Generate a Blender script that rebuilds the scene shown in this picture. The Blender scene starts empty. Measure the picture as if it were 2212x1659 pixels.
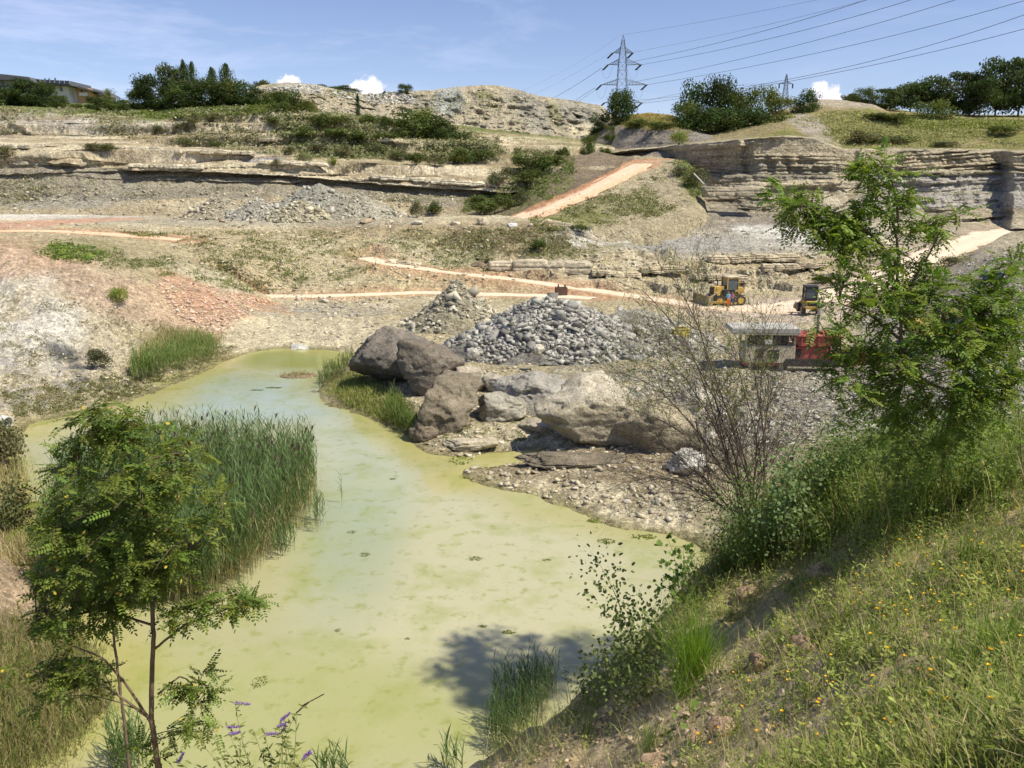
import bpy, bmesh, math, random
import numpy as np
from mathutils import Vector, Matrix
from mathutils.bvhtree import BVHTree
R = math.radians
random.seed(7); rng = np.random.default_rng(7)
sc = bpy.context.scene; COL = sc.collection
# ---------------- camera, sky, sun, exposure ----------------
PITCH = R(13.35); FOC = 1782.0; CU, CV = 1106.0, 829.5; CAMZ = 15.0
cam = bpy.data.cameras.new('camera'); camo = bpy.data.objects.new('camera', cam); COL.objects.link(camo)
camo.location = (0, 0, CAMZ); camo.rotation_euler = (R(90) - PITCH, 0, 0)
cam.sensor_width = 36; cam.lens = 36 * FOC / 2212; cam.clip_start = .1; cam.clip_end = 20000
sc.camera = camo
SUN_EL, SUN_ROT = R(58), R(115)
w = bpy.data.worlds.new('World'); sc.world = w; w.use_nodes = True
nt = w.node_tree; nt.nodes.clear()
def N(t, typ, **k):
    n = t.nodes.new(typ)
    for a, b in k.items(): setattr(n, a, b)
    return n
def inp(n, **k):
    for a, b in k.items(): n.inputs[a.replace('_', ' ')].default_value = b
out = N(nt, 'ShaderNodeOutputWorld'); bg = N(nt, 'ShaderNodeBackground'); sky = N(nt, 'ShaderNodeTexSky')
sky.sky_type = 'NISHITA'; sky.sun_disc = False; sky.sun_elevation = SUN_EL; sky.sun_rotation = SUN_ROT
sky.altitude = 300; sky.air_density = .9; sky.dust_density = .35; sky.ozone_density = 1.6
bg.inputs[1].default_value = .10
# thin cirrus: world-direction noise mixed over the sky
tc = N(nt, 'ShaderNodeTexCoord'); mp = N(nt, 'ShaderNodeMapping'); mp.inputs['Scale'].default_value = (1.5, 1.2, 7.5)
mp.inputs['Rotation'].default_value = (0, R(-9), 0)
nz = N(nt, 'ShaderNodeTexNoise'); inp(nz, Scale=2.3, Detail=7, Roughness=.62, Distortion=.35)
cr = N(nt, 'ShaderNodeValToRGB'); cr.color_ramp.elements[0].position = .49; cr.color_ramp.elements[1].position = .82
cr.color_ramp.elements[1].color = (.40, .40, .40, 1)
sep = N(nt, 'ShaderNodeSeparateXYZ')
mrx = N(nt, 'ShaderNodeMapRange'); mrx.inputs[1].default_value = .42; mrx.inputs[2].default_value = -.42; mrx.inputs[3].default_value = .25; mrx.inputs[4].default_value = 1.35
mul = N(nt, 'ShaderNodeMath', operation='MULTIPLY')
mx = N(nt, 'ShaderNodeMix', data_type='RGBA'); mx.inputs[7].default_value = (8.2, 8.9, 9.8, 1)
L = nt.links.new
L(tc.outputs['Generated'], mp.inputs[0]); L(mp.outputs[0], nz.inputs['Vector']); L(nz.outputs['Fac'], cr.inputs[0])
L(tc.outputs['Generated'], sep.inputs[0]); L(sep.outputs[0], mrx.inputs[0]); L(cr.outputs[0], mul.inputs[0]); L(mrx.outputs[0], mul.inputs[1])
L(mul.outputs[0], mx.inputs[0]); L(sky.outputs[0], mx.inputs[6])
# small cumulus low over the ridge: soft puffs at their own directions in the sky
def mth(op, a, b=None, c=None):
    n = N(nt, 'ShaderNodeMath', operation=op)
    for i, x in enumerate((a, b, c)):
        if x is None: continue
        if isinstance(x, (int, float)): n.inputs[i].default_value = x
        else: L(x, n.inputs[i])
    return n.outputs[0]
DA = mth('DIVIDE', sep.outputs[0], sep.outputs[1]); DB = mth('DIVIDE', sep.outputs[2], sep.outputs[1]); front = mth('GREATER_THAN', sep.outputs[1], .05)
n2_ = N(nt, 'ShaderNodeTexNoise'); inp(n2_, Scale=95, Detail=5, Roughness=.6); L(tc.outputs['Generated'], n2_.inputs['Vector']); csum = None
def dirab(u, v):
    x = (u - 1106.0) / 1782; up = (829.5 - v) / 1782; y = math.cos(R(13.35)) + math.sin(R(13.35)) * up; return x / y, (-math.sin(R(13.35)) + math.cos(R(13.35)) * up) / y
for (u, v, ru, rv) in [(768, 196, 24, 16), (790, 192, 17, 19), (806, 190, 24, 19), (750, 196, 12, 11), (626, 178, 20, 14), (1785, 208, 33, 24), (1778, 196, 18, 17), (1808, 212, 20, 14)]:
    a0, b0 = dirab(u, v); p = mth('DIVIDE', mth('SUBTRACT', DA, a0), ru / 1782); q = mth('DIVIDE', mth('SUBTRACT', DB, b0), rv / 1782); d2 = mth('SQRT', mth('ADD', mth('MULTIPLY', p, p), mth('MULTIPLY', q, q)))
    m_ = mth('SUBTRACT', 1.25, mth('ADD', d2, mth('MULTIPLY', mth('SUBTRACT', n2_.outputs['Fac'], .5), 2.2))); csum = m_ if csum is None else mth('MAXIMUM', csum, m_)
cm_ = N(nt, 'ShaderNodeMapRange'); cm_.inputs[1].default_value = .05; cm_.inputs[2].default_value = .5; L(csum, cm_.inputs[0])
cmx = N(nt, 'ShaderNodeMix', data_type='RGBA'); cmx.inputs[7].default_value = (8.6, 9.0, 8.9, 1); L(mth('MULTIPLY', cm_.outputs[0], front), cmx.inputs[0]); L(mx.outputs[2], cmx.inputs[6])
# the sky towards the zenith-side blue of a clear summer noon
tint = N(nt, 'ShaderNodeMix', data_type='RGBA', blend_type='MULTIPLY'); tint.inputs[0].default_value = 1; tint.inputs[7].default_value = (1.10, 1.02, 1.13, 1)
L(cmx.outputs[2], tint.inputs[6]); L(tint.outputs[2], bg.inputs[0]); L(bg.outputs[0], out.inputs[0])
sun = bpy.data.lights.new('sun', 'SUN'); sun.energy = 4.8; sun.angle = R(.5); sun.color = (1, .92, .76)
suno = bpy.data.objects.new('sun', sun); COL.objects.link(suno)
SD = Vector((math.sin(SUN_ROT) * math.cos(SUN_EL), math.cos(SUN_ROT) * math.cos(SUN_EL), math.sin(SUN_EL)))
suno.rotation_euler = SD.to_track_quat('Z', 'Y').to_euler(); suno.location = SD * 300
sc.view_settings.view_transform = 'Standard'; sc.view_settings.look = 'None'; sc.view_settings.exposure = 0.34
sc.cycles.max_bounces = 5; sc.cycles.diffuse_bounces = 2; sc.cycles.glossy_bounces = 2; sc.cycles.transmission_bounces = 3
sc.cycles.transparent_max_bounces = 4; sc.cycles.use_adaptive_sampling = True; sc.cycles.adaptive_threshold = .03
# ---------------- helpers ----------------
cp, sp = math.cos(PITCH), math.sin(PITCH)
def P(u, v, Y=None, z=None):
    """photo point (2212 px wide frame) -> world, at ground depth Y or at height z"""
    x = (u - CU) / FOC; up = (CV - v) / FOC; dy = cp + sp * up; dz = -sp + cp * up
    if Y is None: Y = (z - CAMZ) / dz * dy
    return np.array((x * Y / dy, Y, CAMZ + dz * Y / dy))
def PA(u, v, Y):
    u, v, Y = map(np.asarray, (u, v, Y)); x = (u - CU) / FOC; up = (CV - v) / FOC; dy = cp + sp * up; dz = -sp + cp * up
    return np.stack([x * Y / dy, Y + 0 * x, CAMZ + dz * Y / dy], -1)
def proj(p):
    p = np.asarray(p, float); x = p[..., 0]; y = p[..., 1]; z = p[..., 2] - CAMZ
    d = np.maximum(y * cp - z * sp, .05); u_ = (y * sp + z * cp) / d
    return CU + FOC * x / d, CV - FOC * u_
def pt(t): return P(t[0], t[1], z=t[3]) if len(t) == 4 else P(t[0], t[1], t[2])
def hsh(ix, iy, iz):
    h = (ix * 374761393 + iy * 668265263 + iz * 1274126177) & 0xffffffff
    h = ((h ^ (h >> 13)) * 1274126177) & 0xffffffff
    return ((h ^ (h >> 16)) & 0xffff) / 32767.5 - 1
def vn(p):
    i = np.floor(p).astype(np.int64); f = p - i; f = f * f * (3 - 2 * f); r = 0
    for a in (0, 1):
        wa = f[:, 0] if a else 1 - f[:, 0]
        for b in (0, 1):
            wb = f[:, 1] if b else 1 - f[:, 1]
            for c in (0, 1):
                wc = f[:, 2] if c else 1 - f[:, 2]
                r = r + wa * wb * wc * hsh(i[:, 0] + a, i[:, 1] + b, i[:, 2] + c)
    return r
def fbm(p, s=1., o=4, g=.5, off=0.):
    p = np.asarray(p, float) * s + off; r = 0; a = 1; t = 0
    for k in range(o):
        r = r + a * vn(p + 17.3 * k); t += a; a *= g; p = p * 2.03
    return r / t
def sst(a, b, x): t = np.clip((x - a) / (b - a), 0, 1); return t * t * (3 - 2 * t)
def lin(h):   # '#rrggbb' as it would read on an unlit card -> linear
    c = [int(h[i:i + 2], 16) / 255 for i in (1, 3, 5)]
    return tuple(x / 12.92 if x <= .04045 else ((x + .055) / 1.055) ** 2.4 for x in c)
def mesh_np(name, V, F, mat=None, col=None, smooth=False, parent=None, loc=None, sizes=None):
    """V (n,3); F (m,k) or flat list with sizes; col (n,3) point colours"""
    me = bpy.data.meshes.new(name); V = np.asarray(V, np.float32)
    me.vertices.add(len(V)); me.vertices.foreach_set('co', V.ravel())
    F = np.asarray(F, np.int32)
    if sizes is None: k = F.shape[1]; sizes = np.full(len(F), k, np.int32)
    fl = F.ravel(); st = np.zeros(len(sizes), np.int32); st[1:] = np.cumsum(sizes)[:-1]
    me.loops.add(len(fl)); me.loops.foreach_set('vertex_index', fl)
    me.polygons.add(len(sizes)); me.polygons.foreach_set('loop_start', st); me.polygons.foreach_set('loop_total', sizes)
    if smooth: me.polygons.foreach_set('use_smooth', np.ones(len(sizes), bool))
    me.update(calc_edges=True)
    if col is not None:
        a = me.color_attributes.new('Col', 'FLOAT_COLOR', 'POINT'); c = np.ones((len(V), 4), np.float32); c[:, :3] = col
        a.data.foreach_set('color', c.ravel())
    if mat: me.materials.append(mat)
    o = bpy.data.objects.new(name, me); COL.objects.link(o)
    if loc is not None: o.location = loc
    if parent: o.parent = parent
    return o
def tag(o, label=None, cat=None, group=None, kind=None):
    for k, v in (('label', label), ('category', cat), ('group', group), ('kind', kind)):
        if v: o[k] = v
    return o
def empty(name, loc, label, cat, group=None, rz=0):
    o = bpy.data.objects.new(name, None); COL.objects.link(o); o.location = loc; o.rotation_euler.z = rz
    return tag(o, label, cat, group)
def copy_tree(o, loc=None, rz=None, sc_=None, label=None, parent=None):
    c = o.copy(); COL.objects.link(c)
    if parent: c.parent = parent
    if loc is not None: c.location = loc
    if rz is not None: c.rotation_euler.z = rz
    if sc_ is not None: c.scale = sc_ if hasattr(sc_, '__len__') else (sc_,) * 3
    if label: c['label'] = label
    for ch in o.children: copy_tree(ch, parent=c)
    return c
def material(name, rough=.9, spec=.2, col=None, vcol=False, noise=None, bump=None, trans=0, var=.25, metal=0, hue=None, peb=None):
    """noise=[(scale,amount)..] multiply; bump=[(scale,distance,kind)..]"""
    m = bpy.data.materials.new(name); m.use_nodes = True; t = m.node_tree; L = t.links.new
    b = t.nodes['Principled BSDF']; inp(b, Roughness=rough, Metallic=metal); b.inputs['Specular IOR Level'].default_value = spec
    tc = N(t, 'ShaderNodeTexCoord'); c = None
    if vcol: a = N(t, 'ShaderNodeAttribute', attribute_name='Col'); c = a.outputs['Color']
    else:
        r = N(t, 'ShaderNodeRGB'); r.outputs[0].default_value = (*col, 1); c = r.outputs[0]
    for s, am in (noise or []):
        n = N(t, 'ShaderNodeTexNoise'); inp(n, Scale=s, Detail=6, Roughness=.65); L(tc.outputs['Object'], n.inputs['Vector'])
        mr = N(t, 'ShaderNodeMapRange'); mr.inputs[1].default_value = .3; mr.inputs[2].default_value = .7; mr.inputs[3].default_value = 1 - am; mr.inputs[4].default_value = 1 + am
        L(n.outputs['Fac'], mr.inputs[0]); v = N(t, 'ShaderNodeVectorMath', operation='SCALE'); L(c, v.inputs[0]); L(mr.outputs[0], v.inputs['Scale']); c = v.outputs[0]
    if hue:
        n = N(t, 'ShaderNodeTexNoise'); inp(n, Scale=hue[0], Detail=4, Roughness=.6); L(tc.outputs['Object'], n.inputs['Vector'])
        q = N(t, 'ShaderNodeValToRGB'); q.color_ramp.elements[0].position = hue[2]; q.color_ramp.elements[1].position = hue[3]; L(n.outputs['Fac'], q.inputs[0])
        h = N(t, 'ShaderNodeMix', data_type='RGBA'); h.inputs[7].default_value = (*hue[1], 1); L(q.outputs[0], h.inputs[0]); L(c, h.inputs[6]); c = h.outputs[2]
    for s, am in (peb or []):
        n = N(t, 'ShaderNodeTexVoronoi'); inp(n, Scale=s); L(tc.outputs['Object'], n.inputs['Vector']); sx = N(t, 'ShaderNodeSeparateColor'); L(n.outputs['Color'], sx.inputs[0])
        mr = N(t, 'ShaderNodeMapRange'); mr.inputs[3].default_value = 1 - am; mr.inputs[4].default_value = 1 + am; L(sx.outputs[0], mr.inputs[0])
        v = N(t, 'ShaderNodeVectorMath', operation='SCALE'); L(c, v.inputs[0]); L(mr.outputs[0], v.inputs['Scale']); c = v.outputs[0]
    L(c, b.inputs['Base Color']); nrm = None
    for s, d, kind in (bump or []):
        if kind == 'v': n = N(t, 'ShaderNodeTexVoronoi'); inp(n, Scale=s); o_ = n.outputs['Distance']
        else: n = N(t, 'ShaderNodeTexNoise'); inp(n, Scale=s, Detail=8, Roughness=.65); o_ = n.outputs['Fac']
        L(tc.outputs['Object'], n.inputs['Vector'])
        bp = N(t, 'ShaderNodeBump'); inp(bp, Strength=1, Distance=d); L(o_, bp.inputs['Height'])
        if nrm: L(nrm, bp.inputs['Normal'])
        nrm = bp.outputs[0]
    if nrm: L(nrm, b.inputs['Normal'])
    if trans:
        tr = N(t, 'ShaderNodeBsdfTranslucent'); sh = N(t, 'ShaderNodeMixShader'); sh.inputs[0].default_value = trans
        v = N(t, 'ShaderNodeVectorMath', operation='MULTIPLY'); v.inputs[1].default_value = (1.15, 1.35, .55); L(c, v.inputs[0]); L(v.outputs[0], tr.inputs[0])
        L(b.outputs[0], sh.inputs[1]); L(tr.outputs[0], sh.inputs[2]); L(sh.outputs[0], t.nodes['Material Output'].inputs[0])
    return m
M_ground = material('ground', .95, .1, vcol=True, noise=[(.35, .2), (2.2, .3), (9, .3)], bump=[(1.1, .9, 'n'), (3.2, .35, 'n'), (2.6, .12, 'v')], peb=[(2.2, .16), (6., .2)])
M_near = material('near_soil', .95, .1, vcol=True, noise=[(1.5, .2), (9, .3), (40, .25)], bump=[(5, .06, 'n'), (28, .015, 'n')])
M_stone = material('stone', .92, .15, vcol=True, noise=[(1.2, .15), (6, .2)], bump=[(5, .05, 'n')])
M_leaf = material('leaf', .6, .25, vcol=True, trans=.35)
M_farleaf = material('far_leaf', .75, .15, vcol=True, trans=.25)
# colours (albedo)
DIRT = np.array((.53, .45, .275)); PALE = np.array((.68, .605, .42)); GREY = np.array((.35, .335, .28)); DGREY = np.array((.17, .17, .165))
BLUEG = np.array((.30, .32, .325)); RED = np.array((.60, .37, .24)); REDD = np.array((.44, .24, .135)); WHITE = np.array((.70, .66, .57))
BROWN = np.array((.24, .185, .115)); GREEN = np.array((.115, .165, .035)); OLIVE = np.array((.20, .205, .075)); DRY = np.array((.33, .27, .13)); TAN = np.array((.46, .40, .255))
GREYB = np.array((.35, .325, .26))
def mixc(c, m, k): m = np.clip(m, 0, 1)[:, None]; return c * (1 - m) + np.asarray(k) * m
def ell(u, v, cu, cv, ru, rv, ang=0, soft=.35, n=None):
    a = R(ang); du = u - cu; dv = v - cv; x = (du * math.cos(a) + dv * math.sin(a)) / ru; y = (-du * math.sin(a) + dv * math.cos(a)) / rv
    d = np.sqrt(x * x + y * y)
    if n is not None: d = d + n * .45
    return 1 - sst(1 - soft, 1 + soft, d)
def segd(X, Y, pl):
    """distance to polyline in plan"""
    d = np.full(X.shape, 1e9)
    for (x0, y0), (x1, y1) in zip(pl[:-1], pl[1:]):
        dx, dy = x1 - x0, y1 - y0; t = np.clip(((X - x0) * dx + (Y - y0) * dy) / (dx * dx + dy * dy + 1e-9), 0, 1)
        d = np.minimum(d, np.hypot(X - x0 - t * dx, Y - y0 - t * dy))
    return d
def inside(X, Y, pl):
    r = np.zeros(X.shape, bool); n = len(pl)
    for i in range(n):
        x0, y0 = pl[i]; x1, y1 = pl[(i + 1) % n]
        if y0 == y1: continue
        r ^= ((y0 > Y) != (y1 > Y)) & (X < (x1 - x0) * (Y - y0) / (y1 - y0) + x0)
    return r
def rbf(pts, X, Y, lam=.02):
    pts = np.array(pts); n = len(pts); A = np.zeros((n + 3, n + 3)); s = 1.
    d = np.hypot(pts[:, None, 0] - pts[None, :, 0], pts[:, None, 1] - pts[None, :, 1])
    A[:n, :n] = np.sqrt(d * d + .5) - lam * np.eye(n) * 10; A[:n, n] = A[n, :n] = 1; A[:n, n + 1] = A[n + 1, :n] = pts[:, 0]; A[:n, n + 2] = A[n + 2, :n] = pts[:, 1]
    b = np.zeros(n + 3); b[:n] = pts[:, 2]; c = np.linalg.solve(A, b)
    Z = np.full(X.shape, c[n]) + c[n + 1] * X + c[n + 2] * Y
    for i in range(n): Z += c[i] * np.sqrt((X - pts[i, 0]) ** 2 + (Y - pts[i, 1]) ** 2 + .5)
    return Z
def gridF(nr, nc):
    i = np.arange(nr - 1)[:, None] * nc + np.arange(nc - 1)[None, :]; i = i.ravel()
    return np.stack([i, i + 1, i + nc + 1, i + nc], 1)
TER = []
def reg(V, F): TER.append((V, F))
# ---------------- the pit: pond, floor, left bank, spoil slope, terrace ----------------
W0 = lambda u, v: tuple(P(u, v, z=0.)[:2])
def chaikin(p, k=2):
    for _ in range(k): p = [q for a, b in zip(p, p[1:] + p[:1]) for q in ((a[0] * .75 + b[0] * .25, a[1] * .75 + b[1] * .25), (a[0] * .25 + b[0] * .75, a[1] * .25 + b[1] * .75))]
    return p
POND = [W0(*q) for q in [(60, 912), (130, 903), (232, 880), (300, 862), (375, 832), (455, 795), (490, 778), (540, 762), (590, 755), (640, 752), (700, 757), (760, 762),
   (745, 790), (700, 808), (685, 830), (698, 862), (725, 880), (800, 905), (860, 932), (890, 962), (930, 985), (990, 988), (1090, 976), (1180, 972), (1150, 992), (1090, 1004), (1040, 1012),
   (1005, 1018), (1000, 1030), (1050, 1046), (1130, 1062), (1180, 1085), (1255, 1105), (1310, 1140), (1380, 1150), (1450, 1155), (1540, 1200), (1600, 1300), (1700, 1500), (1700, 2100),
   (1100, 2600), (0, 2600), (-300, 1900), (60, 1640), (215, 1560), (225, 1440), (160, 1330), (70, 1200), (30, 1080), (20, 960)]]
POND = chaikin(POND)
LP = [(-300, 540, 80), (0, 537, 80), (60, 545, 78), (130, 578, 76), (220, 590, 78), (300, 602, 80), (380, 618, 83), (450, 633, 87), (520, 650, 92), (560, 658, 95),
 (0, 620, 72), (0, 700, 66), (-300, 650, 70), (-300, 800, 58), (80, 660, 70), (150, 740, 65), (220, 690, 71), (300, 720, 72), (400, 700, 77), (480, 700, 80), (540, 700, 0, 1.4), (60, 830, 57), (200, 830, 0, .9), (0, 850, 54), (330, 790, 0, 1.0), (420, 750, 0, 1.1),
 (60, 524, 92), (100, 540, 88), (200, 520, 100), (200, 550, 92), (400, 520, 114), (400, 560, 100), (500, 600, 97), (600, 600, 106), (600, 560, 110), (620, 636, 0, 2), (700, 638, 0, 2), (800, 634, 0, 2.1), (920, 631, 0, 2.2), (1000, 634, 0, 2.2), (1100, 636, 0, 2.2),
 (800, 560, 113), (800, 610, 106), (1000, 560, 118), (1000, 600, 109), (850, 575, 112), (950, 585, 111), (1100, 600, 110), (1200, 618, 106), (1350, 640, 100), (1450, 652, 97), (1560, 660, 0, 1.6),
 (0, 508, 104), (-300, 500, 108), (0, 478, 124), (200, 487, 122), (300, 492, 122), (400, 489, 125), (500, 487, 125), (600, 486, 126), (700, 485, 126), (800, 484, 126), (900, 485, 126), (1000, 485, 126), (1100, 488, 125), (1200, 491, 124),
 (700, 520, 120), (900, 520, 121), (1050, 520, 121), (1150, 530, 119), (1150, 560, 115), (1230, 545, 117), (1100, 575, 113),
 (-300, 462, 0, 10.), (0, 462, 0, 10.1), (200, 466, 0, 9.9), (400, 470, 0, 9.6), (600, 477, 0, 9.3), (900, 477, 0, 9.3), (1060, 470, 150), (1250, 470, 150),
 (1250, 595, 109), (1300, 600, 108), (1400, 617, 106), (1500, 630, 104), (1600, 622, 106), (1700, 610, 108), (1780, 590, 111), (1250, 540, 118), (1310, 535, 121), (1400, 550, 119), (1500, 556, 119), (1600, 553, 120), (1700, 540, 123), (1790, 528, 127),
 (1260, 490, 128), (1290, 520, 127), (1350, 515, 134), (1500, 520, 136), (1700, 505, 140), (1400, 470, 150), (1500, 460, 156), (1700, 470, 155), (1900, 480, 152), (1850, 545, 124),
 (1850, 640, 95), (1800, 650, 95), (1700, 650, 0, 1.6), (1900, 600, 106), (1960, 585, 108), (2000, 552, 119), (2080, 520, 130), (2150, 502, 140), (2212, 492, 146), (2460, 480, 150),
 (2080, 590, 100), (2150, 560, 100), (2212, 560, 88), (2212, 500, 118), (2460, 480, 90), (2212, 640, 72), (2212, 700, 62), (2460, 650, 55), (2100, 650, 80), (2000, 680, 78), (2000, 720, 70), (2100, 740, 62), (2212, 850, 37), (2460, 850, 32), (2100, 850, 46), (2000, 860, 50), (1900, 850, 0, 1.3), (1900, 720, 0, 2.0), (1850, 760, 0, 1.6),
 (1700, 850, 0, 1.2), (1500, 880, 0, 1.2), (1400, 950, 0, .8), (1800, 950, 0, 1.), (1600, 1050, 0, .6), (1450, 1080, 0, .5), (1300, 1020, 0, .6), (1200, 1010, 0, .5),
 (600, 690, 0, 1.2), (700, 690, 0, 1.3), (850, 680, 0, 1.6), (1150, 645, 0, 2.1), (1300, 680, 0, 1.8), (1600, 700, 0, 1.5), (1700, 720, 0, 1.4), (1750, 760, 0, 1.4), (1450, 760, 0, 1.2), (1000, 790, 0, 1.1), (850, 740, 0, .9), (780, 840, 0, .8), (900, 900, 0, .8), (1000, 900, 0, .8), (1100, 930, 0, .6),
 (-120, 1000, 0, 2.2), (-40, 1100, 0, 2.0), (-20, 1250, 0, 2.0), (60, 1300, 0, 1.0), (-20, 1450, 0, 1.8), (80, 1500, 0, .9), (-60, 1650, 0, 1.8), (-400, 1100, 0, 4.), (-500, 1400, 0, 4.), (-10, 930, 0, 1.2), (-300, 950, 0, 3)]
LPW = [tuple(pt(q)) for q in LP]
ROADS = {}   # name -> (plan polyline, half width)
def rd(name, pts, hw): ROADS[name] = ([tuple(pt(q)) for q in pts], hw)
rd('lower', [(480, 640, 102), (575, 641, 0, 2), (620, 640, 0, 2), (700, 640, 0, 2), (800, 636, 0, 2.1), (920, 632, 0, 2.2), (1000, 635, 0, 2.2), (1100, 637, 0, 2.2), (1200, 640, 0, 2.1), (1290, 646, 0, 2.1)], 1.5)
rd('upper', [(780, 556, 116), (850, 573, 112), (900, 579, 111.5), (950, 586, 110.5), (1050, 597, 109), (1150, 609, 107.5), (1220, 619, 105.5), (1300, 630, 103), (1400, 645, 99), (1480, 657, 96), (1540, 665, 0, 1.7), (1640, 672, 0, 1.6), (1740, 674, 0, 1.6)], 1.7)
rd('haul', [(1600, 672, 0, 1.6), (1700, 662, 0, 1.6), (1790, 650, 96), (1850, 628, 99), (1900, 603, 105), (1960, 583, 110), (2010, 553, 119), (2080, 527, 129), (2150, 503, 140), (2260, 488, 150)], 3.6)
rd('terrace', [(-320, 498, 108), (0, 499, 110), (100, 499, 112), (200, 504, 112), (300, 511, 112), (400, 519, 113)], 2.3)
rd('terrace_b', [(-320, 470, 130), (0, 490, 118), (60, 485, 123), (150, 479, 135), (230, 474, 140)], 4.5)
def land(X, Y):
    Z = rbf(LPW, X, Y)
    return Z
def pit_height(X, Y):
    Z = np.maximum(land(X, Y), .25)
    d = segd(X, Y, POND + [POND[0]]); ins = inside(X, Y, POND); d = np.where(ins, d, -d) + fbm(np.stack([X, Y, 0 * X], 1), .45, 4, .6) * .7; ins = d > 0; d = np.abs(d)
    k = 1 - np.exp(-d / (2.2 + Y * .02)); Zl = Z * k * 1.0 + np.minimum(d * .05, .15)
    return np.where(ins, -np.minimum(1.6, .06 + d * .3), Zl), np.where(ins, -d, d)
nc, Ys = 1100, np.concatenate([np.linspace(-3, 14, 30), 14.2 * np.exp(np.arange(0, 1060) * .00233)])
a = np.linspace(-.86, .86, nc); YY, AA = np.meshgrid(Ys, a, indexing='ij'); XX = AA * np.maximum(YY, 14.)
X, Y = XX.ravel(), YY.ravel()
Z, SDP = pit_height(X, Y)
V = np.stack([X, Y, Z], 1); U_, V_ = proj(V)
# road distance, road level
RD = {}
road_w = np.zeros(len(X)); lvl = np.zeros(len(X))
for k, (pl, hw) in ROADS.items():
    d = segd(X, Y, [q[:2] for q in pl]); RD[k] = d
    wgt = 1 - sst(hw * .9, hw * 2.2, d); m = d < hw * 2.2
    bd = np.full(m.sum(), 1e9); bz = np.zeros(m.sum()); xm, ym = X[m], Y[m]
    for p0, p1 in zip(pl[:-1], pl[1:]):
        dx, dy = p1[0] - p0[0], p1[1] - p0[1]; t = np.clip(((xm - p0[0]) * dx + (ym - p0[1]) * dy) / (dx * dx + dy * dy), 0, 1)
        dd = np.hypot(xm - p0[0] - t * dx, ym - p0[1] - t * dy); q = dd < bd; bd[q] = dd[q]; bz[q] = (p0[2] + t * (p1[2] - p0[2]))[q]
    Z[m] = Z[m] * (1 - wgt[m]) + bz * wgt[m]; road_w = np.maximum(road_w, wgt)
land_m = sst(0., 2.5, SDP)
n1 = fbm(V, .09, 3); n2 = fbm(V, .35, 4, off=9.); n3 = fbm(V, 1.3, 4, .6, off=31.)
rough = land_m * (1 - road_w)
# gullies down the spoil slope and the left bank, broken ledges on the strata slope
gul = -1.3 * np.abs(fbm(np.stack([X * .28 + n1 * 1.5, Y * .05, 0 * X], 1), 1, 3, off=4.)) * .9
spoil = sst(540, 500, V_) * 0 + ell(U_, V_, 900, 560, 420, 75, 0) + ell(U_, V_, 250, 700, 300, 130, 30) + ell(U_, V_, 1500, 585, 300, 45, 0)
Z += rough * (n1 * .25 + n2 * .32 + n3 * .17 + gul * np.clip(spoil, 0, 1) * .8)
lb = np.clip(ell(U_, V_, 170, 730, 280, 140, 28), 0, 1); Z += rough * lb * (.9 * n2 - 1.5 * np.abs(fbm(np.stack([X * .22 + n1, Y * .08, 0 * X], 1), 1, 4, .6, off=14.)))
strat = ell(U_, V_, 1520, 585, 330, 48, 0, .2) + ell(U_, V_, 1100, 575, 230, 20, 5, .3) + ell(U_, V_, 1400, 480, 200, 45, 0) * .6
wv = n1 * 1.0 + n2 * .35; q = Z * .58 + wv; fr = q - np.floor(q); stp = np.floor(q) + .2 * fr + .8 * sst(.5, .66, fr); RIS = sst(.48, .54, fr) * sst(.72, .66, fr) * np.clip(strat, 0, 1); FOOT_SHADE = sst(.36, .46, fr) * sst(.54, .48, fr) * np.clip(strat, 0, 1); strat = np.clip(strat, 0, 1) * sst(-.45, -.05, fbm(np.stack([X * .12, np.floor(q) * 2.3, 0 * X], 1), 1, 2, off=5.)); Z = Z * (1 - strat) + ((stp - wv) / .58) * strat
V = np.stack([X, Y, Z], 1); U_, V_ = proj(V)
nf = fbm(V, .8, 5, .65, off=3.); nb = fbm(V, .12, 4, off=8.); nx = fbm(V * np.array((1, 1, 3.)), .45, 4, .6, off=12.)
E = lambda *k, **kk: ell(U_, V_, *k, n=nb, **kk)
c = np.tile(DIRT, (len(X), 1)); c = mixc(c, sst(-.2, .5, nb), PALE * .93); c = mixc(c, sst(.05, .4, nx) * .6, TAN)
c = mixc(c, E(1500, 890, 600, 260), TAN * 1.05); c = mixc(c, E(1500, 880, 330, 140) * sst(-.4, .3, nf), GREY)
c = mixc(c, E(2080, 700, 260, 210), np.array((.31, .285, .235))); c = mixc(c, E(1900, 850, 240, 110), GREYB * 1.1)
c = mixc(c, E(1650, 560, 260, 60), np.array((.50, .42, .26)))
c = mixc(c, E(1600, 500, 330, 50), np.array((.45, .425, .36))); c = mixc(c, E(1340, 500, 120, 35) * sst(-.35, .15, nf), WHITE); c = mixc(c, E(1760, 520, 130, 22) * sst(-.3, .3, nf), WHITE * .95)
c = mixc(c, E(1450, 525, 140, 22), np.array((.42, .40, .36))); c = mixc(c, E(1610, 480, 160, 22), np.array((.30, .27, .22)))
c = mixc(c, E(1180, 520, 210, 40) * .7, np.array((.30, .255, .165))); c = mixc(c, E(1000, 500, 450, 20) * .5, BROWN * 1.4)
c = mixc(c, E(250, 540, 300, 40) * .6, np.array((.47, .40, .25)))
gl = sst(-.5, .2, fbm(np.stack([X * .5, Y * .12, 0 * X], 1), 1, 4, .6, off=4.)); c = mixc(c, E(110, 700, 200, 150, 25) * .6, np.array((.62, .56, .43))); c = mixc(c, E(60, 690, 120, 130, 25) * gl, WHITE * 1.02); c = mixc(c, E(70, 820, 110, 60) * sst(-.2, .3, nf), np.array((.50, .47, .42)))
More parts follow.
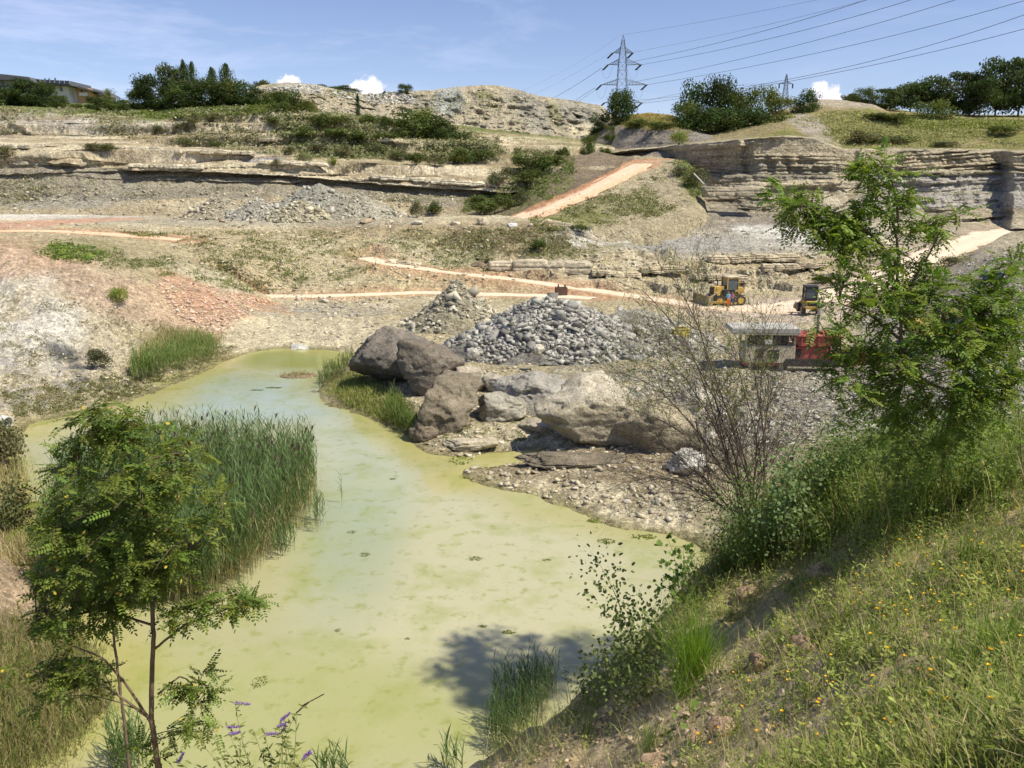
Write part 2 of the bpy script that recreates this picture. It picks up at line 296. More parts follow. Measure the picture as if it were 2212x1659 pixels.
c = mixc(c, E(30, 560, 150, 45) * .6, RED * .95 + .03); c = mixc(c, E(250, 640, 190, 50, 20) * .55, RED * .8 + .08)
c = mixc(c, E(170, 790, 95, 22, 40) * sst(-.3, .2, nf) , DGREY * .9)
c = mixc(c, E(450, 655, 110, 38, 30) * sst(-.6, .1, nf), RED)
c = mixc(c, E(560, 655, 80, 16, 15) * .7, REDD * 1.3)
c = mixc(c, E(350, 850, 300, 36, -18) * .45, OLIVE); c = mixc(c, E(380, 740, 130, 30, 10) * .6, DRY * .9)
c = mixc(c, E(640, 720, 180, 40) * .9, PALE * .97); c = mixc(c, E(700, 670, 170, 16) * sst(-.3, .2, nf), GREYB * 1.2)
c = mixc(c, E(60, 1270, 170, 130, 30), np.array((.52, .40, .27))); c = mixc(c, E(60, 1050, 100, 110), DRY)
c = mixc(c, E(60, 1500, 220, 160), DRY * .9); c = mixc(c, E(790, 880, 130, 55, 25) * .85, np.array((.19, .17, .085)))
c = mixc(c, E(1230, 1000, 330, 45, 5) * .6, BROWN * 1.35); c = mixc(c, E(1150, 940, 160, 30) * .7, PALE); c = mixc(c, E(1350, 1080, 180, 50, 15) * sst(-.3, .3, nf), PALE)
c = mixc(c, E(130, 468, 220, 9) , WHITE * 1.12)
c = mixc(c, (E(520, 475, 420, 14)) * .6, GREYB * 1.15)
c = mixc(c, RIS * sst(-.4, .2, nf) * .8, np.array((.66, .57, .40))); c = mixc(c, FOOT_SHADE * sst(-.5, .1, nx) * .75, BROWN * 1.2)  # pale risers; the brown line at their foot is ledge shade put into the colour
chk = sst(-.5, .1, fbm(V * np.array((.5, .5, .08)), 1, 3, off=77.)); c = mixc(c, np.clip(E(1350, 497, 160, 26, -9) + E(1700, 505, 130, 16, 6), 0, 1) * chk * .95, np.array((.74, .72, .65)))
# roads and their red shoulders
c = mixc(c, (1 - sst(ROADS['lower'][1], ROADS['lower'][1] * 2.2, RD['lower'] + nf)) * .5, REDD * 1.35)
c = mixc(c, (1 - sst(1.7, 4.5, RD['upper'] + nf * 1.5)) * .55, REDD * 1.3)
c = mixc(c, (1 - sst(3.5, 9, RD['haul'] + nf * 2)) * .75, np.array((.52, .42, .31)))
c = mixc(c, (1 - sst(2.3, 5, RD['terrace'] + nf)), RED)
c = mixc(c, (1 - sst(5, 8, RD['terrace_b'] + nf)), RED + .04)
c = mixc(c, E(1700, 672, 190, 26), np.array((.62, .52, .40)))
# wet rim and bed of the pond
c = mixc(c, (1 - sst(.0, 1.1, SDP + nf * .5)) * .7, np.array((.26, .24, .10))); c = mixc(c, (SDP < 0) * 1., np.array((.2, .21, .08)))
gr = sst(.12, .45, nf * .6 + nb * .8 + .1); veg = E(250, 545, 330, 45) + E(900, 560, 400, 60) * .9 + E(1200, 515, 200, 40); c = mixc(c, gr * np.clip(veg, 0, 1) * .55, OLIVE * 1.05)
c *= (1 + nf[:, None] * .16)
pit_V, pit_F = V, gridF(len(Ys), nc)
o = mesh_np('ground', pit_V, pit_F, M_ground, c, smooth=True); tag(o, kind='structure'); reg(pit_V, pit_F)
# roads as their own ribbons, a hand above the graded bed
M_road = material('road_dirt', .95, .1, vcol=True, noise=[(.5, .1), (2.5, .12), (9, .12)], bump=[(2.5, .05, 'n')])
def ribbon(name, pl, hw, colr, rise=.07):
    pl = np.array(pl); s = np.r_[0, np.cumsum(np.hypot(*np.diff(pl[:, :2], axis=0).T))]; n = int(s[-1] / .5) + 2; t = np.linspace(0, s[-1], n)
    q = np.stack([np.interp(t, s, pl[:, k]) for k in range(3)], 1)
    ker = np.hanning(15); ker /= ker.sum()
    for k in range(3): q[:, k] = np.convolve(np.pad(q[:, k], 7, 'edge'), ker, 'valid')
    tg = np.gradient(q[:, :2], axis=0); tg /= np.linalg.norm(tg, axis=1)[:, None] + 1e-9; nm = np.stack([-tg[:, 1], tg[:, 0]], 1)
    m = 17; w_ = np.linspace(-1, 1, m); VV = []
    for j, x in enumerate(w_):
        e = hw * (1 + .4 * fbm(np.c_[q[:, :2], np.full(n, 5. if x > 0 else 1.)], .35, 3)); p = q.copy(); p[:, :2] += nm * (x * e)[:, None]
        rut = -.05 * np.exp(-((abs(x) - .5) / .15) ** 2); p[:, 2] += rise + rut - (.7 if abs(x) == 1 else 0) + fbm(p, 1.2, 3) * .03; VV.append(p)
    VV = np.stack(VV, 1).reshape(-1, 3); nn = fbm(VV * np.array((1, 1, 1)), .7, 4); tr = np.tile(np.exp(-((np.abs(w_) - .5) / .22) ** 2), n)
    cc = np.tile(colr[0], (len(VV), 1)); cc = mixc(cc, np.tile(sst(.5, 1, np.abs(w_)), n) * .7 + nn * .3, colr[1]); cc = mixc(cc, tr * .5, colr[0] * 1.13)
    F = gridF(n, m); ob = mesh_np(name, VV, F, M_road, cc, smooth=True); tag(ob, kind='structure'); reg(VV, F); return ob
PKC = np.array((.68, .52, .38))
ribbon('pit_road', *ROADS['lower'], (np.array((.64, .545, .40)), np.array((.55, .42, .29))))
ribbon('bench_road', *ROADS['upper'], (np.array((.64, .52, .38)), np.array((.56, .38, .25))))
ribbon('haul_road', *ROADS['haul'], (np.array((.66, .54, .41)), np.array((.50, .39, .28))))
ribbon('terrace_road', *ROADS['terrace'], (np.array((.68, .47, .31)), RED))
# ---------------- lofted slopes and cliffs ----------------
def loft(name, lines, paint, disp, step=2.2, vstep=1.5, sm=9, ucr=None, minrows=3, uof=None):
    u0 = lines[0][0][0]; u1 = lines[0][-1][0]; us = np.arange(u0, u1 + .1, step); n = len(us); G = []
    ker = np.hanning(sm + 2)[1:-1]; ker /= ker.sum()
    for ln in lines:
        a_ = np.array(ln, float); v = np.interp(us, a_[:, 0], a_[:, 1]); y = np.interp(us, a_[:, 0], a_[:, 2]); h = sm // 2
        v = np.convolve(np.pad(v, h, 'edge'), ker, 'valid'); y = np.convolve(np.pad(y, h, 'edge'), ker, 'valid'); G.append(PA(us, v, y))
    rows = [G[0]]; tt = [np.zeros(n)]
    for k in range(len(G) - 1):
        _, va = proj(G[k]); _, vb = proj(G[k + 1]); ln_ = max(np.abs(va - vb).max(), 1.); r = max(minrows, int(math.ceil(ln_ / vstep)))
        for j in range(1, r + 1): rows.append(G[k] * (1 - j / r) + G[k + 1] * (j / r)); tt.append(np.full(n, k + j / r))
    Vv = np.stack(rows).reshape(-1, 3); T = np.stack(tt).ravel(); nr = len(rows)
    Vv = disp(Vv, T); uu, vv = proj(Vv); cc = paint(Vv, uu, vv, T); F = gridF(nr, n)
    ob = mesh_np(name, Vv, F, M_ground, cc, smooth=True); tag(ob, kind='structure'); reg(Vv, F); return ob
def ledges(Vv, amt, th=1.5, seed=0., tilt=0., sharp=.12):
    """strata: hard beds stand out, soft beds sit back; pushes along -Y (towards the pit)"""
    zz = Vv[:, 2] + tilt * Vv[:, 0] + fbm(Vv * np.array((.03, .03, 0)), 1, 2, off=seed) * 2.2 + fbm(Vv * np.array((.15, .15, 0)), 1, 2, off=seed) * .35; q = zz / th; k = np.floor(q); f = q - k
    h = (hsh(k.astype(np.int64), np.full(len(k), int(seed * 7) + 3, np.int64), np.zeros(len(k), np.int64)) + 1) / 2
    prof = sst(0, sharp, f) * (1 - .55 * sst(.55, 1, f)); br = sst(-.35, .25, fbm(np.stack([Vv[:, 0] * .09, k * 3.1, Vv[:, 1] * .02], 1), 1, 3, off=seed))
    Vv[:, 1] -= amt * prof * (.25 + h) * (.35 + .65 * br); return f, h
def disp_cliff(seed, la, na, flut=0., th=1.5, tilt=0., terr=None):
    def f(Vv, T):
        am = la(T, Vv) if callable(la) else la
        ff, h = ledges(Vv, am, th, seed, tilt); f.f, f.h = ff, h
        Vv[:, 1] -= na * (fbm(Vv, .22, 4, .55, off=seed) * 1.2 + fbm(Vv, 1., 3, .6, off=seed) * .45)
        if flut: Vv[:, 1] += flut * np.abs(fbm(Vv * np.array((.55, .1, .12)), 1., 3, off=seed + 5)) * (am / max(np.max(am), 1e-6))
        Vv[:, 2] += fbm(Vv, .5, 3, off=seed + 2) * .25
        if terr:
            k = sst(terr[0], terr[0] + .4, T) * sst(terr[1], terr[1] - .5, T); wv = fbm(Vv * np.array((.02, .03, 0)), 1, 3, off=seed) * 2.2 + fbm(Vv * np.array((.12, .12, 0)), 1, 3, off=seed) * .5; q = (Vv[:, 2] + wv) / terr[2]; fl = np.floor(q); fr = q - fl
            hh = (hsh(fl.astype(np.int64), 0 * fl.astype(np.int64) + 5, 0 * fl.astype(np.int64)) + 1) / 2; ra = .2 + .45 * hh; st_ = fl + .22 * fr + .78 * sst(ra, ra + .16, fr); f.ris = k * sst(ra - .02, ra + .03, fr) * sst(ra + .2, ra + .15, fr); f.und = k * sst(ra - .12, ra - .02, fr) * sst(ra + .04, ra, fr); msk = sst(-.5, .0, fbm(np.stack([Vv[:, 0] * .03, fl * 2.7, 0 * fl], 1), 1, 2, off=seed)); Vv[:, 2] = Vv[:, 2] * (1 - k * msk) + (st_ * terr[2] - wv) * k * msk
        return Vv
    return f
# left cliff
def sh(base, dv, Yv): return [(u, v + dv, Yv if not callable(Yv) else Yv(u)) for u, v in base]
B1 = [(-300, 385), (0, 372), (96, 366), (108, 364), (165, 366), (178, 368), (230, 376), (262, 378), (293, 380), (400, 382), (505, 386), (600, 391), (691, 397), (839, 411), (1042, 424), (1090, 428), (1150, 425), (1230, 415), (1330, 405)]
dl = disp_cliff(2., lambda T, V: np.where((T > 1.8) & (T < 10.5), 1.2, .25) * (1 - .85 * sst(1075 / 1, 1130, proj(V)[0])) + .0 , .8, 0., 1.35, terr=(4.6, 10.9, 3.3))
def paint_left(V, u, v, T):
    nf = fbm(V, .8, 5, .65, off=3.); nb = fbm(V * np.array((.5, .5, 1)), .2, 4, off=8.); ns = fbm(V * np.array((.12, .12, 1.6)), .8, 4, .6, off=21.)
    vs = fbm(V * np.array((1.4, .3, .12)), .8, 3, off=2.)
    E = lambda *k, **kk: ell(u, v, *k, n=nb, **kk)
    c = np.tile(np.array((.49, .405, .26)), (len(V), 1)); c = mixc(c, sst(-.1, .5, ns), PALE); c = mixc(c, sst(.0, .45, -ns) * .8, GREYB * 1.05); c = mixc(c, sst(0, .5, vs) * .45, np.array((.42, .33, .19)))
    c = mixc(c, ((T > 2.9) & (T < 4.2)) * sst(250, 420, u) * .95, np.array((.76, .69, .52)))
    c = mixc(c, ((T > .9) & (T < 2.9)) * .75, GREYB * .8); c = mixc(c, ((T > 5.6) & (T < 6.7)) * sst(-.3, .3, nb) * .7, PALE)
    c = mixc(c, sst(1., .2, T) * .7, np.array((.42, .36, .24))); c = mixc(c, E(100, 440, 200, 12), GREYB * 1.1)
    c = mixc(c, E(130, 262, 260, 28) * .85, np.array((.50, .465, .40))); c = mixc(c, E(260, 262, 100, 14) * sst(-.2, .4, vs + .2), np.array((.66, .61, .50)))
    c = mixc(c, E(560, 340, 50, 12), np.array((.36, .34, .33))); c = mixc(c, E(1130, 306, 130, 14, 6), np.array((.64, .54, .37)))
    c = mixc(c, E(1130, 300, 130, 3, 7), OLIVE)
    c = mixc(c, E(1180, 360, 90, 60) * .5, TAN)
    veg = np.clip(E(520, 250, 330, 26, 3) + E(300, 240, 330, 14) + E(830, 300, 260, 34, 8) * .9 + E(1180, 350, 110, 45) + E(440, 300, 150, 12) + E(700, 335, 200, 16, 5) * .7 + E(1180, 440, 180, 30), 0, 1)
    c = mixc(c, veg * sst(-.45, .15, nf + nb * .5) * .85, np.where((ns > 0)[:, None], OLIVE, DRY * .85))
    c = mixc(c, E(430, 237, 330, 12) * sst(-.4, .2, nf), np.array((.17, .21, .05)))
    c = mixc(c, sst(10.6, 11.1, T) * .9, np.array((.15, .19, .05)))
    ln2 = fbm(V * np.array((.05, .05, 1.1)) + fbm(V, .05, 2)[:, None] * .4, 1.3, 3, .7, off=61.); c = mixc(c, sst(.12, .3, ln2) * (T > 4) * (T < 11) * .65, BROWN * 1.35); c = mixc(c, sst(.12, .3, -ln2) * (T > 4) * (T < 11) * .5, PALE)
    jn = sst(-.5, .2, fbm(np.stack([V[:, 0] * .12, V[:, 2] * .2, 0 * u], 1), 1, 3, off=5.)); c = mixc(c, dl.ris * jn * .9 * (1 - .5 * veg), np.array((.68, .60, .43))); c = mixc(c, dl.und * jn * .8, BROWN * 1.15)  # pale risers, with a painted shadow line in brown beneath each
    dark = sst(.25, .6, fbm(V, .25, 4, off=44.)); c = mixc(c, dark * .35, BROWN * 1.3)
    return c * (1 + nf[:, None] * .2)
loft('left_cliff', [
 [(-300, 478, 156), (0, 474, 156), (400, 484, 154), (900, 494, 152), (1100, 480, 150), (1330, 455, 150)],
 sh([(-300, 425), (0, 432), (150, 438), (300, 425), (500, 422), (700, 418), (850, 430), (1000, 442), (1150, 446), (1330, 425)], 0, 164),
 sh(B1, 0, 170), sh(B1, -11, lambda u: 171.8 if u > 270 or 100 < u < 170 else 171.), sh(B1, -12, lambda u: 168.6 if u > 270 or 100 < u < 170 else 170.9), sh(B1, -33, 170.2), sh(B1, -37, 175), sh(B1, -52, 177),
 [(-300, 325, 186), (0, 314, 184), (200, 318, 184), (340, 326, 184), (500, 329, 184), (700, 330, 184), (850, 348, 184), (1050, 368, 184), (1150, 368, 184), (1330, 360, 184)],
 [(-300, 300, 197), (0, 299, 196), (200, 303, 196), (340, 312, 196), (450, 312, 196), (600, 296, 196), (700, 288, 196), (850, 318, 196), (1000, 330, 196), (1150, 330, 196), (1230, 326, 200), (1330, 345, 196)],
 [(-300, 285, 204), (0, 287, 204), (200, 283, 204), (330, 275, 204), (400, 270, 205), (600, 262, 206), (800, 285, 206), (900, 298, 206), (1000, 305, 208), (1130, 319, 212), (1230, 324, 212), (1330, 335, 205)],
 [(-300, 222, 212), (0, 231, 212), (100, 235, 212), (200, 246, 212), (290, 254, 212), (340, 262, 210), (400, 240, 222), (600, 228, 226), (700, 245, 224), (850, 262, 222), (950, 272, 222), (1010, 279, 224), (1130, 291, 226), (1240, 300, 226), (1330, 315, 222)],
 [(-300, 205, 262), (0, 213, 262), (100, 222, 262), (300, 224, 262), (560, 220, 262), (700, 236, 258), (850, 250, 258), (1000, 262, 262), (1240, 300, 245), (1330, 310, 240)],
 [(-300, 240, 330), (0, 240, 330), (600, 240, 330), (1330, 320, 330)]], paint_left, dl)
# dump mound on the skyline
def dm(V, T):
    n = fbm(V * np.array((.22, .22, .05)), 1, 3); V[:, 1] += np.abs(n) * 6 * sst(.1, .7, T) * sst(2.2, 1.6, T); V[:, 1] -= fbm(V, .25, 4) * 1.8; V[:, 2] += fbm(V, .6, 4, .65) * .55 * sst(2.6, 1.6, T); return V
def paint_mound(V, u, v, T):
    nf = fbm(V, .9, 5, .7, off=3.); nb = fbm(V, .06, 3, off=8.); E = lambda *k, **kk: ell(u, v, *k, n=nb, **kk)
    st_ = fbm(V * np.array((.16, .05, .03)), 1, 3, off=6.)
    c = np.tile(np.array((.46, .405, .285)), (len(V), 1)); c = mixc(c, sst(.0, .5, st_) * .6, GREYB * 1.1); c = mixc(c, sst(.1, .5, -st_) * .5, np.array((.50, .44, .32)))
    c = mixc(c, E(870, 210, 110, 14, 15) , GREYB * 1.05); c = mixc(c, E(970, 220, 30, 30, 60), np.array((.40, .42, .39))); c = mixc(c, E(1150, 240, 60, 28, 50), GREYB * 1.05); c = mixc(c, E(1250, 245, 55, 30, 30), GREYB * 1.1)
    c = mixc(c, E(1260, 282, 40, 16), PALE); c = mixc(c, E(770, 200, 60, 10) + E(1200, 250, 30, 16, 70) * .7 + E(1045, 205, 20, 8) * .7, OLIVE)
    c = mixc(c, E(660, 187, 50, 10), np.array((.45, .43, .37)))
    return c * (1 + nf[:, None] * .26)
loft('spoil_mound', [
 [(530, 285, 228), (650, 285, 228), (800, 300, 226), (1000, 300, 224), (1150, 312, 226), (1250, 325, 230), (1345, 330, 232)],
 [(530, 240, 236), (650, 245, 236), (680, 235, 236), (800, 255, 236), (950, 268, 234), (1050, 283, 234), (1150, 292, 234), (1250, 298, 236), (1290, 285, 240), (1345, 290, 245)],
 [(530, 196, 262), (553, 187, 262), (590, 180, 262), (627, 177, 262), (660, 180, 262), (690, 184, 262), (745, 198, 264), (800, 206, 266), (830, 200, 266), (880, 197, 266), (930, 194, 266), (971, 189, 266), (1052, 183, 266), (1109, 190, 264), (1166, 208, 262), (1217, 213, 262), (1301, 227, 260), (1325, 250, 260), (1345, 262, 260)],
 [(530, 200, 285), (690, 190, 285), (800, 206, 285), (1052, 190, 285), (1345, 275, 285)], [(530, 260, 330), (1345, 320, 330)]], paint_mound, dm)
# shaded hill under the pylon
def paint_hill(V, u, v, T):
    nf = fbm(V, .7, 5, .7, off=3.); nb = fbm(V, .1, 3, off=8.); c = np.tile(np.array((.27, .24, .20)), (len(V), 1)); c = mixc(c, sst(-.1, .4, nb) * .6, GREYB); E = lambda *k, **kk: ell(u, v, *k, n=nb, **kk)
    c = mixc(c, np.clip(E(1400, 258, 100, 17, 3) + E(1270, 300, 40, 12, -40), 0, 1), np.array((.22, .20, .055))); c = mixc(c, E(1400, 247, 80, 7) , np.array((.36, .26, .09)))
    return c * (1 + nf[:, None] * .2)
dh = disp_cliff(5., .3, .7, 0, 2.)
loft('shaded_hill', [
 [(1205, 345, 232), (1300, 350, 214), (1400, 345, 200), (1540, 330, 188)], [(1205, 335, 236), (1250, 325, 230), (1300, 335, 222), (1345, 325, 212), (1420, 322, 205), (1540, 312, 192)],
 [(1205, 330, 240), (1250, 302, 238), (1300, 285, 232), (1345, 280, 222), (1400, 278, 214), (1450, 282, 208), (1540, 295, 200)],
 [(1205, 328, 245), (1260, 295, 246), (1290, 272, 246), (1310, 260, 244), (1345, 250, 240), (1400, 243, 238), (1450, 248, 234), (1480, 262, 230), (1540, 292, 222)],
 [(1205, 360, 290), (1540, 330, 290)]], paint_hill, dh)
# ramp knoll with the climbing road
RN = [(1030, 530, 123), (1060, 500, 124), (1100, 489, 127), (1180, 462, 135), (1260, 426, 146), (1340, 387, 160), (1400, 362, 172), (1440, 350, 178)]
RF = [(1030, 525, 129), (1055, 492, 130), (1075, 481, 132), (1180, 439, 140), (1260, 406, 151), (1330, 372, 166), (1350, 352, 178), (1400, 344, 184), (1440, 345, 184)]
def dk(V, T):
    k = np.abs(T - 2.5) > .85; V[:, 2] += np.where(k, fbm(V, .6, 4, .6) * .45 + fbm(V, .2, 2) * .3, 0); V[:, 1] += np.where(T < 2, np.abs(fbm(V * np.array((.4, .1, .1)), 1, 3)) * 1.6, 0); return V
def paint_knoll(V, u, v, T):
    nf = fbm(V, .8, 5, .7, off=3.); nb = fbm(V, .12, 3, off=8.); E = lambda *k, **kk: ell(u, v, *k, n=nb, **kk)
    c = np.tile(np.array((.42, .365, .24)), (len(V), 1)); c = mixc(c, (np.clip(E(1500, 390, 30, 45, -10) + E(1200, 480, 130, 20, -5) + E(1330, 445, 90, 22, -15) * .6, 0, 1)) * sst(-.5, .1, nf), OLIVE)
    c = mixc(c, E(1400, 410, 80, 30, -30) * .5, np.array((.42, .37, .26)))
    c = mixc(c, ((T > 3.2) & (u < 1370)) * .8, np.array((.21, .165, .12))); c = mixc(c, ((T > 3.3) & (u < 1240)) * sst(-.3, .2, nf) * .8, OLIVE * .9)  # slope turned away from the sun: its shade is painted in as dark brown
    c = mixc(c, ((T > 2.9) & (T < 3.4)) * 1., REDD * 1.2); c = mixc(c, ((T > 1.95) & (T < 2.95) & (u < 1430)) * .75, RED)
    return c * (1 + nf[:, None] * .2)
loft('ramp_hill', [
 [(1030, 560, 117), (1200, 580, 117), (1300, 600, 119), (1420, 590, 124), (1534, 520, 144)],
 [(1030, 540, 121), (1060, 510, 121), (1200, 500, 124), (1300, 500, 129), (1420, 485, 136), (1500, 470, 143), (1534, 495, 147)],
 RN + [(1480, 352, 176), (1505, 372, 170), (1518, 412, 160), (1534, 490, 150)],
 RF + [(1480, 347, 184), (1505, 368, 178), (1518, 410, 168), (1534, 488, 153)],
 [(1030, 515, 140), (1060, 480, 142), (1090, 464, 145), (1180, 425, 152), (1260, 392, 163), (1320, 362, 176), (1345, 347, 186), (1400, 340, 190), (1480, 346, 192), (1512, 385, 182), (1534, 486, 156)],
 [(1030, 500, 160), (1060, 460, 162), (1120, 425, 170), (1180, 378, 178), (1230, 338, 188), (1290, 330, 194), (1330, 336, 194), (1400, 338, 196), (1480, 350, 200), (1512, 395, 190), (1534, 485, 160)],
 [(1030, 500, 190), (1230, 370, 210), (1330, 360, 214), (1534, 490, 175)]], paint_knoll, dk)
RC = [(np.array(PA(*[np.array([x]) for x in a_]))[0] + np.array(PA(*[np.array([x]) for x in b_]))[0]) / 2 for a_, b_ in zip(RN[:1] + RN[2:], [(1030, 490, 129), (1085, 478, 133), (1180, 439, 140), (1260, 406, 151), (1332, 371, 166), (1380, 347, 181), (1440, 345, 184)])]
ribbon('ramp_road', [tuple(q) for q in RC[1:-1]], 2.25, (np.array((.68, .47, .33)), np.array((.58, .36, .23))), .16)
# right cliff
def dr(V, T):
    br = .08 + .92 * sst(-.3, .25, fbm(V * np.array((.07, .07, .3)), 1, 3, off=3.)); am = (np.where((T > .5) & (T < 6.4), 1.0, 0.) + .12) * br; ledges(V, am * 1.1, 1.7, 9., sharp=.25); ledges(V, am * .75, .7, 4., sharp=.3)
    V[:, 1] += am * 1.3 * np.abs(fbm(V * np.array((.4, .1, .3)), 1., 4, .6, off=5)) + 1.1 * (1 - sst(.0, .09, np.abs(fbm(V * np.array((.07, .02, .02)), 1., 2, off=15)))) * (T > .5) * (T < 6.2); jq = V[:, 0] * .55 + fbm(V * np.array((.1, 0, .5)), 1, 2, off=4.) * 1.5; jk = np.floor(jq); V[:, 1] += am * .4 * hsh(jk.astype(np.int64), np.floor(V[:, 2] / 1.6).astype(np.int64), 0 * jk.astype(np.int64)); V[:, 1] -= fbm(V, .2, 4, .6) * .6; V[:, 2] += fbm(V, .5, 3, off=2.) * .22; return V
def paint_right(V, u, v, T):
    nf = fbm(V, .8, 5, .65, off=3.); nb = fbm(V * np.array((.5, .5, 1)), .2, 4, off=8.); ns = fbm(V * np.array((.08, .08, 1.5)), .9, 4, .6, off=21.); vs = fbm(V * np.array((1.6, .3, .12)), .8, 3, off=2.)
    E = lambda *k, **kk: ell(u, v, *k, n=nb, **kk)
    c = np.tile(np.array((.47, .41, .285)), (len(V), 1)); c = mixc(c, sst(-.1, .5, ns) * .7, np.array((.58, .51, .365))); c = mixc(c, sst(-.05, .4, -ns) * .8, GREYB * .9); c = mixc(c, sst(.05, .5, vs) * .4, BROWN * 1.3)
    c = mixc(c, sst(1830, 1900, u) * ((v > 378) & (v < 450)) * .75, np.array((.43, .41, .37))); c = mixc(c, ((v > 363) & (v < 388) & (u < 1800) & (u > 1480)) * .5, GREYB * .85)
    c = mixc(c, sst(1850, 1950, u) * ((v > 326) & (v < 362)) * .6, np.array((.54, .46, .31)))
    c = mixc(c, sst(390, 440, v) * sst(1850, 1750, u) * .6, np.array((.33, .30, .235)))
    c = mixc(c, sst(6.2, 6.8, T) * 1., np.array((.34, .29, .17)))
    top = T > 6.3; c = mixc(c, top * sst(1480, 1700, u) * sst(-.5, .1, nf + nb * .4) * .9, np.where((nb > .05)[:, None], np.array((.21, .22, .06)), np.array((.30, .26, .11))))
    c = mixc(c, E(1755, 275, 60, 20, 30) * .9, np.array((.42, .37, .31))); c = mixc(c, E(1830, 222, 90, 12, 4) * (T > 7) , np.array((.43, .37, .28)))
    c = mixc(c, E(1960, 290, 180, 14, 0) * .7, OLIVE * 1.05); c = mixc(c, E(2100, 268, 200, 9, 0) * .7, np.array((.24, .27, .07)))
    return c * (1 + nf[:, None] * .2)
def rr(vs_, y, dy=None):
    us_ = [1320, 1420, 1500, 1640, 1800, 2000, 2168]; r = [(a_, b_, y) for a_, b_ in zip(us_, vs_)]; r[0] = (1320, vs_[0], y + 46); r[1] = (1420, vs_[1], y + 36); r[2] = (1500, vs_[2], y + 14)
    return r + [(2184, vs_[-1] + 2, y - 9), (2330, vs_[-1] + 6, y - 14), (2480, vs_[-1] + 6, y - 14)]
loft('right_cliff', [
 rr([372, 362, 452, 492, 500, 500, 492], 150), rr([358, 352, 430, 458, 463, 463, 460], 158), rr([350, 345, 405, 420, 424, 420, 416], 161.5), rr([348, 343, 401, 416, 419, 415, 412], 165),
 rr([342, 335, 378, 380, 381, 374, 371], 167), rr([340, 332, 374, 376, 377, 370, 367], 170.5), 
 [(1320, 330, 206), (1420, 319, 204), (1500, 311, 186), (1600, 302, 173), (1700, 295, 172), (1760, 301, 172), (1815, 324, 172), (2000, 325, 172), (2168, 326, 172), (2184, 328, 163), (2330, 334, 158), (2480, 334, 158)],
 [(1320, 325, 214), (1420, 312, 212), (1500, 304, 202), (1700, 288, 190), (1760, 290, 190), (1815, 312, 190), (2000, 313, 190), (2168, 314, 190), (2184, 316, 186), (2330, 314, 180), (2480, 310, 180)],
 [(1320, 318, 222), (1420, 303, 220), (1500, 290, 214), (1700, 258, 208), (1800, 258, 208), (1900, 262, 208), (2000, 264, 208), (2100, 267, 208), (2212, 262, 208), (2480, 260, 208)],
 [(1320, 318, 232), (1420, 300, 230), (1500, 275, 230), (1600, 262, 230), (1700, 240, 228), (1745, 226, 228), (1769, 214, 228), (1830, 217, 228), (1887, 227, 228), (1920, 241, 228), (2000, 244, 228), (2100, 250, 228), (2212, 252, 228), (2480, 250, 228)],
 [(1320, 320, 262), (1600, 262, 262), (1760, 216, 262), (1887, 228, 262), (2000, 246, 262), (2480, 252, 262)], [(1320, 340, 330), (2480, 330, 330)]], paint_right, dr)
# ---------------- near bank under the camera ----------------
NB = [(2300, 1659, 2.7), (2212, 1659, 3.1), (2000, 1659, 3.5), (1800, 1659, 4.2), (1600, 1659, 5.2), (1450, 1659, 6.3), (1300, 1659, 7.4), (1180, 1659, 8.3), (1095, 1659, 8.9), (1060, 1640, 9.5),
 (2212, 1450, 4.4), (2000, 1450, 5.2), (1800, 1450, 6.2), (1600, 1450, 7.6), (1450, 1450, 9.2), (1330, 1480, 9.9), (1225, 1500, 10.4), (1130, 1575, 10.), (1220, 1570, 9.2), (1350, 1570, 8.), (1340, 1400, 11.), (2212, 1300, 6.), (2000, 1300, 6.9), (1800, 1300, 8.), (1600, 1300, 9.8), (1480, 1330, 11.4), (1420, 1330, 12.),
 (2212, 1100, 8.8), (2000, 1100, 10.2), (1800, 1120, 11.3), (1650, 1150, 12.4), (1540, 1200, 13.2), (2212, 960, 12.3), (2050, 965, 13.5), (1900, 990, 14.2), (1760, 1040, 14.6), (2420, 930, 12.3), (2420, 1200, 6.5), (2600, 1659, 2.5)]
NBW = [tuple(pt(q)) for q in NB]
for (u, v, y) in [(2600, 930, 13.), (2420, 925, 14.), (2212, 950, 14.4), (2050, 960, 15.5), (1900, 985, 16.2), (1760, 1040, 16.4), (1620, 1130, 15.4), (1520, 1220, 14.4), (1415, 1330, 12.9), (1320, 1400, 11.9), (1220, 1480, 11.2), (1120, 1560, 10.8), (1050, 1630, 10.2)]:
    p = P(u, v, y); far_ = y > 14.41; NBW.append((p[0] * 1.08 - .3, p[1] * 1.08 + (2.0 if far_ else .7), max(p[2] - (4. if far_ else 3.), -2))); NBW.append((p[0] * 1.3 - .6, p[1] * 1.25 + (7. if far_ else 5.), max(p[2] - 10., -3)))
for x in (-9, -5, -2, 0, 2, 4):
    for y, z in ((0, 13.3), (2.2, 11.9), (5, 9.6), (8, 7.2), (12, 4.0), (16, .6), (19, -1.8), (24, -3)):
        if (x > -.5 and y > 4) or (x == -2 and y == 2.2): continue
        NBW.append((x, y, z - (.5 if x < -6 else 0)))
NBW += [(-16, y, z) for y, z in ((0, 12), (6, 7.5), (12, 3), (18, -1), (24, -3))] + [(x, -5, 14.5) for x in (-12, 0, 12)] + [(4, 0, 13.5), (9, 0, 13.9), (3, 2, 12.9), (10, 4, 13.6), (-2, 26, -3), (6, 28, -3), (12, 30, -3), (18, 30, -2)]
Yn = np.concatenate([np.linspace(-6, .9, 24), np.exp(np.linspace(0, math.log(31), 400))]); an = np.linspace(-2.2, 2.6, 900)
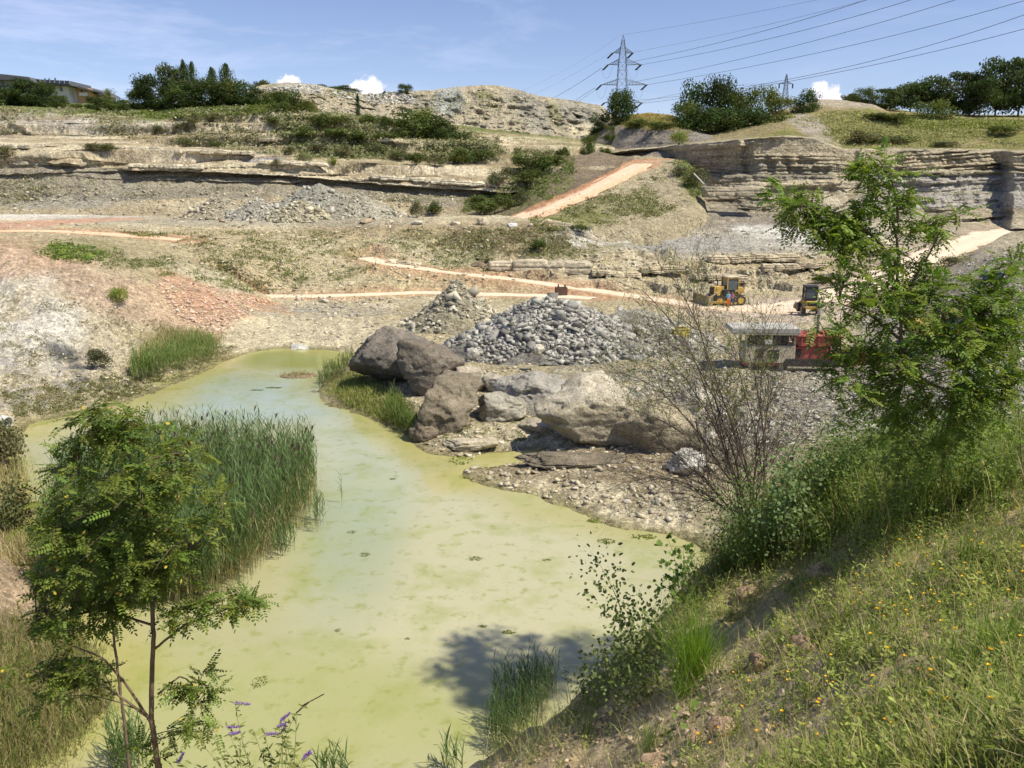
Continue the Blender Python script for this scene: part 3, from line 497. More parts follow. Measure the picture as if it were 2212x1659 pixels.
YY, AA = np.meshgrid(Yn, an, indexing='ij'); X = (AA * np.maximum(YY, 3.5)).ravel(); Y = YY.ravel(); Z = rbf(NBW, X, Y)
V = np.stack([X, Y, Z], 1); V[:, 2] += (fbm(V, .7, 4, .6) * .42 + fbm(V, .3, 2, off=9.) * .5) * sst(4, 11, Y) + fbm(V, 1.1, 4, .6) * .16 + fbm(V, 3., 3, .6, off=3.) * .08
nf = fbm(V, 3., 4, .6); nb = fbm(V, .6, 3, off=5.)
c = np.tile(np.array((.40, .32, .20)), (len(V), 1)); c = mixc(c, sst(0, .5, nf), np.array((.50, .40, .28))); c = mixc(c, sst(-.2, .4, nb) * .6, np.array((.24, .21, .09)))
nb_F = gridF(len(Yn), len(an)); o = mesh_np('near_bank', V, nb_F, M_near, c, smooth=True); tag(o, kind='structure'); NBV = V; reg(V, nb_F)
# far ground sheet to the horizon
o = mesh_np('far_ground', [(-9000, -3000, -4), (9000, -3000, -4), (9000, 9000, -4), (-9000, 9000, -4)], [(0, 1, 2, 3)], M_ground, np.tile(OLIVE * .8, (4, 1))); tag(o, kind='structure')
# ---------------- water ----------------
def water_mat():
    m = bpy.data.materials.new('pond_water'); m.use_nodes = True; t = m.node_tree; L = t.links.new; b = t.nodes['Principled BSDF']
    inp(b, Roughness=.06, IOR=1.33); b.inputs['Specular IOR Level'].default_value = .5
    a = N(t, 'ShaderNodeAttribute', attribute_name='Col'); tc = N(t, 'ShaderNodeTexCoord'); c = a.outputs['Color']
    for s, am, lo, hi, k in ((.45, .5, .5, .68, (.25, .28, .06)), (1.5, .6, .56, .68, (.21, .245, .05)), (5., .5, .62, .72, (.20, .22, .05)), (.2, .3, .5, .8, (.42, .42, .21))):
        n = N(t, 'ShaderNodeTexNoise'); inp(n, Scale=s, Detail=5, Roughness=.6); L(tc.outputs['Object'], n.inputs['Vector'])
        q = N(t, 'ShaderNodeMapRange'); q.inputs[1].default_value = lo; q.inputs[2].default_value = hi; q.inputs[4].default_value = am; L(n.outputs['Fac'], q.inputs[0])
        h = N(t, 'ShaderNodeMix', data_type='RGBA'); h.inputs[7].default_value = (*k, 1); L(q.outputs[0], h.inputs[0]); L(c, h.inputs[6]); c = h.outputs[2]
    L(c, b.inputs['Base Color']); n = N(t, 'ShaderNodeTexNoise'); inp(n, Scale=2.5, Detail=3); L(tc.outputs['Object'], n.inputs['Vector'])
    bp = N(t, 'ShaderNodeBump'); inp(bp, Strength=.5, Distance=.012); L(n.outputs['Fac'], bp.inputs['Height']); L(bp.outputs[0], b.inputs['Normal']); return m
Yw = 14 * np.exp(np.arange(0, 300) * .0062); aw = np.linspace(-.75, .6, 300); YY, AA = np.meshgrid(Yw, aw, indexing='ij'); X = (AA * YY).ravel(); Y = YY.ravel(); V = np.stack([X, Y, 0 * X], 1)
u, v = proj(V); nb = fbm(V, .2, 3); d = segd(X, Y, POND + [POND[0]]); E = lambda *k, **kk: ell(u, v, *k, n=nb, **kk)
c = np.tile(np.array((.355, .345, .195)), (len(X), 1)); c = mixc(c, E(1000, 1250, 420, 200) * .7, np.array((.44, .42, .275)))
c = mixc(c, E(640, 860, 230, 60) * .8, np.array((.30, .37, .31))); c = mixc(c, E(770, 1010, 100, 130, -30) * .7, np.array((.43, .44, .31)))
c = mixc(c, E(740, 1150, 110, 190, 10, soft=.7) * .55, np.array((.20, .27, .17))); c = mixc(c, E(650, 770, 170, 28) * .85, np.array((.19, .225, .05)))
c = mixc(c, E(600, 1550, 500, 150) * .5, np.array((.31, .33, .11))); c = mixc(c, (1 - sst(.2, 3., d + nb * 1.5)) * .65, np.array((.34, .31, .09)))
o = mesh_np('pond_water', V, gridF(len(Yw), len(aw)), water_mat(), c, smooth=True); tag(o, kind='structure')
# ---------------- ray probe on the terrain ----------------
_vs, _fs, _o = [], [], 0
for Vt, Ft in TER: _vs.append(Vt); _fs.append(Ft + _o); _o += len(Vt)
_vs = np.concatenate(_vs); _fs = np.concatenate(_fs); BV = BVHTree.FromPolygons(_vs.tolist(), _fs.tolist())
CO = Vector((0, 0, CAMZ))
def ray(u, v): x = (u - CU) / FOC; up = (CV - v) / FOC; return Vector((x, cp + sp * up, -sp + cp * up)).normalized()
def hit(u, v, ymin=0):
    d = ray(u, v); o_ = CO + d * (ymin if ymin else .01); h = BV.ray_cast(o_, d)
    return (h[0], h[1]) if h[0] is not None else (None, None)
def ground(x, y, top=80):
    h = BV.ray_cast(Vector((x, y, top)), Vector((0, 0, -1))); return h[0].z if h[0] is not None else 0.
# ================= builders =================
def unit(a): a = np.asarray(a, float); return a / (np.linalg.norm(a, axis=-1, keepdims=True) + 1e-12)
class MB:
    def __init__(s): s.v = []; s.f = []
    def add(s, v, f): b = len(s.v); s.v += [tuple(q) for q in v]; s.f += [tuple(b + i for i in q) for q in f]; return s
    def box(s, c, d, rz=0, ry=0, rx=0, tap=(1, 1)):
        m = Matrix.Rotation(rz, 3, 'Z') @ Matrix.Rotation(ry, 3, 'Y') @ Matrix.Rotation(rx, 3, 'X'); vs = []
        for z in (-.5, .5):
            k = tap if z > 0 else (1, 1)
            for x, y in ((-.5, -.5), (.5, -.5), (.5, .5), (-.5, .5)): vs.append(m @ Vector((x * d[0] * k[0], y * d[1] * k[1], z * d[2])) + Vector(c))
        return s.add(vs, [(0, 3, 2, 1), (4, 5, 6, 7), (0, 1, 5, 4), (1, 2, 6, 5), (2, 3, 7, 6), (3, 0, 4, 7)])
    def bar(s, a, b, r, n=4, r2=None, cap=True):
        a, b = Vector(a), Vector(b); d = (b - a).normalized(); x = d.orthogonal().normalized(); y = d.cross(x); r2 = r if r2 is None else r2; vs = []
        for p, q in ((a, r), (b, r2)):
            for i in range(n): t = 2 * math.pi * (i + .5) / n; vs.append(p + (x * math.cos(t) + y * math.sin(t)) * q)
        fs = [(i, (i + 1) % n, n + (i + 1) % n, n + i) for i in range(n)]
        if cap: fs += [tuple(range(n))[::-1], tuple(range(n, 2 * n))]
        return s.add(vs, fs)
    def prism(s, pts, y0, y1):   # polygon in xz, extruded along y
        n = len(pts); vs = [(x, y0, z) for x, z in pts] + [(x, y1, z) for x, z in pts]
        return s.add(vs, [(i, (i + 1) % n, n + (i + 1) % n, n + i) for i in range(n)] + [tuple(range(n))[::-1], tuple(range(n, 2 * n))])
    def build(s, name, mat, parent=None, bev=0, smooth=False):
        me = bpy.data.meshes.new(name); me.from_pydata(s.v, [], s.f); me.materials.append(mat)
        bm = bmesh.new(); bm.from_mesh(me); bmesh.ops.recalc_face_normals(bm, faces=bm.faces); 
        if bev: bmesh.ops.bevel(bm, geom=bm.edges[:], offset=bev, segments=1, affect='EDGES')
        bm.to_mesh(me); bm.free()
        if smooth: me.polygons.foreach_set('use_smooth', [True] * len(me.polygons))
        o = bpy.data.objects.new(name, me); COL.objects.link(o)
        if parent: o.parent = parent
        return o
ICO = {}
def ico(n):
    if n not in ICO:
        bm = bmesh.new(); bmesh.ops.create_icosphere(bm, subdivisions=n, radius=1); ICO[n] = (np.array([v.co[:] for v in bm.verts]), np.array([[v.index for v in f.verts] for f in bm.faces])); bm.free()
    return ICO[n]
def rotz(a): c, s = np.cos(a), np.sin(a); z = 0 * a; return np.stack([np.stack([c, -s, z], -1), np.stack([s, c, z], -1), np.stack([z, z, z + 1], -1)], -2)
def hull(r, n, box=(1, .85, .7)):
    bm = bmesh.new(); p = r.uniform(-1, 1, (n, 3)); p = np.sign(p) * np.abs(p) ** .5 * np.array(box)
    for q in p: bm.verts.new(q)
    res = bmesh.ops.convex_hull(bm, input=bm.verts[:]); dl_ = [v for v in bm.verts if not v.link_faces]; bmesh.ops.delete(bm, geom=dl_, context='VERTS'); bm.verts.index_update(); bmesh.ops.triangulate(bm, faces=bm.faces[:]); bm.verts.index_update()
    v, f = np.array([x.co[:] for x in bm.verts]), np.array([[x.index for x in y.verts] for y in bm.faces]); bm.free(); return v, f
_hr = np.random.default_rng(99); HULLS = [hull(_hr, int(_hr.integers(9, 15))) for _ in range(24)]
def stones(name, pts, size, colr, mat=None, parent=None, flat=.8, sub=1, r=None, bury=.25):
    r = r or rng; pts = np.asarray(pts, float); n = len(pts); kk = r.integers(0, 24, n); sz = np.asarray(size) + np.zeros(n); Vs, Fs, Cs, o = [], [], [], 0; cl = colr if np.ndim(colr) == 2 else np.tile(colr, (n, 1))
    for k in range(24):
        m = np.where(kk == k)[0]
        if not len(m): continue
        tv, tf = HULLS[k]; S = sz[m, None] * np.stack([r.uniform(.7, 1.3, len(m)), r.uniform(.6, 1.05, len(m)), r.uniform(flat * .55, flat * 1.2, len(m))], 1) * .8; A = tv[None] * S[:, None]; a = r.normal(0, .45, len(m)); ca, sa = np.cos(a)[:, None], np.sin(a)[:, None]
        A = np.stack([A[..., 0] * ca - A[..., 2] * sa, A[..., 1], A[..., 0] * sa + A[..., 2] * ca], -1); A = np.einsum('nij,nvj->nvi', rotz(r.uniform(0, 6.28, len(m))), A) + pts[m, None]; A[:, :, 2] += (S[:, 2] * (1 - bury * 2))[:, None] * .6
        Vs.append(A.reshape(-1, 3)); Fs.append((tf[None] + (np.arange(len(m)) * len(tv))[:, None, None] + o).reshape(-1, 3)); Cs.append(np.repeat(cl[m], len(tv), 0)); o += len(m) * len(tv)
    return mesh_np(name, np.concatenate(Vs), np.concatenate(Fs), mat or M_stone, np.concatenate(Cs), parent=parent)
M_rock = material('boulder_rock', .9, .2, vcol=True, noise=[(.5, .2), (2.5, .28), (9, .22)], bump=[(1.4, .3, 'n'), (5, .12, 'n')])
def boulder(u0, u1, vt, vb, seed, colr, label, cat='boulder', group=None, Y=None, dep=.8, planes=14, sub=5, rz=0, top=None, name='boulder', lay=0, sink=.12, cuts=None):
    r = np.random.default_rng(seed); uc = (u0 + u1) / 2
    if Y is None: h, _ = hit(uc, vb - 2); Y = h.y
    mu = Y / FOC * 1.02; w_ = (u1 - u0) * mu; Y += w_ * dep * .4; mu = Y / FOC * 1.01; w_ = (u1 - u0) * mu; h_ = (vb - vt) * mu * 1.0
    v, f = ico(sub); dn = unit(v); rad = np.full(len(v), 1.35)
    pls = [(unit(r.normal(size=3) * (1, 1, .9)), r.uniform(.56, .92)) for _ in range(planes + 2)] + [(np.array(q, float), r.uniform(.85, 1)) for q in ((1, 0, 0), (-1, 0, 0), (0, -1, 0), (0, 1, 0), (0, 0, 1), (0, 0, -1))] + [(unit(np.array(d, float)), t) for d, t in (cuts or [])]
    for d, t in pls: q = dn @ d; rad = np.minimum(rad, np.where(q > .05, t / np.maximum(q, .05), 9))
    v = dn * rad[:, None]; v = v / np.abs(v).max(0); nr = dn; wq = v * 1.9 + np.stack([fbm(v, 1.3, 3, off=seed + q_) for q_ in (1, 2, 4)], 1) * .9; ci = np.floor(wq).astype(np.int64); v = v + nr * (.075 * hsh(ci[:, 0], ci[:, 1] + seed, ci[:, 2]) + .03 * fbm(v, 9., 4, .7, off=seed + 20))[:, None]
    st3 = fbm(np.stack([v[:, 0] * .6, v[:, 1] * .6, v[:, 2] * 4], 1), 1.5, 3, off=seed + 5); v = v + nr * (.05 * fbm(v, 2.6, 5, .65, off=seed) - .05 * np.abs(fbm(v * np.array((1, 1, 1.6)), 1.7, 4, .6, off=seed + 3)) + .03 * st3)[:, None]
    crk = np.abs(fbm(v, 1.3, 2, off=seed + 9)); v = v - nr * (.10 * (1 - sst(0, .035, crk)))[:, None]
    if lay: k = v[:, 2] * lay; v[:, :2] *= (1 - .05 * (1 - sst(0, .2, np.abs(k - np.round(k)))))[:, None]
    A = v * np.array((w_ / 2, w_ * dep / 2, h_ / 2)); a = rz; A = A @ np.array(((math.cos(a), math.sin(a), 0), (-math.sin(a), math.cos(a), 0), (0, 0, 1)))
    base = P(uc, (vt + vb) / 2, Y); A[:, 2] -= sink * h_ * 0
    nz_ = fbm(v, 2., 4, off=seed + 1); c = np.tile(colr, (len(v), 1)); c = mixc(c, sst(-.1, .4, nz_) * .5, np.array(colr) * 1.3)
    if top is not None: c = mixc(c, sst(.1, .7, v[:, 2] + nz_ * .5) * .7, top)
    c = mixc(c, sst(.1, .5, -nz_) * .4, np.array(colr) * .72)
    o = mesh_np(name, A, f, M_rock, c, loc=tuple(base)); me = o.data; me.polygons.foreach_set('use_smooth', np.ones(len(f), bool))
    return tag(o, label, cat, group)
# --- blades, leaves ---
def blades(pts, h, w, lean, az, colr, segs=4, curl=1.0, tipc=None, jit=.12, r=None):
    """returns V,F,C of tapering blades"""
    r = r or rng; n = len(pts); t = np.linspace(0, 1, segs + 1); h = np.asarray(h) + 0 * np.zeros(n); w = np.asarray(w) + np.zeros(n); lean = np.asarray(lean) + np.zeros(n)
    d = np.stack([np.cos(az), np.sin(az)], 1); ang = lean[:, None] * t ** (1 + .0) * curl + lean[:, None] * .25
    dx = np.cumsum(np.c_[np.zeros(n), np.sin(ang[:, 1:])], 1) / segs * h[:, None]; dz = np.cumsum(np.c_[np.zeros(n), np.cos(ang[:, 1:])], 1) / segs * h[:, None]
    C = np.stack([pts[:, None, 0] + d[:, :1] * dx, pts[:, None, 1] + d[:, 1:] * dx, pts[:, None, 2] + dz], -1)
    sa = az + np.pi / 2 + r.normal(0, .7, n); s = np.stack([np.cos(sa), np.sin(sa), 0 * sa], 1); ww = w[:, None] * np.array([.55, .95, 1., .75, .5, .3, .2])[:segs + 1][None]; ww[:, -1] = w * .08
    Lf = C - s[:, None] * ww[..., None] / 2; Rt = C + s[:, None] * ww[..., None] / 2
    V = np.stack([Lf, Rt], 2).reshape(-1, 3); k = np.arange(n)[:, None] * (2 * (segs + 1)) + 2 * np.arange(segs)[None]
    F = np.stack([k, k + 1, k + 3, k + 2], -1).reshape(-1, 4); cc = np.asarray(colr) if np.ndim(colr) == 2 else np.tile(colr, (n, 1)); cc = cc * (1 + r.normal(0, jit, (n, 1)))
    c = np.repeat(cc[:, None], segs + 1, 1)
    if tipc is not None: c = c * (1 - t[None, :, None] ** 2) + np.asarray(tipc) * t[None, :, None] ** 2
    c = np.repeat(c[:, :, None], 2, 2).reshape(-1, 3); return V, F, np.clip(c, .005, .9)
def ovals(p, d, nrm, Ln, w):
    """flat six-sided leaves: base p, direction d, normal nrm"""
    d = unit(d); s = unit(np.cross(nrm, d)); Ln = np.asarray(Ln)[:, None] + 0 * p; w = np.asarray(w)[:, None] + 0 * p; up = unit(np.cross(d, s))
    V = np.stack([p, p + d * Ln * .3 + s * w * .5 + up * w * .1, p + d * Ln * .75 + s * w * .42 + up * w * .1, p + d * Ln, p + d * Ln * .75 - s * w * .42 + up * w * .1, p + d * Ln * .3 - s * w * .5 + up * w * .1], 1)
    F = np.arange(len(p) * 6).reshape(-1, 6); return V.reshape(-1, 3), F
def quads(p, nrm, size, asp=.7, r=None):
    r = r or rng; nrm = unit(nrm); a = unit(np.cross(nrm, r.normal(size=nrm.shape))); b = np.cross(nrm, a); s = np.asarray(size)[:, None]
    V = np.stack([p - a * s * .5, p + b * s * asp * .5, p + a * s * .5, p - b * s * asp * .5], 1).reshape(-1, 3); return V, np.arange(len(p) * 4).reshape(-1, 4)
def join(parts):
    V, F, C, S, o = [], [], [], [], 0
    for v, f, c in parts: V.append(v); F.append((f + o).ravel()); S.append(np.full(len(f), f.shape[1], np.int32)); C.append(np.tile(c, (len(v), 1)) if np.ndim(c) == 1 else c); o += len(v)
    return np.concatenate(V), np.concatenate(F), np.concatenate(C), np.concatenate(S)
def mk(name, parts, mat, parent=None, loc=None, smooth=False):
    V, F, C, S = join(parts)
    if loc is not None: V = V - np.asarray(loc)
    return mesh_np(name, V, F, mat, C, smooth, parent, loc if parent is None else None, S)
def tube(pts, rad, n=5):
    pts = np.asarray(pts, float); m = len(pts); rad = np.asarray(rad) + np.zeros(m); tg = unit(np.gradient(pts, axis=0)); ref = np.array((.3, .2, 1.)) if abs(tg[0][2]) < .8 else np.array((1., .1, 0))
    a = unit(np.cross(tg, ref)); b = np.cross(tg, a); t = np.arange(n) * 2 * np.pi / n
    V = pts[:, None] + (a[:, None] * np.cos(t)[None, :, None] + b[:, None] * np.sin(t)[None, :, None]) * rad[:, None, None]
    i = np.arange(m - 1)[:, None] * n; j = np.arange(n)[None]; F = np.stack([i + j, i + (j + 1) % n, i + n + (j + 1) % n, i + n + j], -1).reshape(-1, 4); return V.reshape(-1, 3), F
def curve(a, b, sag=0., k=6, wob=0., r=None):
    r = r or rng; t = np.linspace(0, 1, k)[:, None]; p = np.asarray(a) * (1 - t) + np.asarray(b) * t; ln = np.linalg.norm(np.asarray(b) - np.asarray(a)); q = 4 * t * (1 - t)
    p = p + q * (r.normal(0, 1, 3) * wob * ln + np.array((0, 0, -sag * ln))); return p
def resample(p, st):
    p = np.asarray(p, float); s = np.r_[0, np.cumsum(np.linalg.norm(np.diff(p, axis=0), axis=1))]; t = np.linspace(0, s[-1], max(2, int(s[-1] / st) + 1)); return np.stack([np.interp(t, s, p[:, k]) for k in range(3)], 1)
BARK = np.array((.17, .13, .09)); M_bark = material('bark', .9, .1, vcol=True, noise=[(14, .3)], bump=[(30, .01, 'n')])
# ---------- distant trees and shrubs: a few templates, copied ----------
def objcol(m):  # per-tree tone
    t = m.node_tree; L = t.links.new; b = t.nodes['Principled BSDF']; oi = N(t, 'ShaderNodeObjectInfo'); mr = N(t, 'ShaderNodeMapRange'); mr.inputs[3].default_value = .72; mr.inputs[4].default_value = 1.32
    L(oi.outputs['Random'], mr.inputs[0]); src = b.inputs['Base Color'].links[0].from_socket; v = N(t, 'ShaderNodeVectorMath', operation='SCALE'); L(src, v.inputs[0]); L(mr.outputs[0], v.inputs['Scale']); L(v.outputs[0], b.inputs['Base Color'])
objcol(M_farleaf)
def crown(seed, n, leaf, colr, form='round', lobes=16, holes=.0):
    """unit crown: base at z 0, height 1, half width .5"""
    r = np.random.default_rng(seed); Pn, Nn, Cc = [], [], []
    for i in range(lobes):
        if form == 'poplar': z = (i + .5) / lobes; rad = .5 * (math.sin(math.pi * min(1, z * .9 + .12)) ** .8); c = np.array((*(r.normal(0, .10, 2) * rad * 2), .05 + z * .92)); s = rad * np.array((.75, .75, .5)) + .03
        elif form == 'tall': z = .30 + .68 * r.random() ** .9; rad = .5 * (1.08 - abs(z - .6) * 1.1); a = r.uniform(0, 6.28); q = math.sqrt(r.random()) * rad * .75; c = np.array((q * math.cos(a), q * math.sin(a), z * .93)); s = np.array((.17, .17, .085)) * r.uniform(.8, 1.4)
        elif form == 'low': a = r.uniform(0, 6.28); q = math.sqrt(r.random()) * .36; c = np.array((q * math.cos(a), q * math.sin(a), .25 + .5 * r.random() * (1 - q * 1.6))); s = np.array((.2, .2, .24)) * r.uniform(.7, 1.3)
        else: a = r.uniform(0, 6.28); z = r.uniform(.12, .86); rad = .46 * math.sqrt(max(.05, 1 - ((z - .45) / .62) ** 2)); q = math.sqrt(r.random()) * rad; c = np.array((q * math.cos(a), q * math.sin(a), z)); s = np.array((.21, .21, .15)) * r.uniform(.7, 1.35)
        m = int(n / lobes); d = unit(r.normal(size=(m, 3))); k = r.uniform(.45, 1.12, (m, 1)); Pn.append(c + d * s * k); Nn.append(d + r.normal(0, .5, (m, 3))); Cc.append(np.asarray(colr) * r.uniform(.72, 1.3) * (1 + r.normal(0, .13, (m, 1))) * np.array((r.uniform(.85, 1.25), 1, r.uniform(.8, 1.2))))
    Pn, Nn, Cc = map(np.concatenate, (Pn, Nn, Cc)); Pn[:, 2] = np.maximum(Pn[:, 2], .01)
    V, F = quads(Pn, Nn, r.uniform(.6, 1.4, len(Pn)) * leaf, .65, r); return V, F, np.repeat(np.clip(Cc, .01, .6), 4, 0)
def trunk_parts(seed, form, r0=.018):
    r = np.random.default_rng(seed); out = []; top = {'poplar': .9, 'tall': .88, 'low': .45}.get(form, .7); main = np.array([(0, 0, -.06), (.01, 0, .2), (-.01, .01, .5 * top), (.01, 0, top)]); out.append(tube(resample(main, .1), np.linspace(r0 * 1.3, r0 * .3, len(resample(main, .1))), 5))
    for i in range(7 if form != 'poplar' else 3):
        z = r.uniform(.25, .8) * top if form != 'low' else .02; a = r.uniform(0, 6.28); q = r.uniform(.2, .38); e = np.array((q * math.cos(a), q * math.sin(a), z + r.uniform(.15, .35))); out.append(tube(curve((0, 0, z), e, .06, 5, .05, r), np.linspace(r0 * .55, r0 * .12, 5), 4))
    return [(v, f, BARK) for v, f in out]
KIND = {}
def template(k, **kw):
    form = kw.get('form', 'round'); n, leaf, colr = kw['n'], kw['leaf'], kw['col']; res = []
    for s in range(kw.get('var', 3)): res.append((mk('crown', [crown(hash_(k) + s, n, leaf, colr, form, kw.get('lobes', 16))], M_farleaf).data, mk('trunk', trunk_parts(s + 5, form, kw.get('r0', .018)), M_bark).data))
    for o in [o for o in bpy.data.objects if o.name.split('.')[0] in ('crown', 'trunk') and o.parent is None]: bpy.data.objects.remove(o)
    KIND[k] = res
def hash_(s): return sum(ord(c) * (i + 3) for i, c in enumerate(s)) % 9973
G_DK = (.052, .080, .022); G_MD = (.085, .115, .030); G_LT = (.15, .175, .045); G_WL = (.125, .135, .065); G_BR = (.20, .24, .05)
template('dark', n=6000, leaf=.046, col=G_DK, lobes=30); template('mid', n=5600, leaf=.046, col=G_MD, lobes=30); template('light', n=4200, leaf=.044, col=G_LT, lobes=24); template('tall', n=5200, leaf=.042, col=(.062, .088, .028), form='tall', lobes=34)
template('poplar', n=3800, leaf=.05, col=(.055, .085, .028), form='poplar', lobes=14, var=2)
template('shrub', n=1500, leaf=.065, col=G_MD, form='low', lobes=14); template('greyshrub', n=1400, leaf=.06, col=G_WL, form='low', lobes=14); template('lightshrub', n=1500, leaf=.06, col=G_BR, form='low', lobes=14)
NAMES = {'dark': ('broadleaf_tree', 'tree'), 'mid': ('broadleaf_tree', 'tree'), 'light': ('broadleaf_tree', 'tree'), 'tall': ('tall_tree', 'tree'), 'poplar': ('poplar_tree', 'tree'), 'shrub': ('shrub', 'shrub'), 'greyshrub': ('shrub', 'shrub'), 'lightshrub': ('shrub', 'shrub')}
_ti = [0]
def plant(kind, u, vb, vt, wu, Y=None, label='', group=None, sink=.03, dep=1.):
    if kind == 'tall': wu *= 1.35
    _ti[0] += 1
    if Y is None:
        h, _ = hit(u, vb)
        if h is None: return
        p = np.array(h); Y = h.y
    else: p = P(u, vb, Y)
    H = P(u, vt, Y)[2] - P(u, vb, Y)[2]; w_ = wu * Y / FOC; p = P(u, vb, Y) if Y else p
    g = ground(p[0], p[1]); 
    if g < p[2] and p[2] - g < H * .8: H += p[2] - g; p[2] = g
    cm, tm = KIND[kind][_ti[0] % len(KIND[kind])]; nm, cat = NAMES[kind]
    e = empty(nm, (p[0], p[1], p[2] - sink * H), label, cat, group, random.uniform(0, 6.28)); w_ *= 1.2; e.scale = (w_, w_ * dep, H * (1 + sink))
    for n_, m_ in (('crown', cm), ('trunk', tm)): o = bpy.data.objects.new(n_, m_); COL.objects.link(o); o.parent = e
    return e
# ================= trees on the rims =================
GT = 'trees along the far rim of the quarry'; GS = 'shrubs growing on the quarry benches and slopes'
TREES = [
 ('dark', 18, 228, 188, 56, 222, 'dark green bush at the left frame edge below the grey house'),
 ('dark', 58, 233, 166, 70, 224, 'broad dark green tree covering the front of the grey house'),
 ('dark', 100, 234, 172, 34, 224, 'dark green tree in front of the roof with solar panels'),
 ('mid', 128, 236, 203, 34, 224, 'green bush under the white house wall, right of the broad dark tree'),
 ('shrub', 165, 238, 216, 24, 226, 'small green bush below the peach house wall'),
 ('dark', 207, 236, 206, 28, 226, 'dark round bush right of the peach house, below the gabled roof'),
 ('light', 238, 238, 190, 24, 240, 'slim pale green tree rising right of the gabled roof'),
 ('mid', 254, 240, 212, 46, 228, 'rounded mid green bush in the dip left of the big rim grove'),
 ('dark', 300, 226, 186, 42, 236, 'low dark tree at the left end of the rim grove'),
 ('dark', 332, 226, 158, 62, 238, 'dark round tree left of the tallest crown in the rim grove'),
 ('mid', 371, 226, 132, 48, 244, 'tall round-crowned tree left of the twin pointed poplars'),
 ('poplar', 402, 226, 127, 26, 246, 'left of the twin pointed poplars above the rim grove'),
 ('poplar', 420, 226, 131, 24, 248, 'right of the twin pointed poplars above the rim grove'),
 ('dark', 392, 228, 178, 62, 236, 'dark bushy tree in front of the twin pointed poplars'),
 ('dark', 438, 228, 165, 66, 238, 'broad dark tree in the middle of the rim grove'),
 ('poplar', 462, 226, 143, 27, 246, 'short pointed poplar in the middle of the rim grove'),
 ('poplar', 493, 226, 135, 34, 246, 'pointed poplar at the right of the rim grove'),
 ('dark', 478, 230, 172, 56, 236, 'dark rounded tree below the short pointed poplar'),
 ('mid', 515, 230, 168, 58, 238, 'green tree at the right shoulder of the rim grove'),
 ('dark', 548, 232, 182, 52, 236, 'lowest dark tree at the right end of the rim grove'),
 ('mid', 569, 205, 167, 30, 268, 'small round tree standing on the skyline left of the rock mound'),
 ('mid', 590, 236, 196, 48, 236, 'green bush at the left foot of the rock mound'),
 ('mid', 622, 272, 188, 54, 222, 'tall loose willow in front of the left end of the rock mound'),
 ('mid', 652, 262, 204, 44, 226, 'green bush right behind the tall loose willow'),
 ('lightshrub', 673, 252, 207, 26, 224, 'bright green sapling against the pale rock mound'),
 ('poplar', 774, 262, 200, 11, 226, 'single thin pencil-shaped poplar in front of the rock mound'),
 ('dark', 876, 200, 180, 24, 264, 'small tree standing alone on top of the rock mound'),
 ('mid', 900, 310, 231, 84, 212, 'largest green bush below the rock mound'),
 ('dark', 950, 316, 246, 62, 210, 'dark green bush right of the largest bush below the rock mound'),
 ('mid', 985, 345, 282, 46, 206, 'green bush at the lower right end of the bush group below the rock mound'),
 ('dark', 1338, 292, 189, 50, 232, 'tall dark ivy-green tree standing under the main pylon'),
 ('dark', 1298, 292, 244, 36, 236, 'dark bush at the left foot of the tall tree under the pylon'),
 ('light', 1318, 308, 266, 22, 222, 'thin young tree on the shaded slope under the pylon tree'),
 ('mid', 1270, 352, 289, 28, 196, 'upright willow on the ridge left of the ramp road'),
 ('shrub', 1218, 348, 304, 30, 198, 'bushy green sapling left of the upright willow'),
 ('shrub', 1302, 344, 308, 30, 200, 'round green shrub beside the head of the ramp road'),
 ('mid', 1478, 310, 214, 48, 216, 'pale green tree at the left edge of the right grove'),
 ('dark', 1502, 300, 172, 64, 226, 'tall dark tree at the left of the right grove'),
 ('dark', 1555, 300, 157, 58, 226, 'tallest crown of the right grove'),
 ('mid', 1598, 305, 186, 66, 222, 'broad green tree in the middle of the right grove'),
 ('light', 1642, 300, 178, 62, 222, 'yellow-green tree in the right grove, below the far pylon'),
 ('light', 1684, 296, 198, 46, 220, 'small tree with yellowing leaves in the right grove'),
 ('dark', 1530, 312, 228, 88, 212, 'dark lower tree at the front left of the right grove'),
 ('dark', 1596, 308, 232, 96, 212, 'dark lower tree at the front middle of the right grove'),
 ('mid', 1655, 302, 236, 84, 212, 'green lower tree at the front right of the right grove'),
 ('lightshrub', 1700, 286, 238, 44, 212, 'bright green bush at the right end of the right grove'),
 ('dark', 1742, 256, 192, 52, 220, 'single round dark tree right of the right grove, beside the white cloud'),
 ('mid', 1838, 232, 196, 36, 240, 'small tree behind the flat-topped mound at right'),
 ('mid', 1866, 234, 186, 38, 240, 'round tree behind the right end of the flat-topped mound'),
 ('tall', 1912, 250, 188, 52, 234, 'first bare-stemmed tree of the right-hand row'),
 ('tall', 1964, 254, 168, 56, 234, 'second bare-stemmed tree of the right-hand row'),
 ('tall', 2022, 260, 158, 62, 234, 'third bare-stemmed tree of the right-hand row'),
 ('tall', 2078, 268, 150, 66, 232, 'fourth bare-stemmed tree of the right-hand row'),
 ('tall', 2112, 272, 158, 56, 226, 'thin bare-stemmed tree between the fourth and the tallest of the right-hand row'),
 ('tall', 2146, 276, 117, 66, 230, 'tallest bare-stemmed tree of the right-hand row'),
 ('tall', 2196, 276, 120, 70, 228, 'last bare-stemmed tree at the right frame edge'),
 ('tall', 2255, 276, 125, 76, 228, 'bare-stemmed tree just beyond the right frame edge'),
 ('mid', 2010, 282, 214, 72, 216, 'round green bush in front of the right-hand tree row'),
]
for k, u, vb, vt, wu, Y, lb in TREES: plant(k, u, vb, vt, wu, Y, lb, GT if NAMES[k][1] == 'tree' else GS)
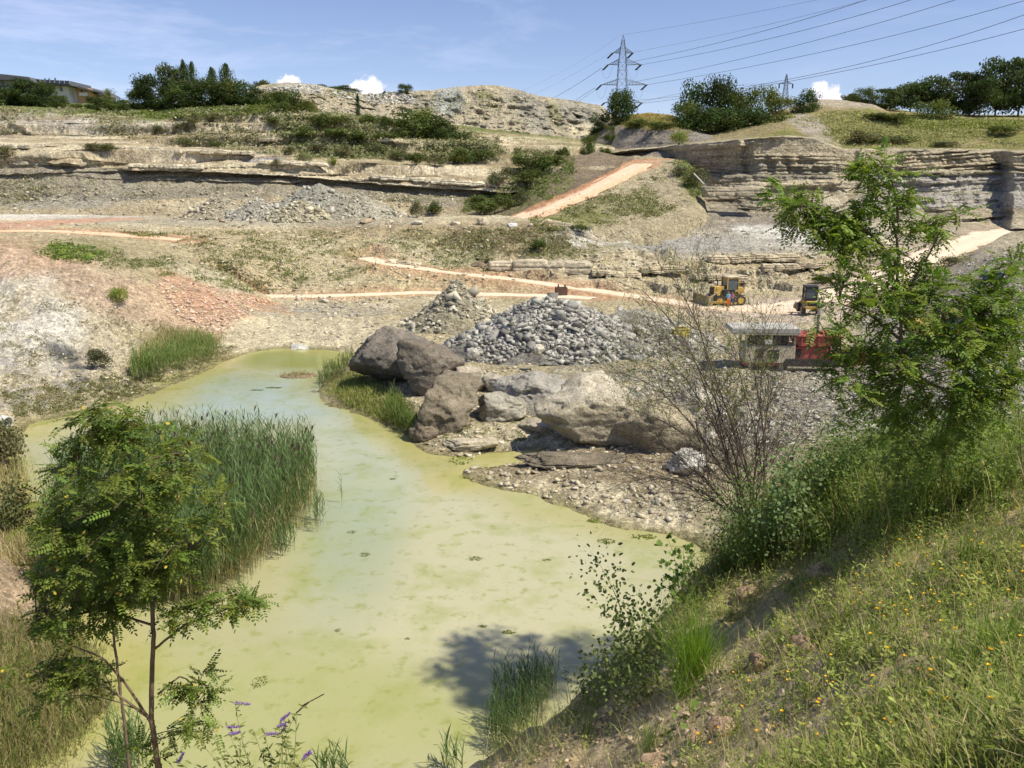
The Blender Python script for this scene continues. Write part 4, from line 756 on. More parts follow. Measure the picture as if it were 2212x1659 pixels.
for (u, vb, vt, wu, lb) in [(690, 196, 182, 34, 'above the left end'), (735, 196, 184, 40, 'beside the cumulus'), (760, 204, 190, 30, 'right of the cumulus')]: plant('mid', u, vb, vt, wu, 300, 'far low tree line clump behind the rock mound, ' + lb + ' of the mound' if 'end' in lb else 'far low tree behind the rock mound, ' + lb, GT)
SHR = [('shrub', 690, 282, 226, 46, 'mid green shrub at the foot of the rock mound near the sapling'), ('shrub', 735, 272, 240, 60, 'wide shrub left of the thin poplar'), ('shrub', 802, 268, 240, 50, 'shrub right of the thin poplar'), ('shrub', 833, 280, 236, 30, 'upright shrub below the rock mound left of the largest bush'), ('shrub', 866, 284, 246, 36, 'shrub touching the left side of the largest bush'),
 ('greyshrub', 812, 332, 300, 44, 'grey-green shrub on the bench under the largest bush'), ('greyshrub', 690, 330, 300, 50, 'olive shrub on the bench above the long overhang'), ('greyshrub', 745, 340, 305, 44, 'olive bench shrub right of centre of the long bench'), ('greyshrub', 860, 345, 312, 50, 'grey-green shrub below the dark bush group'), ('shrub', 900, 355, 318, 46, 'green shrub on the slope edge below the dark bush'), ('greyshrub', 940, 360, 325, 44, 'grey-green shrub low on the right end of the bench'), ('shrub', 1000, 355, 308, 62, 'green shrub spilling over the bench right of the bush group'), ('shrub', 1045, 345, 312, 46, 'green shrub below the cream rock band'),
 ('shrub', 1135, 365, 322, 50, 'left green shrub in the hollow before the ramp'), ('shrub', 1165, 372, 318, 58, 'middle green shrub in the hollow before the ramp'), ('shrub', 1195, 358, 325, 40, 'right green shrub in the hollow before the ramp'), ('shrub', 1150, 395, 352, 50, 'low green shrub under the hollow'), ('greyshrub', 1075, 400, 360, 46, 'grey-green shrub at the right end of the long overhang'), ('greyshrub', 1095, 385, 350, 36, 'grey shrub on the scree right of the overhang'),
 ('greyshrub', 900, 470, 422, 32, 'grey-green shrub at the right foot of the terrace heaps'), ('shrub', 935, 462, 428, 40, 'shrub on the terrace between heaps and ramp'), ('shrub', 1050, 462, 420, 60, 'green shrub left of the ramp road foot'), ('shrub', 1095, 452, 405, 50, 'green shrub beside the lower ramp road'), ('greyshrub', 1130, 440, 398, 36, 'grey shrub halfway up left of the ramp road'), ('shrub', 1030, 440, 412, 40, 'shrub under the right end of the overhang'),
 ('greyshrub', 10, 345, 308, 50, 'olive bush on the ledge at the left frame edge'), ('greyshrub', 395, 318, 288, 44, 'olive shrub on the upper left bench'), ('greyshrub', 345, 290, 262, 34, 'olive shrub below the rim grass'), ('greyshrub', 420, 270, 240, 44, 'grey-green shrub on the grassy slope under the grove'), ('greyshrub', 455, 262, 236, 34, 'second grey-green shrub on the grassy slope under the grove'), ('greyshrub', 395, 284, 258, 36, 'low shrub in the middle of the grassy slope'), ('shrub', 470, 320, 300, 30, 'small dark shrub on the layered slope'), ('shrub', 235, 326, 304, 34, 'small green shrub on the second ledge'), ('greyshrub', 200, 326, 302, 50, 'wide green clump on the second ledge'), ('greyshrub', 625, 335, 312, 34, 'olive shrub near the middle of the long bench'), ('greyshrub', 655, 352, 326, 30, 'grey shrub over the overhang lip'), ('lightshrub', 718, 358, 334, 20, 'bright yellow-green bush above the overhang'), ('greyshrub', 600, 362, 338, 28, 'grey shrub left of the bright bush above the overhang'),
 ('shrub', 655, 300, 262, 50, 'shrub below the tall loose willow'), ('shrub', 590, 268, 246, 30, 'small shrub left of the tall loose willow'), ('shrub', 715, 300, 268, 60, 'shrub on the slope below the mound foot'), ('shrub', 765, 305, 272, 60, 'wide shrub under the thin poplar'), ('shrub', 830, 305, 276, 50, 'shrub left below the largest bush'),
 ('lightshrub', 258, 652, 606, 46, 'bright yellow-green broom bush on the left bank'), ('greyshrub', 205, 768, 748, 30, 'small dry shrub on the left bank'), ('greyshrub', 218, 795, 738, 50, 'sparse dark shrub low on the left bank'),
 ('shrub', 1160, 545, 505, 36, 'green bush on the bank below the ramp foot'), ('greyshrub', 1500, 400, 350, 50, 'green growth on the rounded right end of the ramp hill'), ('greyshrub', 1470, 380, 352, 50, 'green growth beside the head of the ramp road'), ('shrub', 1255, 500, 478, 44, 'low shrub at the foot of the ramp hill'),
 ('shrub', 1380, 275, 252, 60, 'dark thicket on the crest of the shaded hill'), ('shrub', 1425, 280, 254, 60, 'right thicket on the crest of the shaded hill'), ('lightshrub', 1468, 312, 270, 36, 'yellow-green bush where the shaded hill meets the right grove'), ('shrub', 1935, 262, 240, 80, 'flat green thicket on the right slope'), ('shrub', 1895, 258, 238, 60, 'green thicket below the flat-topped mound'), ('greyshrub', 1860, 310, 275, 90, 'olive tall-herb patch above the right cliff'), ('greyshrub', 1930, 312, 285, 80, 'second olive tall-herb patch above the right cliff'), ('greyshrub', 2040, 318, 300, 60, 'olive clump on the edge of the right cliff'), ('shrub', 2170, 290, 262, 60, 'yellowish bush at the right above the cliff'),
 ('shrub', 1775, 612, 588, 44, 'dark green bush at the end of the layered slope beside the haul road'), ('greyshrub', 2050, 575, 545, 50, 'grass clump in the middle of the right rubble slope'),
 ('greyshrub', 20, 1010, 880, 90, 'tall grey-green feathery shrub at the left frame edge by the pond'), ('greyshrub', 30, 1150, 1000, 100, 'grey-green feathery shrub on the left bank below the pipe')]
for k, u, vb, vt, wu, lb in SHR: plant(k, u, vb, vt, wu, None, lb, GS)
# ================= rock heaps =================
def region_hits(poly, n, near=0, r=None, dens=None):
    r = r or rng; pl = np.array(poly); lo, hi = pl.min(0), pl.max(0); out = []; tries = 0
    while len(out) < n and tries < 40:
        tries += 1; q = r.uniform(lo, hi, (n, 2)); q = q[inside(q[:, 0], q[:, 1], [tuple(x) for x in pl])]
        if dens is not None: q = q[dens(q[:, 0], q[:, 1]) > r.random(len(q))]
        for a, b in q:
            h, nn = hit(a, b, near)
            if h is not None: out.append((*h, a, b))
            if len(out) >= n: break
    return np.array(out)
def heap(name, uc, vb, vt, wu, Y, colr, scol, label, ns, ssz, seed, peaked=1., dep=.8, alt=None, cat='rock heap', group='heaps of broken rock on the pit floor'):
    """a conical tip of broken rock: a mound and the stones lying on it"""
    r = np.random.default_rng(seed); Rr = wu * Y / FOC; base = P(uc, vb, Y - Rr * dep * .8); gz = ground(P(uc, vb, Y)[0], Y); H = P(uc, vt, Y)[2] - gz
    c0 = np.array((P(uc, vt, Y)[0], Y, gz)); e = empty(name, tuple(c0), label, cat, group); n = 90; t = np.linspace(0, 1.15, n); a = np.linspace(0, 2 * np.pi, 181)[:-1]; TT, AA = np.meshgrid(t, a, indexing='ij')
    def surf(x, y):
        q = np.hypot(x / Rr, y / (Rr * dep)); wob = 1 + .22 * fbm(np.stack([x / Rr * 1.6, y / Rr * 1.6, 0 * x + seed], -1).reshape(-1, 3), 1, 3).reshape(np.shape(x)); q = q / wob
        z = np.where(q < 1, (1 - q ** peaked) , -(q - 1) * .8); z = H * (z - .04 * np.exp(-(q / .12) ** 2)); return z + fbm(np.stack([x, y, 0 * x + seed], -1).reshape(-1, 3), .8, 4, .6).reshape(np.shape(x)) * .06 * H
    X, Y_ = (TT * Rr * np.cos(AA)).ravel(), (TT * Rr * dep * np.sin(AA)).ravel(); Z = surf(X, Y_); V = np.stack([X, Y_, Z], 1); i = np.arange(n - 1)[:, None] * 180; j = np.arange(180)[None]
    F = np.stack([i + j, i + (j + 1) % 180, i + 180 + (j + 1) % 180, i + 180 + j], -1).reshape(-1, 4); nf = fbm(V, 2., 4, .65); cc = np.tile(colr, (len(V), 1)) * (1 + nf[:, None] * .3); cc = mixc(cc, sst(0, .4, fbm(V, .5, 3, off=7.)) * .6, alt if alt is not None else np.array(colr) * 1.25)
    mesh_np('mound', V, F, M_ground, cc, True, e)
    q = np.sqrt(r.random(ns)) * 1.08; a = r.uniform(0, 2 * np.pi, ns); kp = fbm(np.stack([q * np.cos(a) * 2.5, q * np.sin(a) * 2.5, 0 * q + seed], 1), 1, 3) > -.16; q, a = q[kp], a[kp]; ns = len(q); x, y = q * Rr * np.cos(a), q * Rr * dep * np.sin(a); s = ssz[0] * (ssz[1] / ssz[0]) ** (r.random(ns) ** 3.6); big = r.random(ns) < .006; s[big] = ssz[1] * r.uniform(1., 2.0, big.sum()); sc_ = np.asarray(scol) * r.uniform(.4, 1.4, (ns, 1)); k = r.random(ns) < .14; sc_[k] = sc_[k] * .3 + np.array((.52, .50, .42)) * .7
    so = stones('loose_stones', np.stack([x, y, surf(x, y)], 1), s, sc_, parent=e, r=r, bury=.3); so['kind'] = 'stuff'; return e
heap('rock_heap', 985, 700, 599, 112, 84, (.40, .36, .25), (.42, .39, .30), 'steep pointed heap of brown earth and rubble behind the boulders', 3200, (.06, .5), 3, .85)
heap('rock_heap', 1190, 822, 640, 232, 71, (.26, .25, .22), (.34, .33, .295), 'biggest heap of broken blue-grey stone behind the boulders', 34000, (.05, .46), 4, 1.1, .62, (.36, .35, .30))
heap('rock_heap', 1370, 812, 664, 190, 73, (.36, .34, .28), (.38, .365, .32), 'low grey rubble heap joined to the right side of the stone heap', 9000, (.04, .35), 5, 1.3, .7)
GH = 'rubble heaps tipped on the terrace'
for i, (u, vb, vt, wu, Y, c, ls) in enumerate([(470, 478, 420, 85, 140, (.43, .38, .28), 'left grey rubble heap on the terrace'), (560, 482, 428, 70, 134, (.44, .415, .34), 'pale grey stone heap in the middle of the terrace'), (690, 482, 392, 130, 142, (.36, .35, .285), 'tallest brown rubble heap on the terrace'), (770, 484, 418, 110, 136, (.40, .37, .285), 'grey rubble heap at the right end of the terrace'), (650, 484, 432, 70, 132, (.45, .41, .29), 'ochre rubble heap in front of the tallest terrace heap')]):
    heap('rock_heap', u, vb, vt, wu * 1.15, Y, c, np.array(c) * 1.02, ls, 2600, (.08, .55), 10 + i, 1.05, .6, group=GH)
# scattered stones
def uvstones(name, poly, n, s0, s1, colr, label, near=0, pale=.2, dens=None, pw=3.4, flat=.6):
    h = region_hits(poly, n, near, dens=dens); k = len(h); s = s0 * (s1 / s0) ** (rng.random(k) ** pw); c = np.asarray(colr) * rng.uniform(.7, 1.3, (k, 1)); q = rng.random(k) < pale; c[q] = c[q] * .3 + np.array((.60, .56, .46)) * .7
    o = stones(name, h[:, :3], s, c, flat=flat); tag(o, label, 'stones', kind='stuff'); return o
FLD = [(560, 660), (850, 640), (1300, 650), (1600, 690), (1620, 760), (1500, 850), (1560, 960), (1500, 1130), (1300, 1110), (1040, 1040), (880, 950), (760, 760), (560, 745)]
uvstones('loose_stones', FLD, 8000, .04, .34, (.46, .41, .30), 'loose pale stones strewn over the pit floor')
uvstones('loose_stones', [(1400, 760), (1650, 760), (1860, 830), (2212, 740), (2300, 900), (2000, 960), (1500, 960), (1420, 880)], 7000, .05, .42, (.40, .38, .325), 'grey rubble below the red crusher')
uvstones('loose_stones', [(1850, 700), (1960, 610), (2212, 520), (2320, 560), (2320, 900), (2000, 760)], 5000, .05, .4, (.42, .39, .33), 'rubble on the slope at the right of the pit')
uvstones('loose_stones', [(330, 605), (420, 612), (590, 650), (560, 672), (500, 700), (470, 735), (380, 680)], 2600, .06, .38, (.60, .43, .32), 'reddish broken stone spilling down the left bank', pale=.12)
uvstones('loose_stones', [(400, 500), (1220, 500), (1240, 600), (900, 615), (560, 640), (300, 560)], 3200, .06, .5, (.46, .40, .28), 'stones scattered on the weedy spoil slope')
uvstones('loose_stones', [(0, 480), (400, 486), (1240, 486), (1240, 498), (400, 500), (0, 520)], 420, .1, .55, (.48, .42, .31), 'stones along the edge of the terrace')
uvstones('loose_stones', [(1250, 500), (1800, 500), (1820, 600), (1550, 650), (1350, 625), (1240, 560)], 3000, .06, .5, (.42, .38, .29), 'stones on the layered slope and grey basin')
uvstones('loose_stones', [(0, 560), (320, 610), (480, 730), (300, 860), (0, 880)], 1500, .03, .25, (.52, .45, .33), 'stones on the pale left bank')
uvstones('loose_stones', [(540, 250), (700, 200), (1050, 195), (1160, 220), (1300, 240), (1250, 290), (1000, 270), (680, 245)], 3800, .15, .8, (.43, .39, .29), 'boulders and scree on the skyline mound')
uvstones('loose_stones', [(550, 190), (700, 186), (700, 196), (830, 200), (880, 197), (900, 225), (820, 225), (700, 205), (560, 200)], 700, .3, 1.2, (.44, .44, .40), 'big broken blocks along the left top of the skyline mound', pale=.4)
uvstones('loose_stones', [(0, 400), (1000, 420), (1050, 460), (0, 466)], 1800, .1, .7, (.44, .39, .28), 'scree at the foot of the left cliff')
uvstones('loose_stones', [(600, 636), (760, 640), (900, 650), (760, 690), (640, 668)], 260, .12, .55, (.42, .37, .29), 'blocks beside the lower pit road')
uvstones('loose_stones', [(1060, 470), (1400, 360), (1500, 360), (1510, 440), (1200, 490)], 900, .05, .35, (.42, .37, .26), 'stones on the ramp hill')
# boulders
GB = 'giant boulders beside the pond'
BR1 = (.165, .148, .125); BR2 = (.20, .172, .135)
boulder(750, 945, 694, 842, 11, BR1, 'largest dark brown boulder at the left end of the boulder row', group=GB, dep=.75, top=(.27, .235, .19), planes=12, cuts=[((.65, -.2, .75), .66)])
boulder(862, 1010, 732, 856, 12, BR2, 'dark brown boulder standing upright right of the largest one', group=GB, dep=.8, planes=14, cuts=[((.7, -.1, .65), .72), ((-.3, -1, .2), .75)])
boulder(908, 1044, 810, 934, 33, (.25, .215, .155), 'rounded brown boulder with a deep vertical crack, nearest the pond', group=GB, dep=.85, planes=5)
boulder(985, 1055, 790, 850, 14, (.42, .37, .28), 'pale wedge-shaped boulder between brown boulders and grey one', group=GB, planes=10, dep=.7)
boulder(1066, 1262, 785, 896, 15, (.34, .32, .275), 'grey pyramid-shaped boulder behind the giant pale one', group=GB, dep=.7, planes=10, cuts=[((.55, -.35, .9), .45), ((-.55, -.35, .85), .5)])
boulder(1020, 1140, 842, 912, 16, (.36, .34, .275), 'low smooth grey boulder in the middle of the boulder group', group=GB, dep=.7, planes=8)
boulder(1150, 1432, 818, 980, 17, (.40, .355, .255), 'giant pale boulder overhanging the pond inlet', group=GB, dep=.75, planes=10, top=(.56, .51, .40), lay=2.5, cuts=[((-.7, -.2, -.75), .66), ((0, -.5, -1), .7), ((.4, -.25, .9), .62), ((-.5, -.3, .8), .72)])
boulder(1290, 1500, 850, 980, 58, (.36, .315, .215), 'rounded lower block attached at the right of the giant pale boulder', group=GB, dep=.8, planes=6)
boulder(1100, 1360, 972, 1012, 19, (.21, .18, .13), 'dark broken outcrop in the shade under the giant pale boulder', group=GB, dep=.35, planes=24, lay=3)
boulder(951, 1078, 946, 978, 20, (.50, .44, .32), 'flat pale slab lying at the water edge', group=GB, dep=.5, planes=12, lay=2)
boulder(1432, 1524, 968, 1034, 21, (.58, .56, .50), 'white block behind the bare bush', group=GB, dep=.7, planes=22, cuts=[((.3, -.5, .8), .4), ((-.8, -.5, .2), .5)])
boulder(624, 667, 744, 760, 22, (.55, .53, .48), 'flat white stone lying in the far end of the pond', group=None, Y=77.5, dep=.6, planes=8, sub=4)
boulder(998, 1016, 1006, 1026, 23, (.33, .28, .19), 'small mud-brown stone on the spit by the inlet', group=None, Y=43.5, dep=.9, planes=10, sub=4)
boulder(1147, 1175, 738, 770, 24, (.50, .47, .38), 'pale block standing out on the front of the grey stone heap', Y=62, dep=.9, sub=4); boulder(1008, 1038, 752, 780, 25, (.44, .42, .36), 'pale block at the lower left of the grey stone heap', Y=61, sub=4)
boulder(1146, 1172, 640, 656, 26, (.52, .48, .38), 'pale block on the crest of the grey stone heap', Y=74, sub=4)
boulder(1016, 1052, 566, 588, 27, (.23, .18, .12), 'dark brown boulder embedded in the bank above the bench road', Y=113, sub=4)
GE = 'blocks set along the terrace edge'
for i, (u, v, w_, h_, c, lb) in enumerate([(480, 482, 16, 10, (.34, .26, .17), 'brown block on the terrace edge below the pale heap'), (548, 484, 18, 11, (.48, .43, .33), 'pale cube-like block on the terrace edge'), (670, 480, 18, 7, (.50, .46, .36), 'flat pale block on the terrace edge below the ochre heap'), (788, 485, 28, 13, (.42, .34, .22), 'brownest and widest block of the terrace edge'), (843, 485, 20, 11, (.50, .44, .32), 'block on the terrace edge right of the brown one'), (899, 487, 26, 10, (.60, .57, .48), 'pale slab at the right foot of the terrace heaps'), (986, 488, 24, 10, (.50, .44, .32), 'ochre block between the heaps and the ramp road'), (1044, 488, 26, 18, (.52, .46, .33), 'tilted slab beside the foot of the ramp road'), (1105, 490, 24, 9, (.66, .65, .62), 'white flat block at the foot of the ramp road'), (1146, 491, 15, 9, (.52, .43, .33), 'small reddish block right of the ramp road foot'), (700, 655, 26, 10, (.46, .42, .33), 'low block beside the lower pit road')]):
    boulder(u - w_ / 2, u + w_ / 2, v - h_, v + 1, 40 + i, c, lb, group=GE, sub=3, planes=10)
# rock ledges standing out of the banks
def ledge(u0, u1, vt, vb, Y, colr, label, seed, dip=0., dep=3.):
    a, b = P(u0, vb, Y), P(u1, vb + dip, Y); w_ = np.linalg.norm(b - a); H = (vb - vt) * Y / FOC; r = np.random.default_rng(seed); m = (a + b) / 2; e = empty('rock_ledge', tuple(m), label, 'rock ledge', 'layered rock ledges in the quarry slopes'); x = -w_ / 2; tv, tf = ico(4)
    while x < w_ / 2:
        bw = r.uniform(.8, 3.4) * H * .9; c_ = m + (b - a) / w_ * (x + bw / 2) + np.array((0, dep * .3 + r.uniform(-.3, .5), H * .42)); hh_ = H * r.uniform(.75, 1.1); d = unit(tv); rad = np.full(len(d), 9.)
        for n_, t in [((1, 0, .05), 1), ((-1, .1, 0), 1), ((0, -1, .12), 1), ((0, 1, 0), 1), ((.05, 0, 1), 1), ((0, 0, -1), 1)] + [(r.normal(size=3), r.uniform(1.05, 1.35)) for _ in range(7)]:
            q = d @ unit(np.array(n_, float)); rad = np.minimum(rad, np.where(q > .05, t / np.maximum(q, .05), 9))
        v = d * rad[:, None] * np.array((bw * .53, dep * .5, hh_ * .5)); v += d * (fbm(v + seed + x, 1.1, 4, .65) * .22)[:, None]; v[:, 1] += .18 * (sst(.3, .5, np.abs(((v[:, 2] / hh_ * 3) % 1) - .5))) * (v[:, 1] < 0)
        cc = np.tile(np.asarray(colr) * r.uniform(.8, 1.15), (len(v), 1)) * (1 + .3 * fbm(v * np.array((.6, .6, 3)) + x, 1.2, 3)[:, None]); mesh_np('rock_block', v + (c_ - m), tf, M_rock, cc, parent=e); x += bw
    return e
ledge(1060, 1252, 561, 588, 111.5, (.50, .44, .32), 'long pale rock ledge above the bench road', 1, 2); ledge(836, 900, 560, 574, 113.5, (.58, .50, .36), 'short bright ledge where the bench road begins', 2, 6)
ledge(1522, 1637, 403, 424, 153, (.40, .35, .25), 'brown slab ledge standing in front of the right cliff', 3, -2, 4)

boulder(880, 960, 905, 955, 61, (.20, .165, .12), 'dark broken rock in the weeds at the foot of the nearest brown boulder', group=GB, planes=16, sub=4)
boulder(1120, 1200, 900, 940, 62, (.42, .37, .28), 'pale broken rock between the low grey boulder and the giant pale one', group=GB, planes=16, sub=4)
boulder(1040, 1090, 800, 850, 63, (.44, .40, .32), 'small pale rock between the wedge-shaped boulder and the grey pyramid', group=GB, planes=14, sub=4)
boulder(1440, 1560, 830, 900, 64, (.60, .56, .46), 'whitish rock behind the bare bush, right of the giant pale boulder', group=GB, planes=16, sub=4)
# a tall tree outside the frame at the right, whose soft shadow lies on the pond
gz = ground(14.8, 16.9); e = empty('tall_tree', (14.8, 16.9, gz - .3), 'tall tree on the near bank beyond the right frame edge, shading the pond', 'tree')
for (x, y, z, w_, h_) in ((0, 0, 25.5, 4.4, 3.6), (2.8, .5, 25.5, 3.2, 2.6), (-1.2, -1.4, 25, 2., 1.4)): o = bpy.data.objects.new('crown', KIND['light'][0][0]); COL.objects.link(o); o.parent = e; o.location = (x, y, z - gz); o.scale = (w_, w_, h_)
V, F = tube([(0, 0, 0), (.2, .1, 6), (.1, 0, 12), (0, 0, 28 - gz)], [.28, .2, .14, .06], 8); mesh_np('trunk', V, F, M_bark, np.tile(BARK, (len(V), 1)), parent=e)
for a in range(4): V, F = tube([(.1, 0, 25 - gz - a * .3), (1.2 * math.cos(a * 1.6 + 1), 1.2 * math.sin(a * 1.6 + 1), 26.5 - gz)], [.06, .02], 5); mesh_np('limb', V, F, M_bark, np.tile(BARK, (len(V), 1)), parent=e)
def hy(u, v): h, _ = hit(u, v); return h.y if h is not None else 180
for k, (u0, u1, vt, vb, c, dip, lb) in enumerate([(615, 765, 277, 287, (.60, .53, .37), 9, 'cream rock ledge below the tall loose willow'), (770, 880, 292, 301, (.58, .51, .35), 10, 'cream rock ledge under the largest bush'), (0, 120, 312, 320, (.52, .46, .34), 2, 'broken ledge at the far left of the cliff, middle height'), (150, 330, 313, 321, (.56, .50, .37), 4, 'long thin ledge on the left cliff, right of the olive bush'), (380, 540, 322, 331, (.57, .50, .36), 3, 'pale ledge in the middle of the layered left cliff'), (280, 420, 352, 361, (.60, .54, .40), 4, 'bright ledge just above the start of the long overhang'), (560, 700, 345, 354, (.58, .51, .37), 6, 'ledge above the middle of the long overhang'), (800, 1040, 376, 386, (.64, .57, .42), 16, 'brightest long ledge above the right end of the overhang'), (30, 180, 346, 355, (.46, .41, .30), 4, 'dark broken ledge at the lower left of the cliff'), (560, 640, 298, 306, (.42, .37, .27), -2, 'brownish ledge left of the cream one below the willow'),
 (1385, 1470, 577, 592, (.50, .42, .28), -4, 'ochre ledge at the left of the layered slope above the roads'), (1530, 1690, 553, 568, (.54, .46, .31), -4, 'ochre ledge along the top of the layered slope'), (1500, 1610, 592, 606, (.56, .48, .33), 2, 'pale lower ledge of the layered slope behind the bulldozer'), (1650, 1770, 572, 586, (.52, .44, .30), -6, 'ledge of the layered slope above the haul road'), (1280, 1370, 583, 596, (.55, .47, .32), 4, 'ledge at the left end of the layered slope over the bench road')]):
    Yh = hy((u0 + u1) / 2, vb); ledge(u0, u1, vt, vb, Yh - .3, c, lb, 20 + k, dip, 2.4 if Yh < 150 else 3.2)
# ================= buildings, pylons, wires, clouds =================
def paint(name, c, rough=.5, spec=.4, metal=0, wear=.15): return material(name, rough, spec, col=c, noise=[(1.5, wear), (8, wear * .6)], metal=metal)
M_white = paint('white_render', (.72, .70, .64), .85, .1, wear=.06); M_peach = paint('peach_render', (.72, .46, .26), .85, .1, wear=.06); M_greyw = paint('grey_render', (.36, .38, .40), .85, .1); M_roof = paint('slate_roof', (.10, .105, .115), .7); M_solar = paint('solar_glass', (.035, .045, .07), .15, .6, wear=.05)
M_wood = paint('brown_shutter', (.23, .075, .035), .6); M_glass = material('window_glass', .08, .6, col=(.05, .07, .09)); M_frame = paint('white_frame', (.7, .7, .68)); M_steel = paint('galvanised_steel', (.13, .155, .20), .5, .4, .4); M_ins = paint('dark_insulator', (.05, .05, .055), .4)
def housebox(mb, u0, u1, vt, vb, Y, dep, m=None):
    a, b = P(u0, vt, Y), P(u1, vt, Y); z1 = a[2]; z0 = P(u0, vb, Y)[2]; return mb.box(((a[0] + b[0]) / 2, Y + dep / 2, (z0 + z1) / 2), (b[0] - a[0], dep, z1 - z0))
def px(u, v, Y): return tuple(P(u, v, Y))
def roofslab(mb, pts, Y, dep, th=.35):   # outline of the eave/ridge seen from the front, extruded back
    q = [P(u, v, Y) for u, v in pts]; return mb.prism([(a[0], a[2]) for a in q], Y, Y + dep)
e = empty('house', px(40, 215, 262), 'long grey house with dark roof at the left frame edge, behind the trees', 'house', 'houses on the hill above the quarry')
def rel(o): o.matrix_parent_inverse = o.parent.matrix_basis.inverted(); return o
def ch(mb, n, m, e, **k): return rel(mb.build(n, m, e, **k))
ch(housebox(MB(), -60, 62, 169, 232, 262, 9), 'wall', M_greyw, e); ch(roofslab(MB(), [(-70, 171), (-70, 158), (5, 160), (61, 166), (72, 178), (60, 173)], 259, 14), 'roof', M_roof, e)
f = ch(housebox(MB(), -2, 5, 174, 183, 261.7, .2), 'window', M_frame, e); ch(housebox(MB(), -1, 4, 175.3, 182, 261.5, .15), 'pane', M_glass, e).name = 'pane'
ch(housebox(MB(), -8, 8, 184, 192, 261.5, .3), 'balcony', M_roof, e)
e = empty('house', px(130, 215, 266), 'white house with a row of solar panels on its dark roof', 'house', 'houses on the hill above the quarry')
ch(housebox(MB(), 72, 146, 182, 240, 266, 9), 'wall', M_white, e); ch(roofslab(MB(), [(66, 179), (74, 171), (150, 174.5), (153, 184.5), (112, 183)], 262.5, 13), 'roof', M_roof, e)
for k in range(7):
    a = 76 + k * 10.6; ch(roofslab(MB(), [(a, 178 + k * .45), (a + .8, 171.2 + k * .5), (a + 10, 171.8 + k * .5), (a + 9.6, 178.4 + k * .45)], 262.2, .12), 'solar_panel', M_solar, e); ch(roofslab(MB(), [(a + 9.7, 178.4 + k * .45), (a + 10.1, 171.6 + k * .5), (a + 10.5, 171.6 + k * .5), (a + 10.1, 178.4 + k * .45)], 262.15, .1), 'panel_frame', M_frame, e)
for u_, t in ((96, 169), (105, 169), (118, 168)): ch(housebox(MB(), u_ - .8, u_ + .8, t, 174, 264, .5), 'chimney', M_roof, e)
ch(housebox(MB(), 143.5, 145, 184, 215, 265.8, .2), 'downpipe', M_frame, e); ch(housebox(MB(), 128, 134, 188, 197, 265.85, .12), 'window', M_glass, e)
e = empty('house', px(168, 215, 270), 'peach and white house with a red-brown shutter', 'house', 'houses on the hill above the quarry')
ch(housebox(MB(), 148, 162, 186, 240, 269.5, 8), 'wall', M_white, e); ch(housebox(MB(), 161, 190, 190, 240, 270, 8), 'wall', M_peach, e); ch(roofslab(MB(), [(148, 187), (150, 181.5), (160, 183), (192, 192.5), (192, 195), (180, 192.5), (160, 188)], 266.5, 12), 'roof', M_roof, e)
ch(housebox(MB(), 174, 177.5, 194, 206, 269.7, .2), 'shutter', M_wood, e); ch(housebox(MB(), 182.5, 185, 198, 204, 269.7, .2), 'window', M_glass, e); ch(housebox(MB(), 170, 188, 199.5, 207, 268, .15), 'balcony', M_white, e)
e = empty('house', px(205, 215, 276), 'low white house under a dark gabled roof, rightmost of the row', 'house', 'houses on the hill above the quarry')
ch(housebox(MB(), 184, 224, 201, 240, 276, 8), 'wall', M_white, e); ch(roofslab(MB(), [(182, 190), (188, 187.5), (222, 200), (228, 207), (224, 206), (190, 201), (184, 201)], 273, 11), 'roof', M_roof, e); ch(housebox(MB(), 203, 209, 203, 208, 275.8, .12), 'window', M_glass, e)
